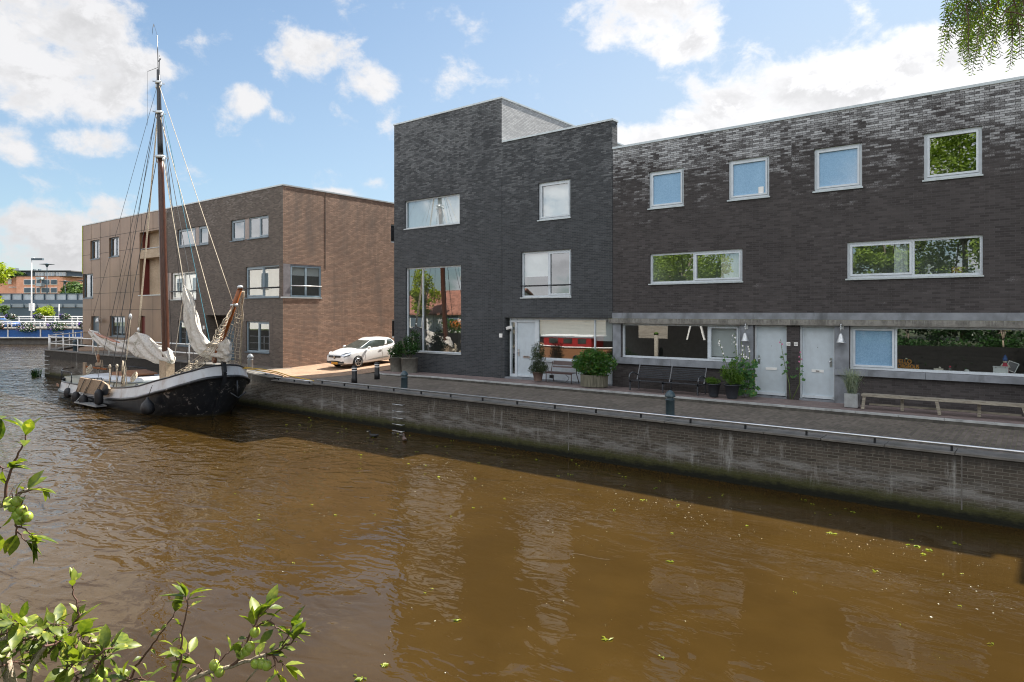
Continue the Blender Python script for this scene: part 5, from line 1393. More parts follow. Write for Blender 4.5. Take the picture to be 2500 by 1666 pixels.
# ------------------------------------------------------------------ seats
def tube_seat(name, label, P, kind): pass
bx0, by0 = -11.09, 20.44
t = thing('bench', 'black metal double bench with slatted back under the wide window', 'bench', (bx0 + 1.2, by0 + .3, .12))
L = 2.42; half = L / 2
for s in range(2):
    x0 = bx0 + .01 + half * s; x1 = x0 + half - .05
    m = MB()
    for k in range(7): y = by0 + .02 + .068 * k; m.box(x0, x1, y, y + .05, .455 - .006 * k, .48 - .006 * k)
    m.build('seat', M['bench'], t)
    m = MB()
    for k in range(7): z = .53 + .056 * k; y = by0 + .53 + .026 * k; m.box(x0, x1, y, y + .02, z, z + .036)
    m.build('backrest', M['bench'], t)
for x in (bx0 - .01, bx0 + half - .02, bx0 + L - .03):
    m = MB(); m.box(x - .02, x + .02, by0 + .0, by0 + .04, .12, .45); m.build('leg', M['bench'], t)
    m = MB(); m.box(x - .02, x + .02, by0 + .62, by0 + .66, .12, .5); m.build('leg', M['bench'], t)
    m = MB(); m.box(x - .02, x + .02, by0 + .0, by0 + .6, .41, .45); m.bar((x, by0 + .52, .42), (x, by0 + .74, .95), .04, .03); m.build('seat_frame', M['bench'], t)
for x in (bx0 - .03, bx0 + L - .0):
    m = MB(); m.tube([(x, by0 + .02, .44), (x, by0 - .02, .58), (x, by0 + .06, .69), (x, by0 + .22, .72), (x, by0 + .4, .69), (x, by0 + .58, .62)], .022, 8); m.build('armrest', M['bench'], t)
# small brown bench
a0, a1 = Vector((-14.89, 21.0, .12)), Vector((-13.75, 21.0, .12))
t = thing('bench', 'small brown metal bench in front of the grey plinth panel', 'bench', (-14.3, 21.1, .12))
m = MB(); m.box(a0.x - .03, a1.x + .03, 20.86, 21.22, .50, .52); m.box(a0.x - .03, a1.x + .03, 20.85, 20.87, .46, .50); m.build('seat', M['brown_metal'], t)
m = MB(); m.obox(((a0.x + a1.x) / 2, 21.30, .84), (.53, 0, 0), (0, .008, 0), (0, .02, .075)); m.obox(((a0.x + a1.x) / 2, 21.27, .70), (.53, 0, 0), (0, .008, 0), (0, .015, .03)); m.build('backrest', M['brown_metal'], t)
for x in (a0.x, a1.x):
    m = MB(); m.tube([(x, 20.87, .12), (x, 20.87, .49)], .016, 8); m.build('leg', M['brown_metal'], t)
    m = MB(); m.tube([(x + .02, 21.36, .12), (x, 21.2, .5), (x, 21.31, .9)], .016, 8); m.build('leg', M['brown_metal'], t)
t = thing('cable', 'black cable hanging below the brown bench', 'cable', (-14.1, 21.2, .12))
a = onY(*rD(1070, 1080), 21.25); m = MB(); m.tube([a, onY(*rD(1085, 1120), 21.25), onY(*rD(1135, 1155), 21.25), onY(*rD(1125, 1190), 21.25), Vector((a.x + .1, 21.1, .135)), Vector((a.x - .05, 21.0, .135))], .009, 6); m.build('wire', M['black'], t)
# long low wooden bench
wx0, wx1, wy = -3.95, -.40, 20.40
t = thing('bench', 'long low weathered wooden bench below the rightmost window', 'bench', (-2.2, wy, .12))
for (x0, x1) in ((wx0 - .04, -2.2), (-2.195, wx1 + .05)):
    m = MB()
    for k in range(2): m.box(x0, x1, wy + .0 + .16 * k, wy + .152 + .16 * k, .485, .535)
    m.box(x0, x1, wy - .012, wy - .001, .47, .533); m.build('seat', M['wood_grey'], t)
for (x, dx, y) in ((wx0 + .03, -.04, wy + .03), (-2.24, .07, wy + .03), (wx1 - .06, .10, wy + .03), (-3.05, 0, wy + .27), (-1.35, 0, wy + .27)):
    m = MB(); m.bar((x, y, .484), (x + dx, y, .122), .075, .045, (0, 1, 0)); m.build('leg', M['wood_grey'], t)
m = MB(); m.bar((wx0 + .1, wy + .29, .24), (wx1 - .1, wy + .29, .24), .03, .05); m.build('stretcher', M['wood_grey'], t)

# ------------------------------------------------------------------ pots and plants in front of the houses
rng = np.random.default_rng(11)
def foliage(parent, blobs, n, size, mt, name='foliage', up=.3, aspect=.5, hollow=.3, droop=0.0):
    v, f = leaf_cloud(rng, blob_points(rng, blobs, n, hollow), size, up, True, aspect, droop)
    return raw_mesh(name, v, f, M[mt], parent)
def pot_round(t, x, y, z, r0, r1_, h, mt, nm='pot'):
    m = MB(); m.lathe([(r0, 0), (r1_, h - .03), (r1_ + .015, h - .028), (r1_ + .015, h), (r1_ - .02, h), (r1_ - .03, h - .05)], (x, y, z), 24, caps=False); m.build(nm, M[mt], t)
    m = MB(); m.lathe([(r1_ - .02, h - .06), (.01, h - .05)], (x, y, z), 16); m.build('soil', M['soil'], t)
def woody(t, x, y, z0, z1, n, sp, mt='bark', r=.014):
    m = MB()
    for k in range(n):
        a = rng.uniform(0, 6.28); e = Vector((x + sp * math.cos(a), y + sp * math.sin(a), z1 * rng.uniform(.85, 1.05)))
        b = Vector((x + .05 * math.cos(a), y + .05 * math.sin(a), z0)); m.tube([b, b.lerp(e, .5) + Vector((0, 0, .05)), e], [r, r * .7, r * .3], 6)
    m.build('stems', M[mt], t)
px, py = -22.26, 20.75
t = thing('planter', 'round grey concrete planter with a leafy bush at the tower corner', 'planter', (px, py, .07), 'planters at the tower corner')
pot_round(t, px, py, .07, .34, .37, .68, 'pot_grey'); woody(t, px, py, .6, 1.7, 9, .35)
foliage(t, [(px, py, 1.15, .42, .42, .32), (px + .22, py + .1, 1.62, .26, .28, .42), (px - .1, py, 1.45, .24, .3, .3), (px + .3, py, 1.2, .3, .3, .3)], 2100, .085, 'leaf_dark')
qx_, qy_ = -23.3, 20.95
t = thing('planter', 'smaller round concrete planter tucked behind, with a low bush spilling left', 'planter', (qx_, qy_, .06), 'planters at the tower corner')
pot_round(t, qx_, qy_, .06, .3, .33, .66, 'pot_grey'); woody(t, qx_, qy_, .6, 1.2, 7, .3)
foliage(t, [(qx_, qy_, .98, .42, .4, .34), (qx_ + .25, qy_, 1.2, .3, .3, .3), (qx_ - .2, qy_, .95, .3, .3, .22)], 1500, .08, 'leaf_dark')
cx, cy2 = -15.44, 21.1
t = thing('potted_conifer', 'bushy dark conifer in a small weathered clay pot beside the door', 'potted conifer', (cx, cy2, .12))
pot_round(t, cx, cy2, .12, .15, .2, .34, 'pot_terra'); woody(t, cx, cy2, .3, 1.3, 5, .12)
foliage(t, [(cx, cy2, 1.28, .29, .29, .36), (cx, cy2, .98, .32, .3, .36), (cx + .05, cy2, .66, .40, .36, .26), (cx - .08, cy2, .55, .36, .33, .2), (cx + .3, cy2, .58, .2, .2, .2)], 4200, .07, 'leaf_conifer', aspect=.28, up=.0, droop=.5)
ox, oy = -12.72, 20.78
t = thing('planter', 'broad green shrub in a grey wooden octagonal planter by the concrete pillar', 'planter', (ox, oy, .12))
oct8 = [Vector((ox + .52 * math.cos(R(22.5 + 45 * k)), oy + .40 * math.sin(R(22.5 + 45 * k)), .121)) for k in range(8)]
m = MB()
for k in range(8):
    a, b = oct8[k], oct8[(k + 1) % 8]; n = 3
    for j in range(n):
        p, q = a.lerp(b, (j + .04) / n), a.lerp(b, (j + .96) / n); c = Vector((ox, oy, 0)); inn = lambda w: w + (Vector((c.x, c.y, w.z)) - w).normalized() * .03
        m.prism([p, q, inn(q), inn(p)], (0, 0, .42))
m.build('box', M['wood_pot'], t)
m = MB(); m.add([p * .97 + Vector((ox, oy, 0)) * .03 + Vector((0, 0, .37)) for p in oct8], [tuple(range(8))]); m.build('soil', M['soil'], t)
woody(t, ox, oy, .45, 1.0, 12, .5)
foliage(t, [(ox, oy, 1.0, .70, .55, .42), (ox - .45, oy, .92, .48, .42, .34), (ox + .45, oy, .98, .50, .42, .36), (ox, oy - .1, 1.25, .48, .4, .26), (ox - .3, oy, .72, .45, .4, .22), (ox + .25, oy - .1, .7, .5, .4, .22)], 6500, .082, 'leaf_shrub', hollow=.45)
p1x, p1y = -8.23, 20.6
t = thing('plant_pot', 'small dark pot with low heather beside the black bench', 'plant pot', (p1x, p1y, .12), 'dark plastic pots by the hollyhocks')
pot_round(t, p1x, p1y, .12, .13, .2, .40, 'pot_dark'); foliage(t, [(p1x, p1y, .60, .27, .24, .11), (p1x - .1, p1y, .62, .2, .2, .12)], 900, .07, 'leaf_fern', aspect=.16, up=.9); woody(t, p1x, p1y, .48, .6, 8, .16, 'stem', .005)
p2x, p2y = -7.62, 20.52
t = thing('plant_pot', 'larger dark pot of bright green feathery shoots below the hollyhocks', 'plant pot', (p2x, p2y, .12), 'dark plastic pots by the hollyhocks')
pot_round(t, p2x, p2y, .12, .15, .22, .42, 'pot_dark')
v, f = leaf_cloud(rng, blob_points(rng, [(p2x, p2y, .72, .3, .26, .22), (p2x - .2, p2y, .88, .2, .2, .24), (p2x + .05, p2y, 1.0, .14, .14, .34), (p2x + .22, p2y, .75, .2, .2, .2)], 1500, .0), .10, .1, True, .14, -1.2)
raw_mesh('foliage', v, f, M['leaf_fern'], t); woody(t, p2x, p2y, .5, 1.1, 9, .2, 'stem', .006)
def big_leaf(c, r, nrm, roll):
    """lobed, slightly cupped leaf as a fan"""
    nrm = Vector(nrm).normalized(); a = nrm.cross(Vector((.3, .1, 1))).normalized(); b = nrm.cross(a); c = Vector(c); n = 14
    V = [c]; 
    for k in range(n):
        t_ = 2 * math.pi * k / n + roll; rr = r * (.78 + .22 * math.cos(5 * (t_ - roll)) - (.35 if k == 0 else 0)); V.append(c + (a * math.cos(t_) + b * math.sin(t_)) * rr + nrm * (.18 * r * (1 if k % 2 else -.2)))
    return V, [(0, 1 + k, 1 + (k + 1) % n) for k in range(n)]
def hollyhock(name_label, stems, seed, leaf_r, base_leaves, flower):
    rr = random.Random(seed); x0, y0_ = stems[0][0].x, stems[0][0].y
    t = thing('hollyhock', name_label, 'hollyhock', (x0, y0_, .12))
    lm = MB(); fm = MB(); bm_ = MB()
    for P in stems:
        sm = MB(); sm.tube(P, [.014 - .009 * k / (len(P) - 1) for k in range(len(P))], 7); n = int((P[-1] - P[0]).length / .075)
        for k in range(n):
            q = k / n; i = min(int(q * (len(P) - 1)), len(P) - 2); c = P[i].lerp(P[i + 1], q * (len(P) - 1) - i); a = k * 2.4 + rr.uniform(-.4, .4)
            if q < .68 and k > base_leaves:
                r = leaf_r * (1 - .75 * q) * rr.uniform(.8, 1.2); d = Vector((math.cos(a), math.sin(a) - .3, .15)).normalized()
                e = c + d * r * 1.5; V, F = big_leaf(e, r, (d.x * .5, d.y * .5 - .55, .75), a); lm.add(V, F); lm.tube([c, e], .004, 4)
            elif q >= .5:
                if flower and rr.random() < .5 and q < .97:
                    e = c + Vector((math.cos(a) * .035, math.sin(a) * .03 - .03, 0)); V, F = big_leaf(e, .036, (math.cos(a) * .6, -1, .2), a); fm.add(V, F)
                sm.ball(c + Vector((math.cos(a) * .012, math.sin(a) * .012, 0)), .013, seg=6, ringn=4)
        sm.build('stem', M['stem'], t)
    lm.build('leaves', M['leaf_holly'], t, fix=False)
    if fm.f: fm.build('flowers', M[flower], t, fix=False)
    return t
def h6(x, y, Y): return onY(*r6(x, y), Y)
base = Vector((-7.39, 21.15, .12))
stems = []
for (x, y, dx) in ((1112, 440, -.35), (1265, 382, -.15), (1338, 462, .0), (1416, 492, .12), (1370, 505, .05)):
    e = h6(x, y, 21.1); b = base + Vector((dx * .8 + .05, 0, 0)); stems.append([b, b.lerp(e, .35) + Vector((dx * .1, -.04, 0)), b.lerp(e, .7) + Vector((dx * .05, -.02, 0)), e])
hk = hollyhock('clump of tall white flowering hollyhocks against the concrete pillar', stems, 4, .125, 1, 'petal_white')
m = MB(); rr = random.Random(9)
for k in range(74):
    q = h6(rr.uniform(1230, 1480), rr.uniform(640, 1000), 21.0 - rr.uniform(0, .35)); V, F = big_leaf(q, rr.uniform(.06, .12), (rr.uniform(-.5, .5), -.75, rr.uniform(.2, .9)), rr.uniform(0, 6)); m.add(V, F)
m.build('base_leaves', M['leaf_holly'], hk, fix=False)
b = Vector((-6.12, 21.33, .12))
hollyhock('pair of thin hollyhocks growing between the two doors, one with a pink flower', [[b, h6(1812, 880, 21.3), h6(1770, 700, 21.3), h6(1740, 540, 21.3), h6(1728, 438, 21.3)], [b + Vector((.06, 0, 0)), h6(1915, 880, 21.3), h6(1920, 700, 21.3), h6(1930, 545, 21.3)]], 8, .105, 7, 'petal_pink')
gx_, gy_ = -4.28, 20.72
t = thing('plant_pot', 'blue grey ornamental grass in a square grey pot beside the second door', 'plant pot', (gx_, gy_, .12))
m = MB(); m.prism([(gx_ - .17, gy_ - .17, .121), (gx_ + .17, gy_ - .17, .121), (gx_ + .17, gy_ + .17, .121), (gx_ - .17, gy_ + .17, .121)], (0, 0, .38)); m.build('pot', M['zinc'], t)
V = []; F = []
for k in range(520):
    a = rng.uniform(0, 6.28); l = rng.uniform(.35, .8); o = rng.uniform(.1, .55) * l; w_ = .006
    p0 = np.array([gx_ + rng.uniform(-.1, .1), gy_ + rng.uniform(-.1, .1), .48]); d = np.array([math.cos(a), math.sin(a), 0]); sd = np.array([-math.sin(a), math.cos(a), 0]) * w_
    hang = rng.uniform(.0, .5) if rng.random() < .35 else 0
    p1 = p0 + d * o * .45 + [0, 0, l * .6]; p2 = p0 + d * o + [0, 0, l * (.95 - hang * 1.6)]
    i = len(V); V += [p0 - sd, p0 + sd, p1 + sd, p1 - sd, p2 + sd * .2, p2 - sd * .2]; F += [(i, i + 1, i + 2, i + 3), (i + 3, i + 2, i + 4, i + 5)]
raw_mesh('grass_blades', np.array(V), np.array(F), M['blade'], t)
ex, ey = -.18, 20.75
t = thing('plant_pot', 'green leafy plant poking in at the right edge beside the wooden bench', 'plant pot', (ex, ey, .12))
pot_round(t, ex, ey, .12, .14, .2, .38, 'pot_dark'); woody(t, ex, ey, .48, 1.2, 6, .15, 'stem', .006); foliage(t, [(ex, ey, .85, .22, .25, .35), (ex, ey, 1.2, .2, .2, .25)], 420, .11, 'leaf_shrub')

# ------------------------------------------------------------------ things on the inner sill of the right window
iy = FY + .10 + .08 + .15
m = MB(); m.box(g2[0] + .05, g2[1] - .02, iy - .13, iy + .2, g2[2] - .02, g2[2] + .055); sl = m.build('inner_sill', M['white'], hb)
zt_ = g2[2] + .056
t = thing('letter_sign', 'orange cut-out letters standing on the window sill beside the blue film', 'letters', (xY(r7, 965, 740, iy), iy, zt_))
for ln, (txt, dz, dx) in enumerate((('HELLO', .20, -.09), ('GORGEOUS', .065, 0))):
    text_mesh('lettering', txt, .165 if ln == 0 else .155, M['orange_letters'], t, Matrix.Translation(Vector((dx, -.02 * ln, dz))) @ FACE_S @ Matrix.Diagonal((.72 if ln else .85, 1, 1, 1)), .012, bold=.004)
bx = xY(r7, 1912, 760, iy)
t = thing('toy_chest', 'small white wooden box on the window sill', 'box', (bx, iy, zt_))
m = MB(); m.box(bx - .16, bx + .16, iy - .08, iy + .1, zt_, zt_ + .15); m.build('box', M['white'], t)
m = MB(); m.box(bx - .17, bx + .17, iy - .09, iy + .11, zt_ + .152, zt_ + .172); m.build('lid', M['white'], t)
m = MB(); 
for dx in (-.1, .1): m.box(bx + dx - .015, bx + dx + .015, iy - .094, iy - .09, zt_ + .145, zt_ + .155)
m.build('clasps', M['black'], t)
dx_ = xY(r7, 1955, 700, iy + .12); dy_ = iy + .17
t = thing('doll', 'small doll in a red spotted dress and blue hat behind the white box', 'doll', (dx_, dy_, zt_))
m = MB(); m.lathe([(.085, 0), (.08, .14), (.05, .24), (.03, .27)], (dx_, dy_, zt_), 14); m.build('dress', M['petal_red'], t)
m = MB(); m.ball((dx_, dy_, zt_ + .30), .05, seg=12, ringn=8); m.tube([(dx_ - .04, dy_, zt_ + .24), (dx_ - .1, dy_ - .03, zt_ + .14)], .022, 8); m.tube([(dx_ + .04, dy_, zt_ + .24), (dx_ + .1, dy_ - .03, zt_ + .14)], .022, 8); m.build('body', M['curtain'], t)
m = MB(); m.lathe([(.058, 0), (.055, .06), (.03, .13), (.005, .17)], (dx_, dy_, zt_ + .31), 14); m.build('hat', M['bridge_blue'], t)
fx = xY(r7, 2025, 690, iy + .1)
t = thing('picture_frame', 'tilted white picture frame behind the white box', 'picture frame', (fx, iy + .15, zt_ + .1))
m = MB(); 
for (dx, dz, ax, az_) in ((0, .12, .12, .01), (0, -.12, .12, .01), (-.11, 0, .01, .11), (.11, 0, .01, .11)):
    c = Vector((fx, iy + .16, zt_ + .17)); rot = Matrix.Rotation(R(22), 3, 'Y'); m.obox(c + rot @ Vector((dx, 0, dz)), rot @ Vector((ax, 0, 0)), (0, .01, 0), rot @ Vector((0, 0, az_)))
m.build('frame', M['white'], t)
m = MB(); rot = Matrix.Rotation(R(22), 3, 'Y'); m.obox((fx, iy + .17, zt_ + .17), rot @ Vector((.1, 0, 0)), (0, .004, 0), rot @ Vector((0, 0, .11))); m.build('print', M['grey_panel'], t)
for (px_, mt, h, lab) in ((1285, 'curtain', .05, 'flat cream toy on the dark window sill'), (1400, 'leaf_fern', .12, 'little green and red figure on the dark window sill'), (1570, 'white', .05, 'small pale stone on the dark window sill')):
    x = xY(r7, px_, 750, iy); t = thing('ornament', lab, 'ornament', (x, iy, zt_)); m = MB()
    if px_ == 1400:
        m.lathe([(.035, 0), (.035, .05), (.02, .08)], (x, iy, zt_), 10); m.build('body', M['pot_grey'], t); m = MB(); m.ball((x, iy, zt_ + .11), .028, seg=8, ringn=6); m.build('head', M['petal_red'], t)
    elif px_ == 1285: m.obox((x, iy, zt_ + .025), (.11, 0, 0), (0, .04, 0), (0, 0, .024)); m.ball((x + .03, iy, zt_ + .07), .03, seg=8, ringn=6); m.build('body', M[mt], t)
    else: m.ball((x, iy, zt_ + .03), .06, .05, .03, 10, 6); m.build('body', M[mt], t)
# desk lamp and picture on the sill of the wide middle window
iy = FY + .07 + .08 + .16; z2 = m2[2] + .06
m = MB(); m.box(m2[0], m2[1], iy - .13, iy + .25, m2[2] - .03, m2[2] + .055); m.build('inner_sill', M['white'], hb)
x = xY(r8, 2000, 1060, iy); t = thing('desk_lamp', 'black desk lamp behind the wide middle window', 'lamp', (x, iy, z2))
m = MB(); m.lathe([(.07, 0), (.06, .02), (.012, .03)], (x, iy, z2), 14); m.tube([(x, iy, z2 + .02), (x + .06, iy, z2 + .2), (x - .02, iy, z2 + .36)], .01, 6); m.build('stand', M['black'], t)
m = MB(); m.lathe([(.02, .1), (.05, .05), (.08, -.03)], (x - .04, iy, z2 + .33), 14, caps=False); m.build('shade', M['black'], t)
x = xY(r8, 1995, 1090, iy); t = thing('picture_frame', 'small dark picture frame beside the desk lamp', 'picture frame', (x - .1, iy - .05, z2))
m = MB(); m.box(x - .22, x + .08, iy - .07, iy - .05, z2, z2 + .22); m.build('frame', M['black'], t); m = MB(); m.box(x - .19, x + .05, iy - .073, iy - .071, z2 + .03, z2 + .19); m.build('print', M['hatch'], t)
x = xY(r8, 1818, 1090, iy); t = thing('figurine', 'white bent wire figurine behind the wide middle window', 'figurine', (x, iy, z2))
m = MB(); m.ball((x, iy, z2 + .25), .045, seg=10, ringn=6); m.tube([(x, iy, z2 + .2), (x, iy, z2 + .1), (x - .07, iy, z2)], .022, 6); m.tube([(x, iy, z2 + .1), (x + .07, iy, z2)], .022, 6); m.tube([(x - .12, iy, z2 + .18), (x, iy, z2 + .15), (x + .12, iy, z2 + .24)], .018, 6); m.build('body', M['white'], t)

# ------------------------------------------------------------------ cars
def sup(a, n):
    c, s = math.cos(a), math.sin(a)
    return math.copysign(abs(c) ** (2 / n), c), math.copysign(abs(s) ** (2 / n), s)
ST = [(-2.13, .50, .34, .58, .62), (-2.09, .66, .27, .67, .71), (-1.95, .76, .23, .74, .82), (-1.7, .82, .21, .82, .92), (-1.35, .855, .20, .885, .995), (-.95, .865, .19, .92, 1.02), (-.6, .865, .18, .935, .98), (0, .865, .18, .945, .95), (.6, .867, .18, .98, .985),
      (1.1, .868, .19, 1.02, 1.025), (1.5, .86, .22, 1.06, 1.065), (1.72, .82, .25, 1.06, 1.07), (1.86, .75, .28, .98, 1.0), (1.93, .66, .34, .80, .82)]
def make_car(label, paint, loc, yaw, pitch, plate=None, detail=True):
    t = thing('parked_car', label, 'car', loc)
    o = Vector(loc)
    m = MB(); rings = []
    for (y, w_, zb, zs, zt) in ST:
        half = [(w_ * .80, zb), (w_ * .97, zb + .05), (w_ * 1.0, zb + .16), (w_ * 1.0, (zb + zs) / 2 + .04), (w_ * .985, zs - .12), (w_ * .955, zs - .03), (w_ * .90, zs + .005), (w_ * .55, zs + (zt - zs) * .8), (w_ * .2, zt)]
        ring = [o + Vector((x, y, z)) for x, z in half] + [o + Vector((-x, y, z)) for x, z in half[::-1]]
        rings.append(ring)
    fine = []
    for a, b in zip(rings[:-1], rings[1:]):
        for k in range(3): fine.append([p.lerp(q, k / 3) for p, q in zip(a, b)])
    fine.append(rings[-1])
    m.loft(fine); body = m.build('body', M[paint], t)
    cm = MB()
    for y in (-1.295, 1.295):
        for sx in (-1, 1): cm.lathe([(.345, -.24), (.345, .24)], o + Vector((sx * .84, y, .30)), 28, 'x')
    cut = cm.build('cut', M['black'], t)
    md = body.modifiers.new('b', 'BOOLEAN'); md.object = cut; md.operation = 'DIFFERENCE'; md.solver = 'EXACT'
    dg = bpy.context.evaluated_depsgraph_get(); me = bpy.data.meshes.new_from_object(body.evaluated_get(dg)); body.modifiers.clear(); body.data = me
    me.materials.clear(); me.materials.append(M[paint])
    for p in me.polygons: p.material_index = 0; p.use_smooth = True
    me.set_sharp_from_angle(angle=R(38))
    bpy.data.objects.remove(cut)
    # cabin: a belt outline rising into a roof outline
    def belt(a): x, y = sup(a, 4.2); yy = .27 + 1.47 * y; return Vector((.80 * x, yy, np.interp(yy, [-1.2, 0, 1.1, 1.75], [.97, .96, 1.04, 1.12])))
    def roof(a): x, y = sup(a, 4.2); yy = .70 + .78 * y; return Vector((.58 * x, yy, np.interp(yy, [-.1, .35, 1.5], [1.36, 1.40, 1.33])))
    def S(a, k):
        p = belt(a).lerp(roof(a), k); q = math.sin(math.pi * k) * .035; x, y = sup(a, 3); return o + p + Vector((x * q, y * q * .6, 0))
    angs = [2 * math.pi * k / 72 for k in range(72)]
    m = MB(); m.loft([[S(a, k) for a in angs] for k in (0, .25, .5, .75, 1)] + [[o + roof(a) * 1 + Vector((-.12 * sup(a, 4)[0] * .6, -.14 * sup(a, 4)[1] * .9, .05)) for a in angs], [o + Vector((roof(a).x * .35, .7 + (roof(a).y - .7) * .35, 1.445)) for a in angs]])
    m.build('cabin', M[paint], t)
    def patch(a0, a1, k0, k1, name, mt, off=.006, cut0=0, cut1=0):
        m = MB(); n = 12; q = 5; G = []
        for i in range(n + 1):
            row = []
            for j in range(q + 1):
                k = k0 + (k1 - k0) * j / q; a = R(a0 + (a1 - a0) * i / n + (cut0 * (1 - i / n) + cut1 * i / n) * j / q); p = S(a, k); x, y = sup(a, 2.6); row.append(p + Vector((x, y, .35)).normalized() * off)
            G.append(row)
        for i in range(n):
            for j in range(q): m.add([G[i][j], G[i + 1][j], G[i + 1][j + 1], G[i][j + 1]], [(0, 1, 2, 3)], True)
        return m.build(name, M[mt], t)
    patch(-128, -53, .04, .93, 'windscreen', 'pane_dark'); patch(52, 128, .12, .85, 'rear_window', 'pane_dark')
    patch(-46, 3, .06, .87, 'side_window', 'pane_dark'); patch(7, 41, .10, .84, 'side_window', 'pane_dark', cut1=-6)
    patch(226, 177, .06, .87, 'side_window', 'pane_dark'); patch(173, 139, .10, .84, 'side_window', 'pane_dark')
    def wheel(sx, y):
        c = o + Vector((sx * .765, y, .305)); m = MB(); m.lathe([(.20, -.09), (.285, -.095), (.305, -.07), (.305, .07), (.285, .095), (.20, .09)], c, 32, 'x'); tw = m.build('wheel', M['tyre'], t)
        m = MB(); f = c + Vector((sx * .085, 0, 0)); m.lathe([(.205, -.02), (.205, .012), (.185, .014)], f, 28, 'x', caps=False)
        for k in range(10):
            a = 2 * math.pi * k / 10 + (.16 if k % 2 else -.16); d = Vector((0, math.cos(a), math.sin(a))); m.bar(f + d * .03, f + d * .19, .032, .03, (1, 0, 0))
        m.lathe([(.045, -.02), (.045, .022)], f, 14, 'x'); m.build('rim', M['alloy'], tw)
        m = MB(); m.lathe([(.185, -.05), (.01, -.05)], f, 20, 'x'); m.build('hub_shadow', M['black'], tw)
    for y in (-1.295, 1.295):
        for sx in (-1, 1): wheel(sx, y)
    m = MB(); m.box(o.x - .6, o.x + .6, o.y - 1.9, o.y + 1.7, o.z + .19, o.z + .5); m.build('underbody', M['black'], t)
    def yf(x): return float(np.interp(abs(x), [0, .5, .66, .76, .82], [-2.14, -2.13, -2.09, -1.96, -1.72]))
    def strip(x0, x1, z0, z1, name, mt, off=.012, n=14, z0b=None, z1b=None):
        m = MB(); P = []
        for i in range(n + 1):
            f = i / n; x = x0 + (x1 - x0) * f; a = z0 if z0b is None else z0 + (z0b - z0) * f; b = z1 if z1b is None else z1 + (z1b - z1) * f
            P.append((x, yf(x) - off, a, b))
        for p, q in zip(P[:-1], P[1:]):
            m.add([o + Vector((p[0], p[1], p[2])), o + Vector((q[0], q[1], q[2])), o + Vector((q[0], q[1] + .02, q[3])), o + Vector((p[0], p[1] + .02, p[3]))], [(0, 1, 2, 3)], True)
        return m.build(name, M[mt], t)
    for sx in (-1, 1):
        m = MB(); P = [(sx * .44, -2.10, .655), (sx * .66, -2.055, .655), (sx * .81, -1.80, .72), (sx * .80, -1.58, .85), (sx * .62, -1.92, .82), (sx * .46, -2.07, .735)]
        c = o + Vector((sx * .66, -1.80, .70)); m.add([o + Vector(p) + Vector((sx * .012, -.022, .012)) for p in P], [tuple(range(6))]); hl_ = m.build('headlight', M['lamp_glass'], t, fix=False)
        m = MB(); m.add([o + Vector(p) + Vector((sx * .008, -.014, -.012)) for p in [(sx * .42, -2.11, .62), (sx * .67, -2.06, .625), (sx * .815, -1.79, .70), (sx * .80, -1.80, .735), (sx * .66, -2.055, .665), (sx * .42, -2.105, .665)]], [tuple(range(6))]); m.build('lamp_rim', M['car_black'], hl_, fix=False)
        m = MB(); m.ball(o + Vector((sx * .97, -.62, .99)), .12, .08, .085, 12, 8); m.build('mirror', M[paint], t)
        m = MB(); m.bar(o + Vector((sx * .84, -.60, .93)), o + Vector((sx * .93, -.62, .96)), .04, .05); m.build('mirror_arm', M['car_black'], t)
        m = MB(); m.box(o.x + sx * .873 - .012, o.x + sx * .873 + .012, o.y + .22, o.y + .42, o.z + .80, o.z + .83); m.build('handle', M[paint], t)
        m = MB(); P = [(-.80, .33), (-.2, .40), (.70, .43), (.95, .40), (.80, .355), (.2, .335)]; m.add([o + Vector((sx * .872, y, z)) for y, z in P], [tuple(range(6))]); m.build('sill_trim', M['car_grey'], t, fix=False)
        m = MB()
        for y in (-.78, .42): m.box(o.x + sx * .869 - .002, o.x + sx * .869 + .002, o.y + y - .005, o.y + y + .005, o.z + .30, o.z + .90)
        m.build('door_gaps', M['car_grey'], t)
    strip(-.46, .46, .595, .70, 'grille', 'car_black', .016); strip(-.66, .66, .30, .43, 'lower_grille', 'car_black', .014)
    strip(-.42, -.10, .633, .645, 'chrome_bar', 'chrome', .022); strip(.10, .42, .633, .645, 'chrome_bar', 'chrome', .022)
    m = MB(); m.add([o + Vector(p) for p in ((-.13, -2.165, .68), (.13, -2.165, .68), (.10, -2.16, .58), (0, -2.155, .52), (-.10, -2.16, .58))], [(0, 1, 2, 3, 4)]); sh = m.build('badge_shield', M['car_black'], t, fix=False)
    m = MB(); a = [(0, .72), (.06, .635), (0, .55), (-.06, .635)]; b = [(0, .685), (.028, .635), (0, .585), (-.028, .635)]
    for k in range(4):
        j = (k + 1) % 4; m.add([o + Vector((a[k][0], -2.175, a[k][1])), o + Vector((a[j][0], -2.175, a[j][1])), o + Vector((b[j][0], -2.18, b[j][1])), o + Vector((b[k][0], -2.18, b[k][1]))], [(0, 1, 2, 3)])
    m.build('diamond_badge', M['chrome'], t, fix=False)
    m = MB(); m.box(o.x - .26, o.x + .26, o.y - 2.185, o.y - 2.165, o.z + .255, o.z + .365); pl = m.build('number_plate', M['plate'], t)
    m = MB(); m.box(o.x - .26, o.x - .215, o.y - 2.188, o.y - 2.1855, o.z + .257, o.z + .363); m.build('plate_strip', M['plate_blue'], pl)
    if plate: text_mesh('plate_letters', plate, .095, M['black'], pl, Matrix.Translation(Vector((.02, -2.19, .31))) @ FACE_S, .001)
    for sx in (-1, 1):
        m = MB(); m.obox(o + Vector((sx * .74, 1.86, .85)), (.07, .0, 0), (-.0, .05, 0), (0, 0, .12)); m.build('tail_light', M['petal_red'], t)
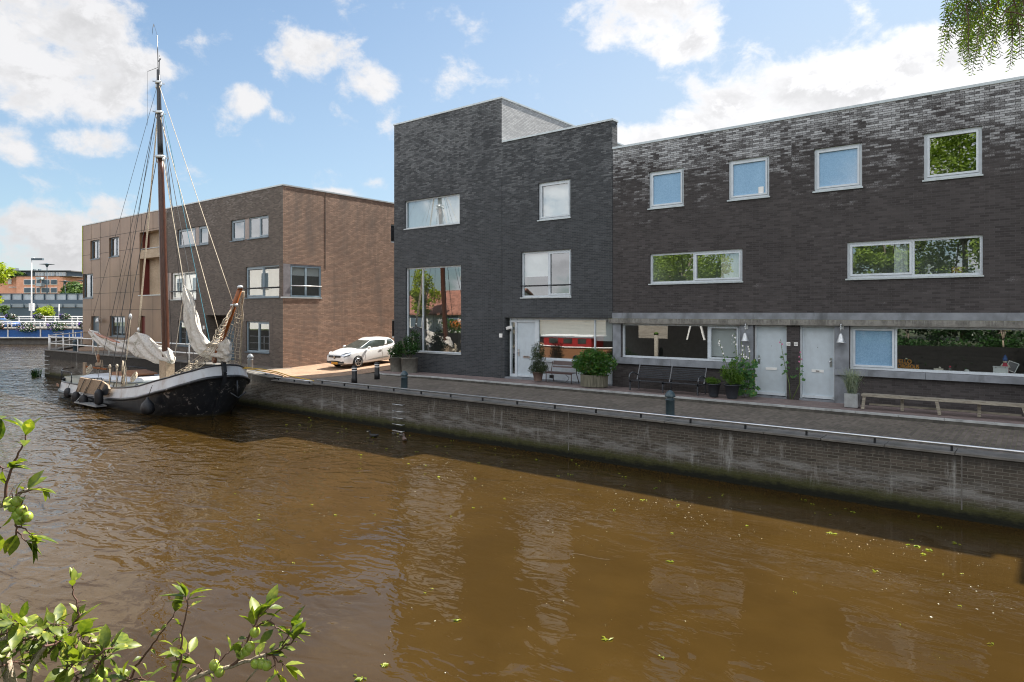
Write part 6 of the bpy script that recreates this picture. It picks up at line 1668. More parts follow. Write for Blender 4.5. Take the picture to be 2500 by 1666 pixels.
    t.rotation_euler = (pitch, 0, yaw); t.scale = (.93, .93, .93)
    return t
make_car('white hatchback parked in the sunlit alley beside the brown house', 'car_paint', (-27.04, 22.22, .14), R(3), math.atan(.05), '97-NGF-4')

# ------------------------------------------------------------------ beyond the corner: bridge, road, buildings
VW3, RT3 = Vector((VW.x, VW.y, 0)), Vector((RT.x, RT.y, 0))
def fbox(m, u0, u1, v0, v1, dep, thick, dd=0.0):
    """box facing the camera's way of looking, from photo extents at a given distance, with real depth"""
    a, b = far(u0, v1, dep + dd), far(u1, v0, dep + dd); z0, z1 = min(a.z, b.z), max(a.z, b.z)
    p = [Vector((a.x, a.y, 0)), Vector((b.x, b.y, 0)), Vector((b.x, b.y, 0)) + VW3 * thick, Vector((a.x, a.y, 0)) + VW3 * thick]
    m.prism([Vector((q.x, q.y, z0)) for q in p], (0, 0, z1 - z0)); return m
def rr2(x, y): return r2(x, y)
BD = 85.0
c0 = far(90, 800, BD)
br = thing('canal_bridge', 'blue canal bridge with white railings far off left of the houses', 'bridge', (c0.x, c0.y, 0))
m = MB(); fbox(m, -160, 260, 804.7, 823, BD, 12.0); m.build('girder', M['bridge_blue'], br)
m = MB(); fbox(m, -160, 260, 802.0, 804.6, BD, 12.2, -.15); m.build('deck_edge', M['stone'], br)
m = MB(); fbox(m, -160, 260, 823.1, 826, BD, 12.2, -.1); m.build('bottom_flange', M['white'], br)
m = MB(); fbox(m, -160, 260, 826.1, 842, BD, 11.0, .6); m.build('abutment', M['stone'], br)
for k in range(-4, 3):
    u = r2(515, 0)[0] + 79.5 * k; m = MB(); fbox(m, u - 1.3, u + 1.3, 804.8, 823, BD, .1, -.11); m.build('girder_rib', M['white'], br)
def bridge_rail(dep, vt, v2, vb, us, nm):
    m = MB(); a, b = far(-160, vt, dep), far(260, vt, dep); m.tube([a, b], .075, 8); m.build(nm, M['white'], br)
    m = MB(); a, b = far(-160, v2, dep), far(260, v2, dep); m.tube([a, b], .05, 8); m.build(nm, M['white'], br)
    for u in us:
        m = MB(); a, b = far(u, vb, dep), far(u, vt, dep); m.tube([a, b], .07, 8); m.build('post', M['white'], br)
us = [r2(x, 0)[0] + 79.5 * k for k in range(-3, 3) for x in (512, 562)]
bridge_rail(BD + .2, 786.2, 791.5, 802, us, 'handrail')
us = [r2(x, 0)[0] for x in (-400, -260, -120, 60, 240, 440, 580, 700, 915, 990, 1150)]
bridge_rail(BD + 11.5, 773.5, 779, 799, us, 'far_handrail'); bridge_rail(BD + 11.6, 785.5, 785.6, 799, [], 'far_handrail')
p = far(r2(745, 0)[0], 814.0, BD)
M_face = Matrix((( RT.x, 0, -VW.x), (RT.y, 0, -VW.y), (0, 1, 0))).to_4x4()
o_ = far(r2(748, 1107)[0], r2(748, 1107)[1], BD - .03) - Vector((c0.x, c0.y, 0))
text_mesh('bridge_name', 'VERVERSBRUG', .17 * 1.15, M['white'], br, Matrix.Translation(o_) @ M_face, .004, space=1.12)
rng = np.random.default_rng(21)
def basket(x, y, w_, h_, dep, lab, seed):
    rg = np.random.default_rng(seed); c = far(*r2(x, y), dep); s = dep / FPX / 5.2267; t = thing('flower_basket', lab, 'flower basket', c - Vector((0, 0, h_ * s * .5)), 'flower baskets on the bridge railings')
    hw, hh = w_ * s / 2, h_ * s / 2
    def pts(n, dx, rx, rz, dz=0):
        d = rg.normal(size=(n, 3)); d /= np.linalg.norm(d, axis=1, keepdims=True); d *= rg.uniform(.55, 1.05, size=(n, 1))
        return np.array(c) + np.outer(d[:, 0] * rx + dx, np.array(RT3)) + np.outer(d[:, 1] * hw * .45 - .1, np.array(VW3)) + np.outer(d[:, 2] * rz + dz, [0, 0, 1])
    for (nm, mt, n, dx, rx, rz, sz, dz) in (('foliage', 'leaf_dark', 420, 0, hw, hh, .17, -.02), ('white_blossom', 'petal_white', 150, hw * .15, hw * .75, hh * .85, .12, .05), ('purple_blossom', 'petal_purple', 150, -hw * .55, hw * .5, hh * .85, .12, .02), ('red_blossom', 'petal_red', 22, hw * .55, hw * .4, hh * .7, .10, -.05)):
        v, f = leaf_cloud(rg, pts(n, dx, rx, rz, dz), sz, .3, True, .8); raw_mesh(nm, v, f, M[mt], t)
for i, (x, y, w_, h_, dep, lab) in enumerate(((335, 1042, 290, 135, BD - .35, 'large white and purple flower basket on the near bridge railing, left of the name'), (740, 1030, 275, 130, BD - .35, 'large basket of white and purple flowers right above the bridge name'),
        (0, 1020, 130, 90, BD - .35, 'flower basket cut by the left edge of the picture'), (1075, 1012, 140, 90, BD - .35, 'flower basket partly hidden by the panelled house'),
        (146, 905, 150, 75, BD + 11.2, 'small purple and white basket on the far bridge railing above the blue car'), (497, 902, 135, 70, BD + 11.2, 'small purple basket on the far bridge railing between the lamp post and bush'), (833, 905, 140, 85, BD + 11.2, 'small purple basket on the far bridge railing nearest the panelled house'))):
    basket(x, y, w_, h_, dep, lab, 100 + i)
p = far(10, 800, BD + 7.5)
make_car('blue car crossing the bridge behind the white railing', 'bridge_blue', (p.x, p.y, .62), R(90) + math.atan2(RT.y, RT.x), 0)
# retaining wall and screens of the raised road
wl = thing('retaining_wall', 'long slate grey retaining wall with a glass screen on top behind the bridge', 'retaining wall', far(100, 764, 118) * 1)
wl.location.z = 0
m = MB(); fbox(m, -700, 330, 751, 830, 116, 5); m.build('wall', M['wall_slate'], wl)
m = MB(); fbox(m, -700, 330, 742, 750.9, 116, .5, -.2); m.build('parapet', M['wall_light'], wl)
m = MB(); fbox(m, -700, 330, 732.5, 741.9, 118, 1.0); m.build('upper_wall', M['wall_slate'], wl)
m = MB(); fbox(m, -700, 330, 718.5, 732.4, 118.3, .15); m.build('glass_screen', M['glass_wall'], wl)
m = MB(); fbox(m, -700, 330, 716.9, 718.4, 118.1, .4); m.build('screen_rail', M['wall_slate'], wl)
for k in range(18):
    u = -190 + 27.0 * k; m = MB(); fbox(m, u - .8, u + .8, 717.5, 732.4, 118.0, .25); m.build('screen_post', M['wall_slate'], wl)
for k in range(12):
    u = -100 + 31.5 * k; m = MB(); fbox(m, u - 1, u + 1, 742.2, 750.8, 115.6, .15); m.build('parapet_joint', M['wall_slate'], wl)
# orange apartment building
OD = 190
oc = far(90, 764, OD); ob = thing('apartment_building', 'orange brick apartment building with white window bands in the far distance', 'apartment building', (oc.x, oc.y, 0))
def r2b(x0, x1, y0, y1): a, b = r2(x0, y0), r2(x1, y1); return a[0], b[0], a[1], b[1]
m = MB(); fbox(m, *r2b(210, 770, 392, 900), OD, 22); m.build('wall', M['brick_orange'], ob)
m = MB()
pr = []
a, b = far(r2(768, 0)[0], 764, OD), far(r2(912, 0)[0], 764, OD)
for k in range(7):
    q = k / 6; p = a.lerp(b, q) + VW3 * (9.0 * q * q); pr.append(p)
zt, zb_ = far(0, r2(0, 400)[1], OD).z, 0
for p, q in zip(pr[:-1], pr[1:]): m.quad((p.x, p.y, 0), (q.x, q.y, 0), (q.x, q.y, zt), (p.x, p.y, zt))
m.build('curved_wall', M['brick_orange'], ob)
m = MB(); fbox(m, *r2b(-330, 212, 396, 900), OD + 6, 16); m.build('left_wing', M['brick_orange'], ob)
m = MB(); fbox(m, *r2b(205, 915, 386, 393), OD - .3, 24); m.build('terrace_edge', M['stone'], ob)
m = MB(); fbox(m, *r2b(185, 900, 328, 386), OD + 3, 14); m.build('penthouse', M['wall_slate'], ob)
m = MB(); fbox(m, *r2b(170, 905, 316, 327), OD + 2, 17); m.build('roof', M['roof'], ob)
for (x0, x1) in ((450, 560), (570, 700), (710, 840), (260, 320)):
    m = MB(); fbox(m, *r2b(x0, x1, 340, 398), OD + 2.7, .25); f = m.build('window', M['frame_white'], ob)
    for k in range(3):
        w_ = (x1 - x0) / 3; m = MB(); fbox(m, *r2b(x0 + w_ * k + 6, x0 + w_ * (k + 1) - 6, 345, 395), OD + 2.6, .08); m.build('pane', M['glass_wall'], f)
for (y0, y1) in ((438, 494), (541, 598)):
    for (x0, x1) in ((303, 445), (462, 510), (525, 632), (645, 727)):
        m = MB(); fbox(m, *r2b(x0, x1, y0 - 6, y1 + 6), OD - .25, .24); f = m.build('window', M['frame_white'], ob)
        m = MB(); fbox(m, *r2b(x0 + 5, x1 - 5, y0, y1), OD - .32, .06); m.build('pane', M['wall_slate'], f)
        if x1 - x0 > 100: m = MB(); fbox(m, *r2b((x0 + x1) / 2 + 20, (x0 + x1) / 2 + 26, y0, y1), OD - .4, .06); m.build('mullion', M['frame_white'], f)
    for (x0, x1, dq) in ((765, 825, 1.3), (870, 895, 5.6)):
        m = MB(); fbox(m, *r2b(x0, x1, y0 + 10, y1 + 12), OD + dq - .8, .5); f = m.build('window', M['frame_white'], ob)
        m = MB(); fbox(m, *r2b(x0 + 18, x1 - 4, y0 + 16, y1 + 8), OD + dq - .9, .06); m.build('pane', M['leaf_far'] if 0 else M['wall_slate'], f)
for (y0, y1) in ((480, 520), (400, 430)):
    m = MB(); fbox(m, *r2b(455, 525, y0, y1), OD - 1.6, 1.5); m.build('balcony', M['glass_wall'], ob)
for (x0, x1, y0, y1) in ((100, 145, 430, 490), (110, 215, 525, 535)):
    m = MB(); fbox(m, *r2b(x0, x1, y0, y1), OD + 5.7, .2); m.build('window', M['frame_white'], ob)
m = MB(); fbox(m, *r2b(150, 178, 285, 330), OD + 8, 2); m.build('chimney', M['wall_slate'], ob)
for (x, y) in ((425, 302), (490, 300)):
    m = MB(); fbox(m, *r2b(x - 6, x + 8, y, 318), OD + 6, 1); m.build('roof_vent', M['wall_slate'], ob)
for (px_, rx_, rz_) in ((90, 5.5, 1.2), (215, 3.2, .8)):
    v, f = leaf_cloud(rng, blob_points(rng, [(*far(*r2(px_, 368), OD + 2), rx_, 2, rz_)], 400), .9, aspect=.7); raw_mesh('roof_plants', v, f, M['leaf_far'], ob)
m = MB(); a = far(*r2(888, 548), 170); b = far(*r2(938, 560), 168); m.add([a, b, far(*r2(958, 600), 166), far(*r2(905, 600), 166)], [(0, 1, 2, 3)]); m.add([a, far(*r2(905, 600), 166), a + VW3 * .5], [(0, 1, 2)])
aw = thing('awning', 'bright orange awning right of the apartment building', 'awning', a - Vector((0, 0, 1))); m.build('canvas', M['petal_orange'], aw, fix=False)
m = MB(); m.tube([a, far(*r2(885, 640), 170)], .12, 6); m.build('pole', M['white'], aw)
# lamps and poles
def lamp(x, y0, y1, dep, kind, lab, mt):
    b, t_ = far(*r2(x, y1), dep), far(*r2(x, y0), dep); th = thing('street_lamp', lab, 'street lamp', b, 'street lamps beyond the bridge')
    m = MB(); m.tube([b, b.lerp(t_, .35), t_], [.12 if kind else .10, .09 if kind else .08, .06], 8); p = m.build('pole', M[mt], th)
    m = MB()
    if kind == 'arm':
        e = far(*r2(x + 60, y0 - 4), dep); m.tube([t_, t_.lerp(e, .5) + Vector((0, 0, .25)), e], .06, 6); m.build('arm', M[mt], th); m = MB(); m.obox(e + RT3 * .2, RT3 * .8, VW3 * .2, (0, 0, .14)); m.build('lamp_head', M['wall_slate'], th)
        m = MB(); q = far(*r2(x - 14, 785), dep); m.obox(q, RT3 * .13, VW3 * .15, (0, 0, .55)); m.obox(far(*r2(x + 17, 785), dep), RT3 * .12, VW3 * .15, (0, 0, .55)); m.build('signal_box', M['white'], th)
    else: m.lathe([(.03, .25), (.2, .15), (1.25, 0), (.3, -.08), (.12, -.5)], t_, 14); m.build('lamp_head', M['wall_slate'], th)
lamp(402, 178, 965, 98, 'arm', 'tall pale street lamp with a side arm rising behind the bridge', 'white')
lamp(600, 240, 640, 122, '', 'dark mushroom topped street lamp standing before the orange building', 'wall_slate'); lamp(832, 458, 640, 150, '', 'small dark street lamp left of the orange awning', 'wall_slate'); lamp(1065, 448, 640, 135, '', 'small dark street lamp beside the panelled house edge', 'wall_slate')
b = far(*r2(752, 960), 97); th = thing('sign_post', 'thin grey sign post with a white plate beside the bush', 'sign post', b); m = MB(); m.tube([b, far(*r2(752, 770), 97)], .06, 6); m.build('pole', M['zinc'], th); m = MB(); m.obox(far(*r2(752, 790), 96.9), RT3 * .1, VW3 * .03, (0, 0, .5)); m.build('plate', M['white'], th)
# trees and bushes
def tree(name, label, base, h, blobs, n, size, mt, seed, group=None, trunk_r=.2, aspect=.55):
    rg = np.random.default_rng(seed); t = thing(name, label, 'tree' if 'bush' not in name else 'bush', base, group); base = Vector(base); m = MB()
    top = Vector((base.x, base.y, base.z + h * .55)); m.tube([base, base.lerp(top, .5) + Vector((.1, .05, 0)), top], [trunk_r, trunk_r * .75, trunk_r * .5], 8)
    for bl in blobs[:14]:
        c = Vector(bl[:3]); m.tube([top - Vector((0, 0, h * .15)), top.lerp(c, .5) + Vector((0, 0, .1)), c], [trunk_r * .45, trunk_r * .25, trunk_r * .08], 5)
    m.build('trunk', M['bark'], t); v, f = leaf_cloud(rg, blob_points(rg, blobs, n, .4), size, .4, True, aspect); raw_mesh('crown', v, f, M[mt], t); return t
c = far(*r2(600, 805), 108); rg = np.random.default_rng(5)
tree('bush', 'yellow green bush standing behind the far bridge railing', (c.x, c.y, 0), 3, fairly(rg, (c.x, c.y, c.z), (1.4, 1.4, 1.5), 10, .7), 1500, .32, 'leaf_yellow', 6, 'bushes by the raised road', .1)
c = far(*r2(10, 825), 108)
tree('bush', 'small dull green bush at the left edge below the retaining wall', (c.x, c.y, 0), 2, fairly(rg, (c.x, c.y, c.z), (1.0, 1.0, 1.2), 8, .6), 900, .3, 'leaf_far', 7, 'bushes by the raised road', .1)
c = far(*r2(990, 570), 165)
tree('far_tree', 'round dark green tree seen between the orange building and the panelled house', (c.x, c.y, 0), 9, fairly(rg, (c.x, c.y, c.z - 1.0), (4.2, 4, 3.6), 14, 1.8), 2600, .75, 'leaf_far', 8, None, .3)
c = far(-38, 690, 46)
tree('broadleaf_tree', 'bright yellow green tree reaching in at the left edge of the picture', (c.x - 1.0, c.y - 1.2, .9), 5.5, fairly(rg, (c.x, c.y, c.z), (1.5, 1.5, 2.0), 16, .62), 2600, .24, 'leaf_yellow', 9, None, .16)

# ------------------------------------------------------------------ plum tree on the near bank, reaching in at the lower left
rp = random.Random(12)
def near(x, y, d=1.75): return far(*rP(x, y), d)
pt = thing('plum_tree', 'leafy plum tree with green plums reaching over the water at the lower left', 'plum tree', (-1.75, .55, .9))
twig = MB(); bark = MB(); leaf = MB(); plums = []
def one_leaf(mb, base, d, nrm, L, W, curl):
    d = Vector(d).normalized(); s = d.cross(Vector(nrm)); 
    if s.length < 1e-4: s = d.cross(Vector((1, 0, .2)))
    s.normalize(); n = s.cross(d); V = []; prof = [(0, .10), (.18, .62), (.42, 1.0), (.68, .82), (.88, .36), (1.0, .02)]
    pos = Vector(base)
    for i, (q, w_) in enumerate(prof):
        c = Vector(base) + d * (L * q) + n * (-curl * L * q * q); V += [c - s * (W * w_ * .5) + n * (.16 * W * w_), c, c + s * (W * w_ * .5) + n * (.16 * W * w_)]
    F = []
    for i in range(len(prof) - 1):
        a = i * 3; F += [(a, a + 1, a + 4, a + 3), (a + 1, a + 2, a + 5, a + 4)]
    mb.add(V, F, True)
def shoot(P, r0, r1_, mb, dens=1.0, size=.052, start=.15, curl=.25, bias=(0, 0, .3), tip=True):
    P = [Vector(p) for p in P]
    # smooth the polyline a little
    Q = [P[0]]
    for a, b in zip(P[:-1], P[1:]):
        for k in range(1, 4): Q.append(a.lerp(b, k / 3) + Vector((rp.uniform(-1, 1), rp.uniform(-1, 1), rp.uniform(-1, 1))) * .0025)
    mb.tube(Q, [r0 + (r1_ - r0) * i / (len(Q) - 1) for i in range(len(Q))], 6)
    L = sum((b - a).length for a, b in zip(Q[:-1], Q[1:])); n = int(L / .0245 * dens)
    for k in range(n):
        q = start + (1 - start) * (k + rp.random() * .8) / max(n, 1)
        if q > 1: q = 1
        i = min(int(q * (len(Q) - 1)), len(Q) - 2); c = Q[i].lerp(Q[i + 1], min(1, q * (len(Q) - 1) - i)); ax = (Q[i + 1] - Q[i]).normalized()
        rd = Vector((rp.gauss(0, 1), rp.gauss(0, 1), rp.gauss(0, 1))); rd = (rd - ax * rd.dot(ax)).normalized(); d = (ax * rp.uniform(.1, .8) + rd + Vector(bias) * rp.uniform(0, 1)).normalized()
        s = size * .68 * rp.uniform(.45, 1.25); pe = c + d * .008; mb2 = leaf
        twig.tube([c, pe], .0012, 4, False)
        one_leaf(leaf, pe, d, (rp.gauss(0, .5) + SUN_TO.x, rp.gauss(0, .5) + .2, 1.0), s, s * rp.uniform(.42, .58), curl * rp.uniform(-.2, 1.4))
    if tip:
        for k in range(3): one_leaf(leaf, Q[-1], (Q[-1] - Q[-2]).normalized() + Vector((rp.gauss(0, .4), rp.gauss(0, .4), rp.gauss(.1, .3))), (0, .3, 1), size * rp.uniform(.8, 1.2), size * .5, curl * .3)
    return Q
def plum_at(x, y, d, r=.0125):
    c = near(x, y, d); m = MB(); m.ball(c, r * 1.0, r * 1.0, r * 1.06, 14, 10); m.build('plum', M['plum'], pt); twig.tube([c + Vector((0, 0, r)), c + Vector((rp.uniform(-.012, .012), rp.uniform(-.01, .01), r + .02))], .0011, 4, False)
# left branch
D = 1.55
shoot([near(-160, 600, D), near(0, 560, D), near(60, 520, D), near(105, 490, D), near(160, 455, D)], .006, .003, bark, .9, .055, .2)
shoot([near(20, 540, D), near(40, 430, D), near(75, 320, D), near(105, 245, D), near(135, 195, D), near(155, 150, D)], .0035, .0015, twig, .75, .05, .08, .5)
shoot([near(95, 500, D), near(105, 600, D), near(90, 660, D), near(95, 720, D)], .003, .002, twig, 1.0, .05, .25); shoot([near(90, 670, D), near(140, 690, D), near(190, 720, D)], .002, .001, twig, 1.6, .058, .3, .1); shoot([near(95, 690, D), near(120, 720, D), near(150, 760, D)], .002, .001, twig, 1.4, .045, .3)
shoot([near(105, 480, D), near(170, 470, D), near(215, 450, D), near(238, 455, D)], .002, .001, twig, .3, .035, .3, .6)
shoot([near(-60, 60, D), near(-10, 50, D), near(5, 60, D)], .002, .001, twig, 1.2, .05, .5); shoot([near(-90, 700, D), near(-20, 690, D), near(0, 710, D)], .002, .001, twig, 1.2, .05, .4); shoot([near(-60, 400, D), near(0, 335, D), near(40, 340, D)], .002, .001, twig, 1.0, .05, .4)
for (x, y) in ((52, 532), (95, 530), (76, 560), (124, 580), (100, 606), (116, 634), (157, 618)): plum_at(x, y, D, .0118)
# bottom thicket
twig.build('twigs', M['bark_twig'], pt); twig = MB()
D = 1.5
shoot([near(-120, 1500, D), near(0, 1330, D), near(90, 1290, D), near(160, 1300, D), near(260, 1340, D)], .008, .003, bark, 1.3, .058, .1)
shoot([near(160, 1640, D), near(165, 1540, D), near(190, 1430, D), near(280, 1345, D), near(350, 1290, D), near(420, 1240, D)], .006, .003, bark, .9, .058, .2)
for P in (((-60, 1420), (40, 1360), (120, 1380), (200, 1410)), ((-40, 1240), (40, 1215), (110, 1235)), ((-60, 1500), (60, 1460), (140, 1450)), ((100, 1330), (190, 1310), (260, 1310)), ((250, 1360), (310, 1350), (360, 1330)),
          ((390, 1420), (430, 1370), (470, 1340), (520, 1350)), ((530, 1620), (550, 1500), (600, 1420), (650, 1400)), ((360, 1560), (390, 1480), (420, 1460)), ((600, 1640), (690, 1560), (780, 1550), (840, 1560)), ((-60, 1320), (20, 1290), (90, 1250), (150, 1260)), ((420, 1640), (440, 1540), (420, 1490)), ((520, 1450), (600, 1380), (690, 1360)), 
          ((200, 1290), (290, 1250), (340, 1240)), ((280, 1400), (330, 1330), (420, 1310), (470, 1300))):
    shoot([near(x, y, D + rp.uniform(-.12, .12)) for x, y in P], .003, .0012, twig, 1.35, .056, .05)
shoot([near(400, 1290, D), near(440, 1210, D), near(462, 1180, D), near(445, 1120, D), near(425, 1060, D), near(415, 1000, D)], .003, .0012, twig, .85, .034, .1, .9)
for P, r in ((((480, 1660), (500, 1540), (528, 1430), (542, 1322)), .0075), (((450, 1480), (480, 1420), (510, 1340), (530, 1295)), .004), (((530, 1300), (500, 1275), (468, 1252)), .003), (((440, 1320), (490, 1350), (530, 1330)), .003), (((150, 1660), (180, 1480), (240, 1390), (280, 1340)), .006)):
    bark.tube([near(x, y, D - .03) for x, y in P], [r, r * .9, r * .8, r * .7][:len(P)], 7)
D = 1.6
shoot([near(700, 1640, D), near(780, 1480, D), near(840, 1400, D), near(900, 1320, D), near(960, 1240, D), near(1005, 1165, D)], .0032, .0013, twig, .85, .042, .1, .7)
shoot([near(1000, 1560, D), near(1040, 1440, D), near(1042, 1350, D), near(1050, 1250, D), near(1075, 1130, D), near(1065, 1075, D)], .0032, .0013, twig, .75, .045, .12, .4)
for (x, y, dx, dz, L) in ((1065, 1078, -1, .1, .062), (1085, 1062, 1, .25, .058), (1080, 1095, .6, .15, .045), (1060, 1100, -.4, .0, .045)): one_leaf(leaf, near(x, y, D), RT3 * dx + Vector((0, 0, dz)), (0, .3, 1), L, L * .36, .05)
D = 1.7
shoot([near(1000, 1660, D), near(1110, 1545, D), near(1220, 1510, D), near(1340, 1480, D), near(1440, 1440, D), near(1530, 1412, D)], .0062, .004, bark, .45, .06, .05)
shoot([near(1530, 1412, D), near(1590, 1390, D), near(1640, 1360, D), near(1690, 1330, D)], .004, .002, twig, 1.5, .055, .1)
shoot([near(1320, 1480, D), near(1380, 1430, D), near(1420, 1340, D), near(1450, 1260, D), near(1475, 1215, D)], .004, .002, twig, 1.15, .062, .1); shoot([near(1440, 1280, D), near(1500, 1230, D), near(1545, 1210, D), near(1590, 1250, D), near(1640, 1280, D)], .003, .0012, twig, 1.25, .055, .1); shoot([near(1470, 1230, D), near(1490, 1180, D), near(1540, 1145, D)], .002, .001, twig, 1.6, .055, .2); shoot([near(1240, 1470, D), near(1290, 1420, D), near(1320, 1390, D)], .002, .001, twig, 1.3, .04, .2); shoot([near(1060, 1440, D), near(1090, 1410, D), near(1060, 1400, D)], .002, .001, twig, 1.6, .055, .2)
shoot([near(1560, 1410, D), near(1600, 1450, D), near(1640, 1470, D)], .002, .001, twig, 1.2, .055, .2); shoot([near(1560, 1400, D), near(1580, 1470, D), near(1595, 1520, D)], .002, .001, twig, .9, .05, .3, .4); shoot([near(1620, 1360, D), near(1660, 1300, D), near(1680, 1250, D)], .002, .001, twig, 1.5, .05, .15); shoot([near(1130, 1540, D), near(1160, 1490, D), near(1130, 1465, D)], .002, .001, twig, 1.4, .06, .2)
bark.tube([near(1410, 1570, D), near(1470, 1500, D), near(1540, 1440, D)], [.002, .003, .003], 6); bark.tube([near(1000, 1560, D), near(1060, 1480, D), near(1100, 1500, D)], [.004, .003, .001], 6)
for (x, y, d) in ((1466, 1280, D), (1436, 1366, D), (1418, 1388, D), (1388, 1405, D), (1470, 1458, D), (1504, 1462, D), (1532, 1470, D), (1018, 1475, D), (1232, 1470, D), (1262, 1508, D), (458, 1368, 1.5), (585, 1520, 1.5), (555, 1555, 1.48), (440, 1400, 1.5)): plum_at(x, y, d, .0128)
# limbs below the picture that carry those branches back to the trunk on the bank
root = Vector((-1.75, .55, .9))
fork = root + Vector((-.02, .05, .45))
bark.tube([root, root.lerp(fork, .5), fork], [.05, .045, .038], 10)
for e in (near(-160, 600, 1.55), near(-120, 1500, 1.5), near(160, 1640, 1.5), near(480, 1660, 1.47), near(700, 1640, 1.6), near(1000, 1660, 1.7), near(600, 1640, 1.5)):
    bark.tube([fork, fork.lerp(e, .5) + Vector((0, 0, -.06)), e], [.022, .014, .007], 8)
bark.build('branches', M['bark_pale'], pt); twig.build('twigs', M['bark_twig'], pt); leaf.build('leaves', M['leaf_plum'], pt, fix=False)

# ------------------------------------------------------------------ tree drooping in from the top right
dt = thing('drooping_tree', 'feathery tree drooping into the picture at the top right corner', 'tree', (3.4, -.4, .9))
rg = np.random.default_rng(40); rs = random.Random(41)
st_ = MB(); LV = []; 
tr = [Vector((3.4, -.4, .9)), Vector((3.3, 0.2, 3.2)), Vector((2.9, 1.4, 5.4)), Vector((2.2, 3.2, 6.9)), Vector((1.2, 4.6, 7.0))]
st_.tube(tr, [.17, .14, .10, .06, .03], 10)
def strand(a, L, lean, step=.012, ll=.055):
    a = Vector(a); P = [a]; d = Vector((lean.x, lean.y, rs.uniform(-.15, .1)))
    n = 9
    for k in range(n):
        d = (d + Vector((rs.gauss(0, .08), rs.gauss(0, .08), -.28))).normalized(); P.append(P[-1] + d * L / n)
    st_.tube(P, [.004 - .003 * k / n for k in range(n + 1)], 4, False)
    m_ = int(L / step)
    for k in range(m_):
        q = (k + .5) / m_ * n; i = min(int(q), n - 1); c = P[i].lerp(P[i + 1], q - i); ax = (P[i + 1] - P[i]).normalized(); sd = ax.cross(Vector((rs.gauss(0, .25) + VW.x, rs.gauss(0, .25) + VW.y, .15))).normalized() * (1 if k % 2 else -1)
        d2 = (sd + ax * rs.uniform(.25, .8) + Vector((0, 0, rs.uniform(-.25, .1)))).normalized(); l = ll * rs.uniform(.6, 1.15) * (1 - .5 * (k / m_) ** 4); w_ = ax.cross(d2).cross(d2).normalized() * l * .11
        b = c + d2 * l; mid = c + d2 * l * .45
        LV.extend([c, mid + w_, b, mid - w_])
DT = 4.6
def dn(u, v, d=DT): return far(u, v, d)
anchors = []
for k in range(64):
    u = rs.uniform(2345, 2560); v = rs.uniform(-130, 40); anchors.append((u, v, rs.uniform(.28, .50)))
for (u, v, L) in ((2330, -60, .28), (2345, -70, .26), (2318, -40, .22), (2372, -60, .34), (2385, -20, .36), (2440, 0, .5), (2420, 10, .46), (2455, 10, .44), (2470, 20, .42), (2400, 20, .40), (2385, 40, .30), (2440, 60, .38), (2450, 70, .30), (2462, 60, .36), (2490, 30, .40), (2395, 60, .28), (2410, 75, .25), (2425, 50, .32)): anchors.append((u, v, L))
for (u, v, L) in anchors:
    a = dn(u, v, DT + rs.uniform(-.3, .5)); strand(a, L, Vector((rs.gauss(-.25, .35), rs.gauss(0, .3), 0)))
for k in range(13):
    a = dn(rs.uniform(2380, 2600), rs.uniform(-140, -20), DT + rs.uniform(-.2, .4)); st_.tube([tr[-1].lerp(tr[-2], rs.random()), tr[-1].lerp(a, .5) + Vector((0, 0, .15)), a], [.012, .008, .004], 5)
for k in range(130):
    v = rs.uniform(-520, -150); strand(dn(rs.uniform(2270, 2720), v, DT + rs.uniform(-.5, .7)), min(.6, (-v - 60) / 358), Vector((rs.gauss(-.2, .4), rs.gauss(0, .3), 0)), .014, .06)
for k in range(260):   # the rest of the crown, above and to the right of the picture
    c = Vector((rs.gauss(2.4, 1.1), rs.gauss(2.6, 1.5), rs.uniform(5.6, 8.2))); 
    q = c - Vector((0, 0, CAM_H)); dep = q.x * VW.x + q.y * VW.y
    if dep > .3:
        uu = CX + FPX * (q.x * RT.x + q.y * RT.y) / dep; vv = V0 - FPX * (q.z - 1.0) / dep
        if uu < 2620 and vv > -60: continue
    strand(c, rs.uniform(.5, 1.0), Vector((rs.gauss(0, .4), rs.gauss(0, .4), 0)), .03, .09)
st_.build('branches', M['bark_twig'], dt)
V = np.array([tuple(p) for p in LV]); raw_mesh('leaflets', V, np.arange(len(V)).reshape(-1, 4), M['leaf_robinia'], dt)

# ------------------------------------------------------------------ what floats on the canal
rg = np.random.default_rng(77); V = []; F = []
def fleck(x, y, r, n=5):
    a0 = rg.uniform(0, 6.28); i = len(V)
    for k in range(n): a = a0 + 2 * math.pi * k / n; q = r * rg.uniform(.6, 1.2); V.append((x + q * math.cos(a), y + q * math.sin(a) * .8, WZ + .006 + rg.uniform(0, .004)))
    F.append(tuple(range(i, i + n)))
for k in range(1700):
    x = rg.uniform(-22, 1.5); y = 13.0 - abs(rg.normal()) * 1.3 + rg.normal() * .25
    if mnoise.noise(Vector((x * .45, y * .9, 3.1))) < rg.uniform(-.35, .25): continue
    if y < 5 or y > 15.2: continue
    fleck(x, y, .005 + .010 * rg.random() ** 4)
for k in range(300):
    x = rg.uniform(-24, 1); fleck(x, rg.uniform(5, 15), .004 + .008 * rg.random() ** 3)
me = bpy.data.meshes.new('floating_specks'); me.from_pydata(V, [], F); me.materials.append(M['debris']); o = bpy.data.objects.new('floating_specks', me); C.objects.link(o); tag(o, 'pale specks of fluff drifting on the brown water', 'floating debris', kind='stuff')
V = []; F = []
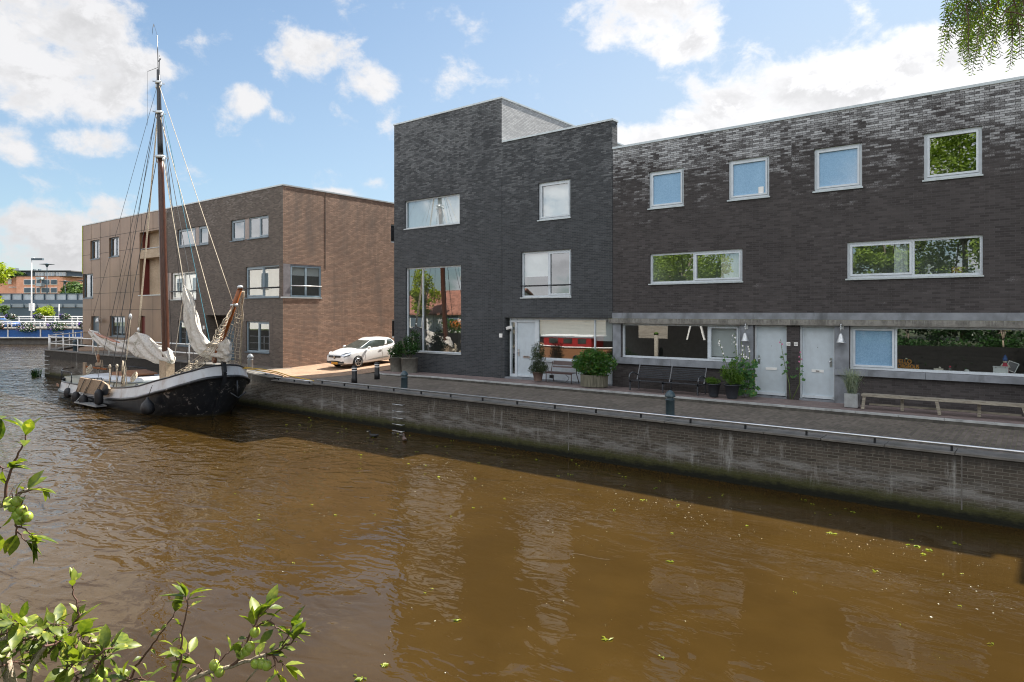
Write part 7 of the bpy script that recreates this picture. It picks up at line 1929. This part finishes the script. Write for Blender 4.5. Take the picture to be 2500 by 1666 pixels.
def fl_leaf(x, y, r):
    for k in range(rg.integers(2, 6)):
        cx_, cy_ = x + rg.normal() * r * .6, y + rg.normal() * r * .5; a = rg.uniform(0, 6.28); l, w_ = r * rg.uniform(.5, 1), r * rg.uniform(.2, .4); i = len(V)
        for (p, q, z) in ((-1, 0, 0), (0, .5, .012), (1, 0, .0), (0, -.5, .008)): V.append((cx_ + l * p * math.cos(a) - w_ * q * 2 * math.sin(a), cy_ + l * p * math.sin(a) + w_ * q * 2 * math.cos(a), WZ + .008 + z))
        F.append((i, i + 1, i + 2, i + 3))
for k in range(70): fl_leaf(rg.uniform(-23, 0), 15.2 - abs(rg.normal()) * 1.6, rg.uniform(.02, .05))
for k in range(26): fl_leaf(rg.uniform(-14, 0), rg.uniform(6, 13), rg.uniform(.015, .04))
for (u, v) in ((1476, 1561), (1632, 1371), (2028, 1303), (2230, 1333), (2262, 1342), (1112, 1515), (934, 1623), (876, 1657)): q = gnd(u, v, WZ); fl_leaf(q.x, q.y, .055); fl_leaf(q.x + .05, q.y, .04)
me = bpy.data.meshes.new('floating_leaves'); me.from_pydata(V, [], F); me.materials.append(M['leaf_yellow']); o = bpy.data.objects.new('floating_leaves', me); C.objects.link(o); tag(o, 'yellow green leaves drifting on the brown water', 'floating leaves', kind='stuff')
# two water birds under the quay ladder
def duck(x, y, yaw, s, mt, mt2, lab, nm):
    t = thing(nm, lab, 'water bird', (x, y, WZ), 'water birds below the quay ladder'); m = MB(); rings = []
    prof = [(-.24, .01, .10), (-.18, .05, .09), (-.08, .085, .055), (.04, .09, .05), (.12, .07, .07), (.16, .045, .12), (.165, .034, .17), (.17, .036, .21), (.20, .032, .235), (.24, .012, .22)]
    for i, (q, r, z) in enumerate(prof): rings.append([Vector((q, math.cos(a) * r, z + math.sin(a) * r * (.8 if i < 5 else 1.0))) for a in [2 * math.pi * k / 12 for k in range(12)]])
    m.loft(rings); m.v = [tuple(Vector((x, y, WZ)) + Matrix.Rotation(yaw, 3, 'Z') @ (Vector(p) * s)) for p in m.v]; b = m.build('body', M[mt], t)
    m = MB(); m.obox(Vector((x, y, WZ)) + Matrix.Rotation(yaw, 3, 'Z') @ (Vector((.27, 0, .212)) * s), Matrix.Rotation(yaw, 3, 'Z') @ Vector((.035 * s, 0, 0)), Matrix.Rotation(yaw, 3, 'Z') @ Vector((0, .014 * s, 0)), (0, 0, .007 * s)); m.build('bill', M[mt2], t)
q = gnd(560 + 1360 / 3.1797, 880 + 622 / 3.1797, WZ); duck(q.x, q.y, R(150), .75, 'pot_terra', 'petal_orange', 'mottled brown duck swimming just below the quay ladder', 'duck')
q = gnd(560 + 1120 / 3.1797, 880 + 596 / 3.1797, WZ); duck(q.x, q.y, R(200), .8, 'black', 'white', 'small black coot swimming left of the quay ladder', 'coot')

# ------------------------------------------------------------------ the camera's own bank: what the windows mirror
t = thing('revetment_wall', 'black timber revetment along the near bank under the hedge', 'revetment', (-10, .85, WZ))
for k in range(12):
    m = MB(); z = -2.0 + .25 * k; m.box(-140, 40, .82, .88, z, z + .24); m.build('plank', M['black_wood'], t)
gb = 'trees on the near bank mirrored in the windows'
def bank_tree(x, y, h, r, mt, seed, lab, n=13000, size=.27):
    rg = np.random.default_rng(seed); tree('bank_tree', lab, (x, y, .9), h, fairly(rg, (x, y, .9 + h * .58), (r, r, h * .40), 26, r * .36), n, size, mt, seed, gb, .22)
bank_tree(-4.2, -8.5, 15.5, 4.0, 'leaf_bank', 61, 'tall dense green tree straight behind the viewpoint, mirrored in the rightmost window')
bank_tree(3.2, -7.0, 12.5, 3.4, 'leaf', 62, 'tallest green tree, mirrored in the upper right window')
bank_tree(-8.5, -9.0, 8.2, 2.7, 'leaf_bank', 63, 'light green tree mirrored in the middle windows of the right house')
bank_tree(-24.0, -10.5, 9.5, 3.6, 'leaf_bank', 66, 'broad green tree behind the black boat shed, mirrored in the middle windows')
bank_tree(-14.5, -8.0, 7.0, 2.6, 'leaf_bank', 64, 'round green tree mirrored in the left row house')
bank_tree(-46, -1.5, 6.5, 1.6, 'leaf_yellow', 65, 'narrow yellow green tree mirrored at the left of the tall tower window', 2600)
for i, (x, y, w_, hh, lab) in enumerate(((-41.5, .0, 1.2, .8, 'flowering garden bush low on the bank below the tower window reflection'), (-36, -.6, 1.4, .8, 'second garden bush on the bank, orange flowers beside it'))):
    rg = np.random.default_rng(80 + i); tree('bank_bush', lab, (x, y, .9), 1.6, fairly(rg, (x, y, 1.7), (w_, w_, hh), 8, .5), 1500, .16, 'leaf_shrub', 90 + i, 'garden bushes on the near bank', .06)
for i, (x, lab) in enumerate(((-13.2, 'dark hedge bush next to the boat shed'), (-10.9, 'second dark hedge bush from the boat shed'), (-8.6, 'third dark hedge bush from the boat shed'), (-6.3, 'fourth dark hedge bush from the boat shed'), (-4.1, 'dark hedge bush just left of the plum tree'), (-2.0, 'dark hedge bush right behind the plum tree'), (.6, 'dark hedge bush straight behind the viewpoint'), (2.8, 'rightmost dark hedge bush on the near bank'))):
    rg = np.random.default_rng(180 + i); y = -.9 if x < -3 else -2.0; tree('hedge_bush', lab, (x, y, .9), 2, fairly(rg, (x, y, 2.0), (1.35, 1.0, 1.25), 16, .6) + [(x, y + 1.0, .7, 1.4, .8, .9), (x + .7, y + 1.3, .1, .9, .6, .7)], 4200, .17, 'leaf_dark', 190 + i, 'dark hedge bushes on the near bank', .08)
def gable_house(name, lab, x0, x1, y0, y1, z0, ze, zr, wall, roof, wins, grp='houses on the near bank'):
    t = thing(name, lab, 'house', ((x0 + x1) / 2, y1, z0), grp); ym = (y0 + y1) / 2
    m = MB(); m.box(x0, x1, y0, y1, z0, ze); m.prism([(x0, y0, ze), (x0, y1, ze), (x0, ym, zr - .1)], (x1 - x0, 0, 0)); m.build('wall', M[wall], t)
    m = MB(); s = (zr - ze) / (ym - y0)
    for sg in (1, -1):
        e = y1 + .3 if sg > 0 else y0 - .3; ze2 = ze - .3 * s; m.add([(x0 - .3, e, ze2), (x1 + .3, e, ze2), (x1 + .3, ym, zr), (x0 - .3, ym, zr), (x0 - .3, e, ze2 + .15), (x1 + .3, e, ze2 + .15), (x1 + .3, ym, zr + .15), (x0 - .3, ym, zr + .15)], [(0, 1, 2, 3), (4, 7, 6, 5), (0, 4, 5, 1), (3, 2, 6, 7), (0, 3, 7, 4), (1, 5, 6, 2)])
    rf = m.build('roof', M[roof], t); m = MB(); m.box(x0 + 2, x0 + 2.8, ym - .35, ym + .35, zr - .5, zr + .9); m.build('chimney', M['pot_grey'], rf)
    for (a, b, c, d) in wins:
        m = MB(); m.box(a, b, y1 - .02, y1 + .06, c, d); f = m.build('window', M['white'], t)
        m = MB(); m.box(a + .1, (a + b) / 2 - .04, y1 + .061, y1 + .08, c + .1, d - .1); m.box((a + b) / 2 + .04, b - .1, y1 + .061, y1 + .08, c + .1, d - .1); m.build('pane', M['wall_slate'], f)
    return t
gable_house('garden_house', 'low house with a red tiled roof mirrored in the tower window', -62, -38.5, -11, -3.5, .9, 2.7, 4.9, 'render_white', 'tile_red', [(-50, -48.2, 1.3, 2.5), (-45, -43.4, 1.3, 2.5)])
gable_house('white_house', 'white rendered house mirrored in the brown house windows', -92, -66, -14, -4, .9, 8.2, 11.5, 'render_white', 'tile_red', [(x, x + 1.4, z, z + 1.9) for x in (-90, -86, -82, -78, -74, -70) for z in (2.2, 5.4)])
t = thing('garden_fence', 'grey board fence mirrored in the wide window by the brown bench', 'fence', (-31, -.6, .9))
for k in range(8):
    m = MB(); z = 1.05 + .24 * k; m.box(-37, -25.5, -.62, -.58, z, z + .225); m.build('board', M['wood_fence'], t)
for k in range(6):
    x = -36.9 + 2.26 * k; m = MB(); m.box(x - .06, x + .06, -.74, -.625, .9, 3.1); m.build('post', M['wood_fence'], t)
t = thing('boat_shed', 'black boarded boat shed at the water edge, mirrored in the left row house', 'shed', (-20, 0, .9))
m = MB(); m.box(-25.2, -14.5, -6, .7, -1.4, 4.6); m.build('wall', M['black_wood'], t); m = MB(); m.box(-25.4, -14.3, -6.3, 1.0, 4.602, 4.8); m.build('roof', M['wood_pot'], t)
m = MB(); m.box(-22.4, -20.2, .702, .76, -.2, 2.6); m.build('door', M['wood_fence'], t)
m = MB(); m.bar((-19.2, .76, -.6), (-18.2, .76, 3.2), .16, .1); m.bar((-17.2, .76, -.6), (-18.2, .76, 3.2), .16, .1); m.build('gable_brace', M['white'], t)
rb = thing('motor_boat', 'wooden motor boat with a dark red cabin mirrored in the wide window', 'motor boat', (-27, 3.0, WZ))
rings = []
for (x, hw, z0, z1) in ((-31.4, .05, -.2, .75), (-30.6, .6, -.9, .6), (-29, 1.05, -1.3, .42), (-26.5, 1.2, -1.35, .32), (-24, 1.1, -1.3, .32), (-22.6, .9, -1.1, .38)):
    rings.append([Vector((x, 3 + y * hw, z)) for y, z in ((-1, z1), (-.95, (z0 + z1) / 2), (-.4, z0), (.4, z0), (.95, (z0 + z1) / 2), (1, z1))])
m = MB(); m.loft(rings, smooth=False); m.build('hull', M['hatch'], rb)
m = MB(); m.box(-28.5, -24.5, 2.2, 3.8, .3, 1.1); cb = m.build('cabin', M['boat_red'], rb); m = MB(); m.box(-28.7, -24.3, 2.1, 3.9, 1.101, 1.18); m.build('cabin_roof', M['white'], cb)
m = MB()
for x in (-28, -26.8, -25.6): m.box(x, x + .7, 3.801, 3.82, .6, .95)
m.build('cabin_window', M['pane_dark'], cb)
m = MB(); m.tube([(-31.4, 3.1, .72), (-29, 4.07, .45), (-26.5, 4.22, .36), (-24, 4.12, .36), (-22.6, 3.92, .4)], .05, 6); m.build('rubbing_strake', M['white'], rb)
for i, (x, lab) in enumerate(((-20.5, 'mooring pile with a green cap by the red boat'), (-12.5, 'mooring pile with a red cap in the middle of the near bank'))):
    t = thing('mooring_pile', lab, 'mooring pile', (x, 1.9, WZ), 'mooring piles along the near bank'); m = MB(); m.tube([(x, 1.9, -2), (x, 1.9, 1.3)], .14, 12); m.build('pile', M['wood_fence'], t); m = MB(); m.lathe([(.16, 0), (.16, .12), (.02, .16)], (x, 1.9, 1.301), 14); m.build('cap', M['petal_red' if i else 'leaf_fern'], t)
rg = np.random.default_rng(55)
t = thing('flower_bed', 'bed of orange flowers on the near bank mirrored in the tower window', 'flower bed', (-39.5, .4, .9))
v, f = leaf_cloud(rg, blob_points(rg, [(-39.5, .4, 1.5, 1.6, .5, .6)], 900, .1), .14, .5); raw_mesh('foliage', v, f, M['leaf_shrub'], t); v, f = leaf_cloud(rg, blob_points(rg, [(-39.5, .45, 1.75, 1.5, .5, .45)], 420, .4), .11, .5, True, .8); raw_mesh('blossom', v, f, M['petal_orange'], t)
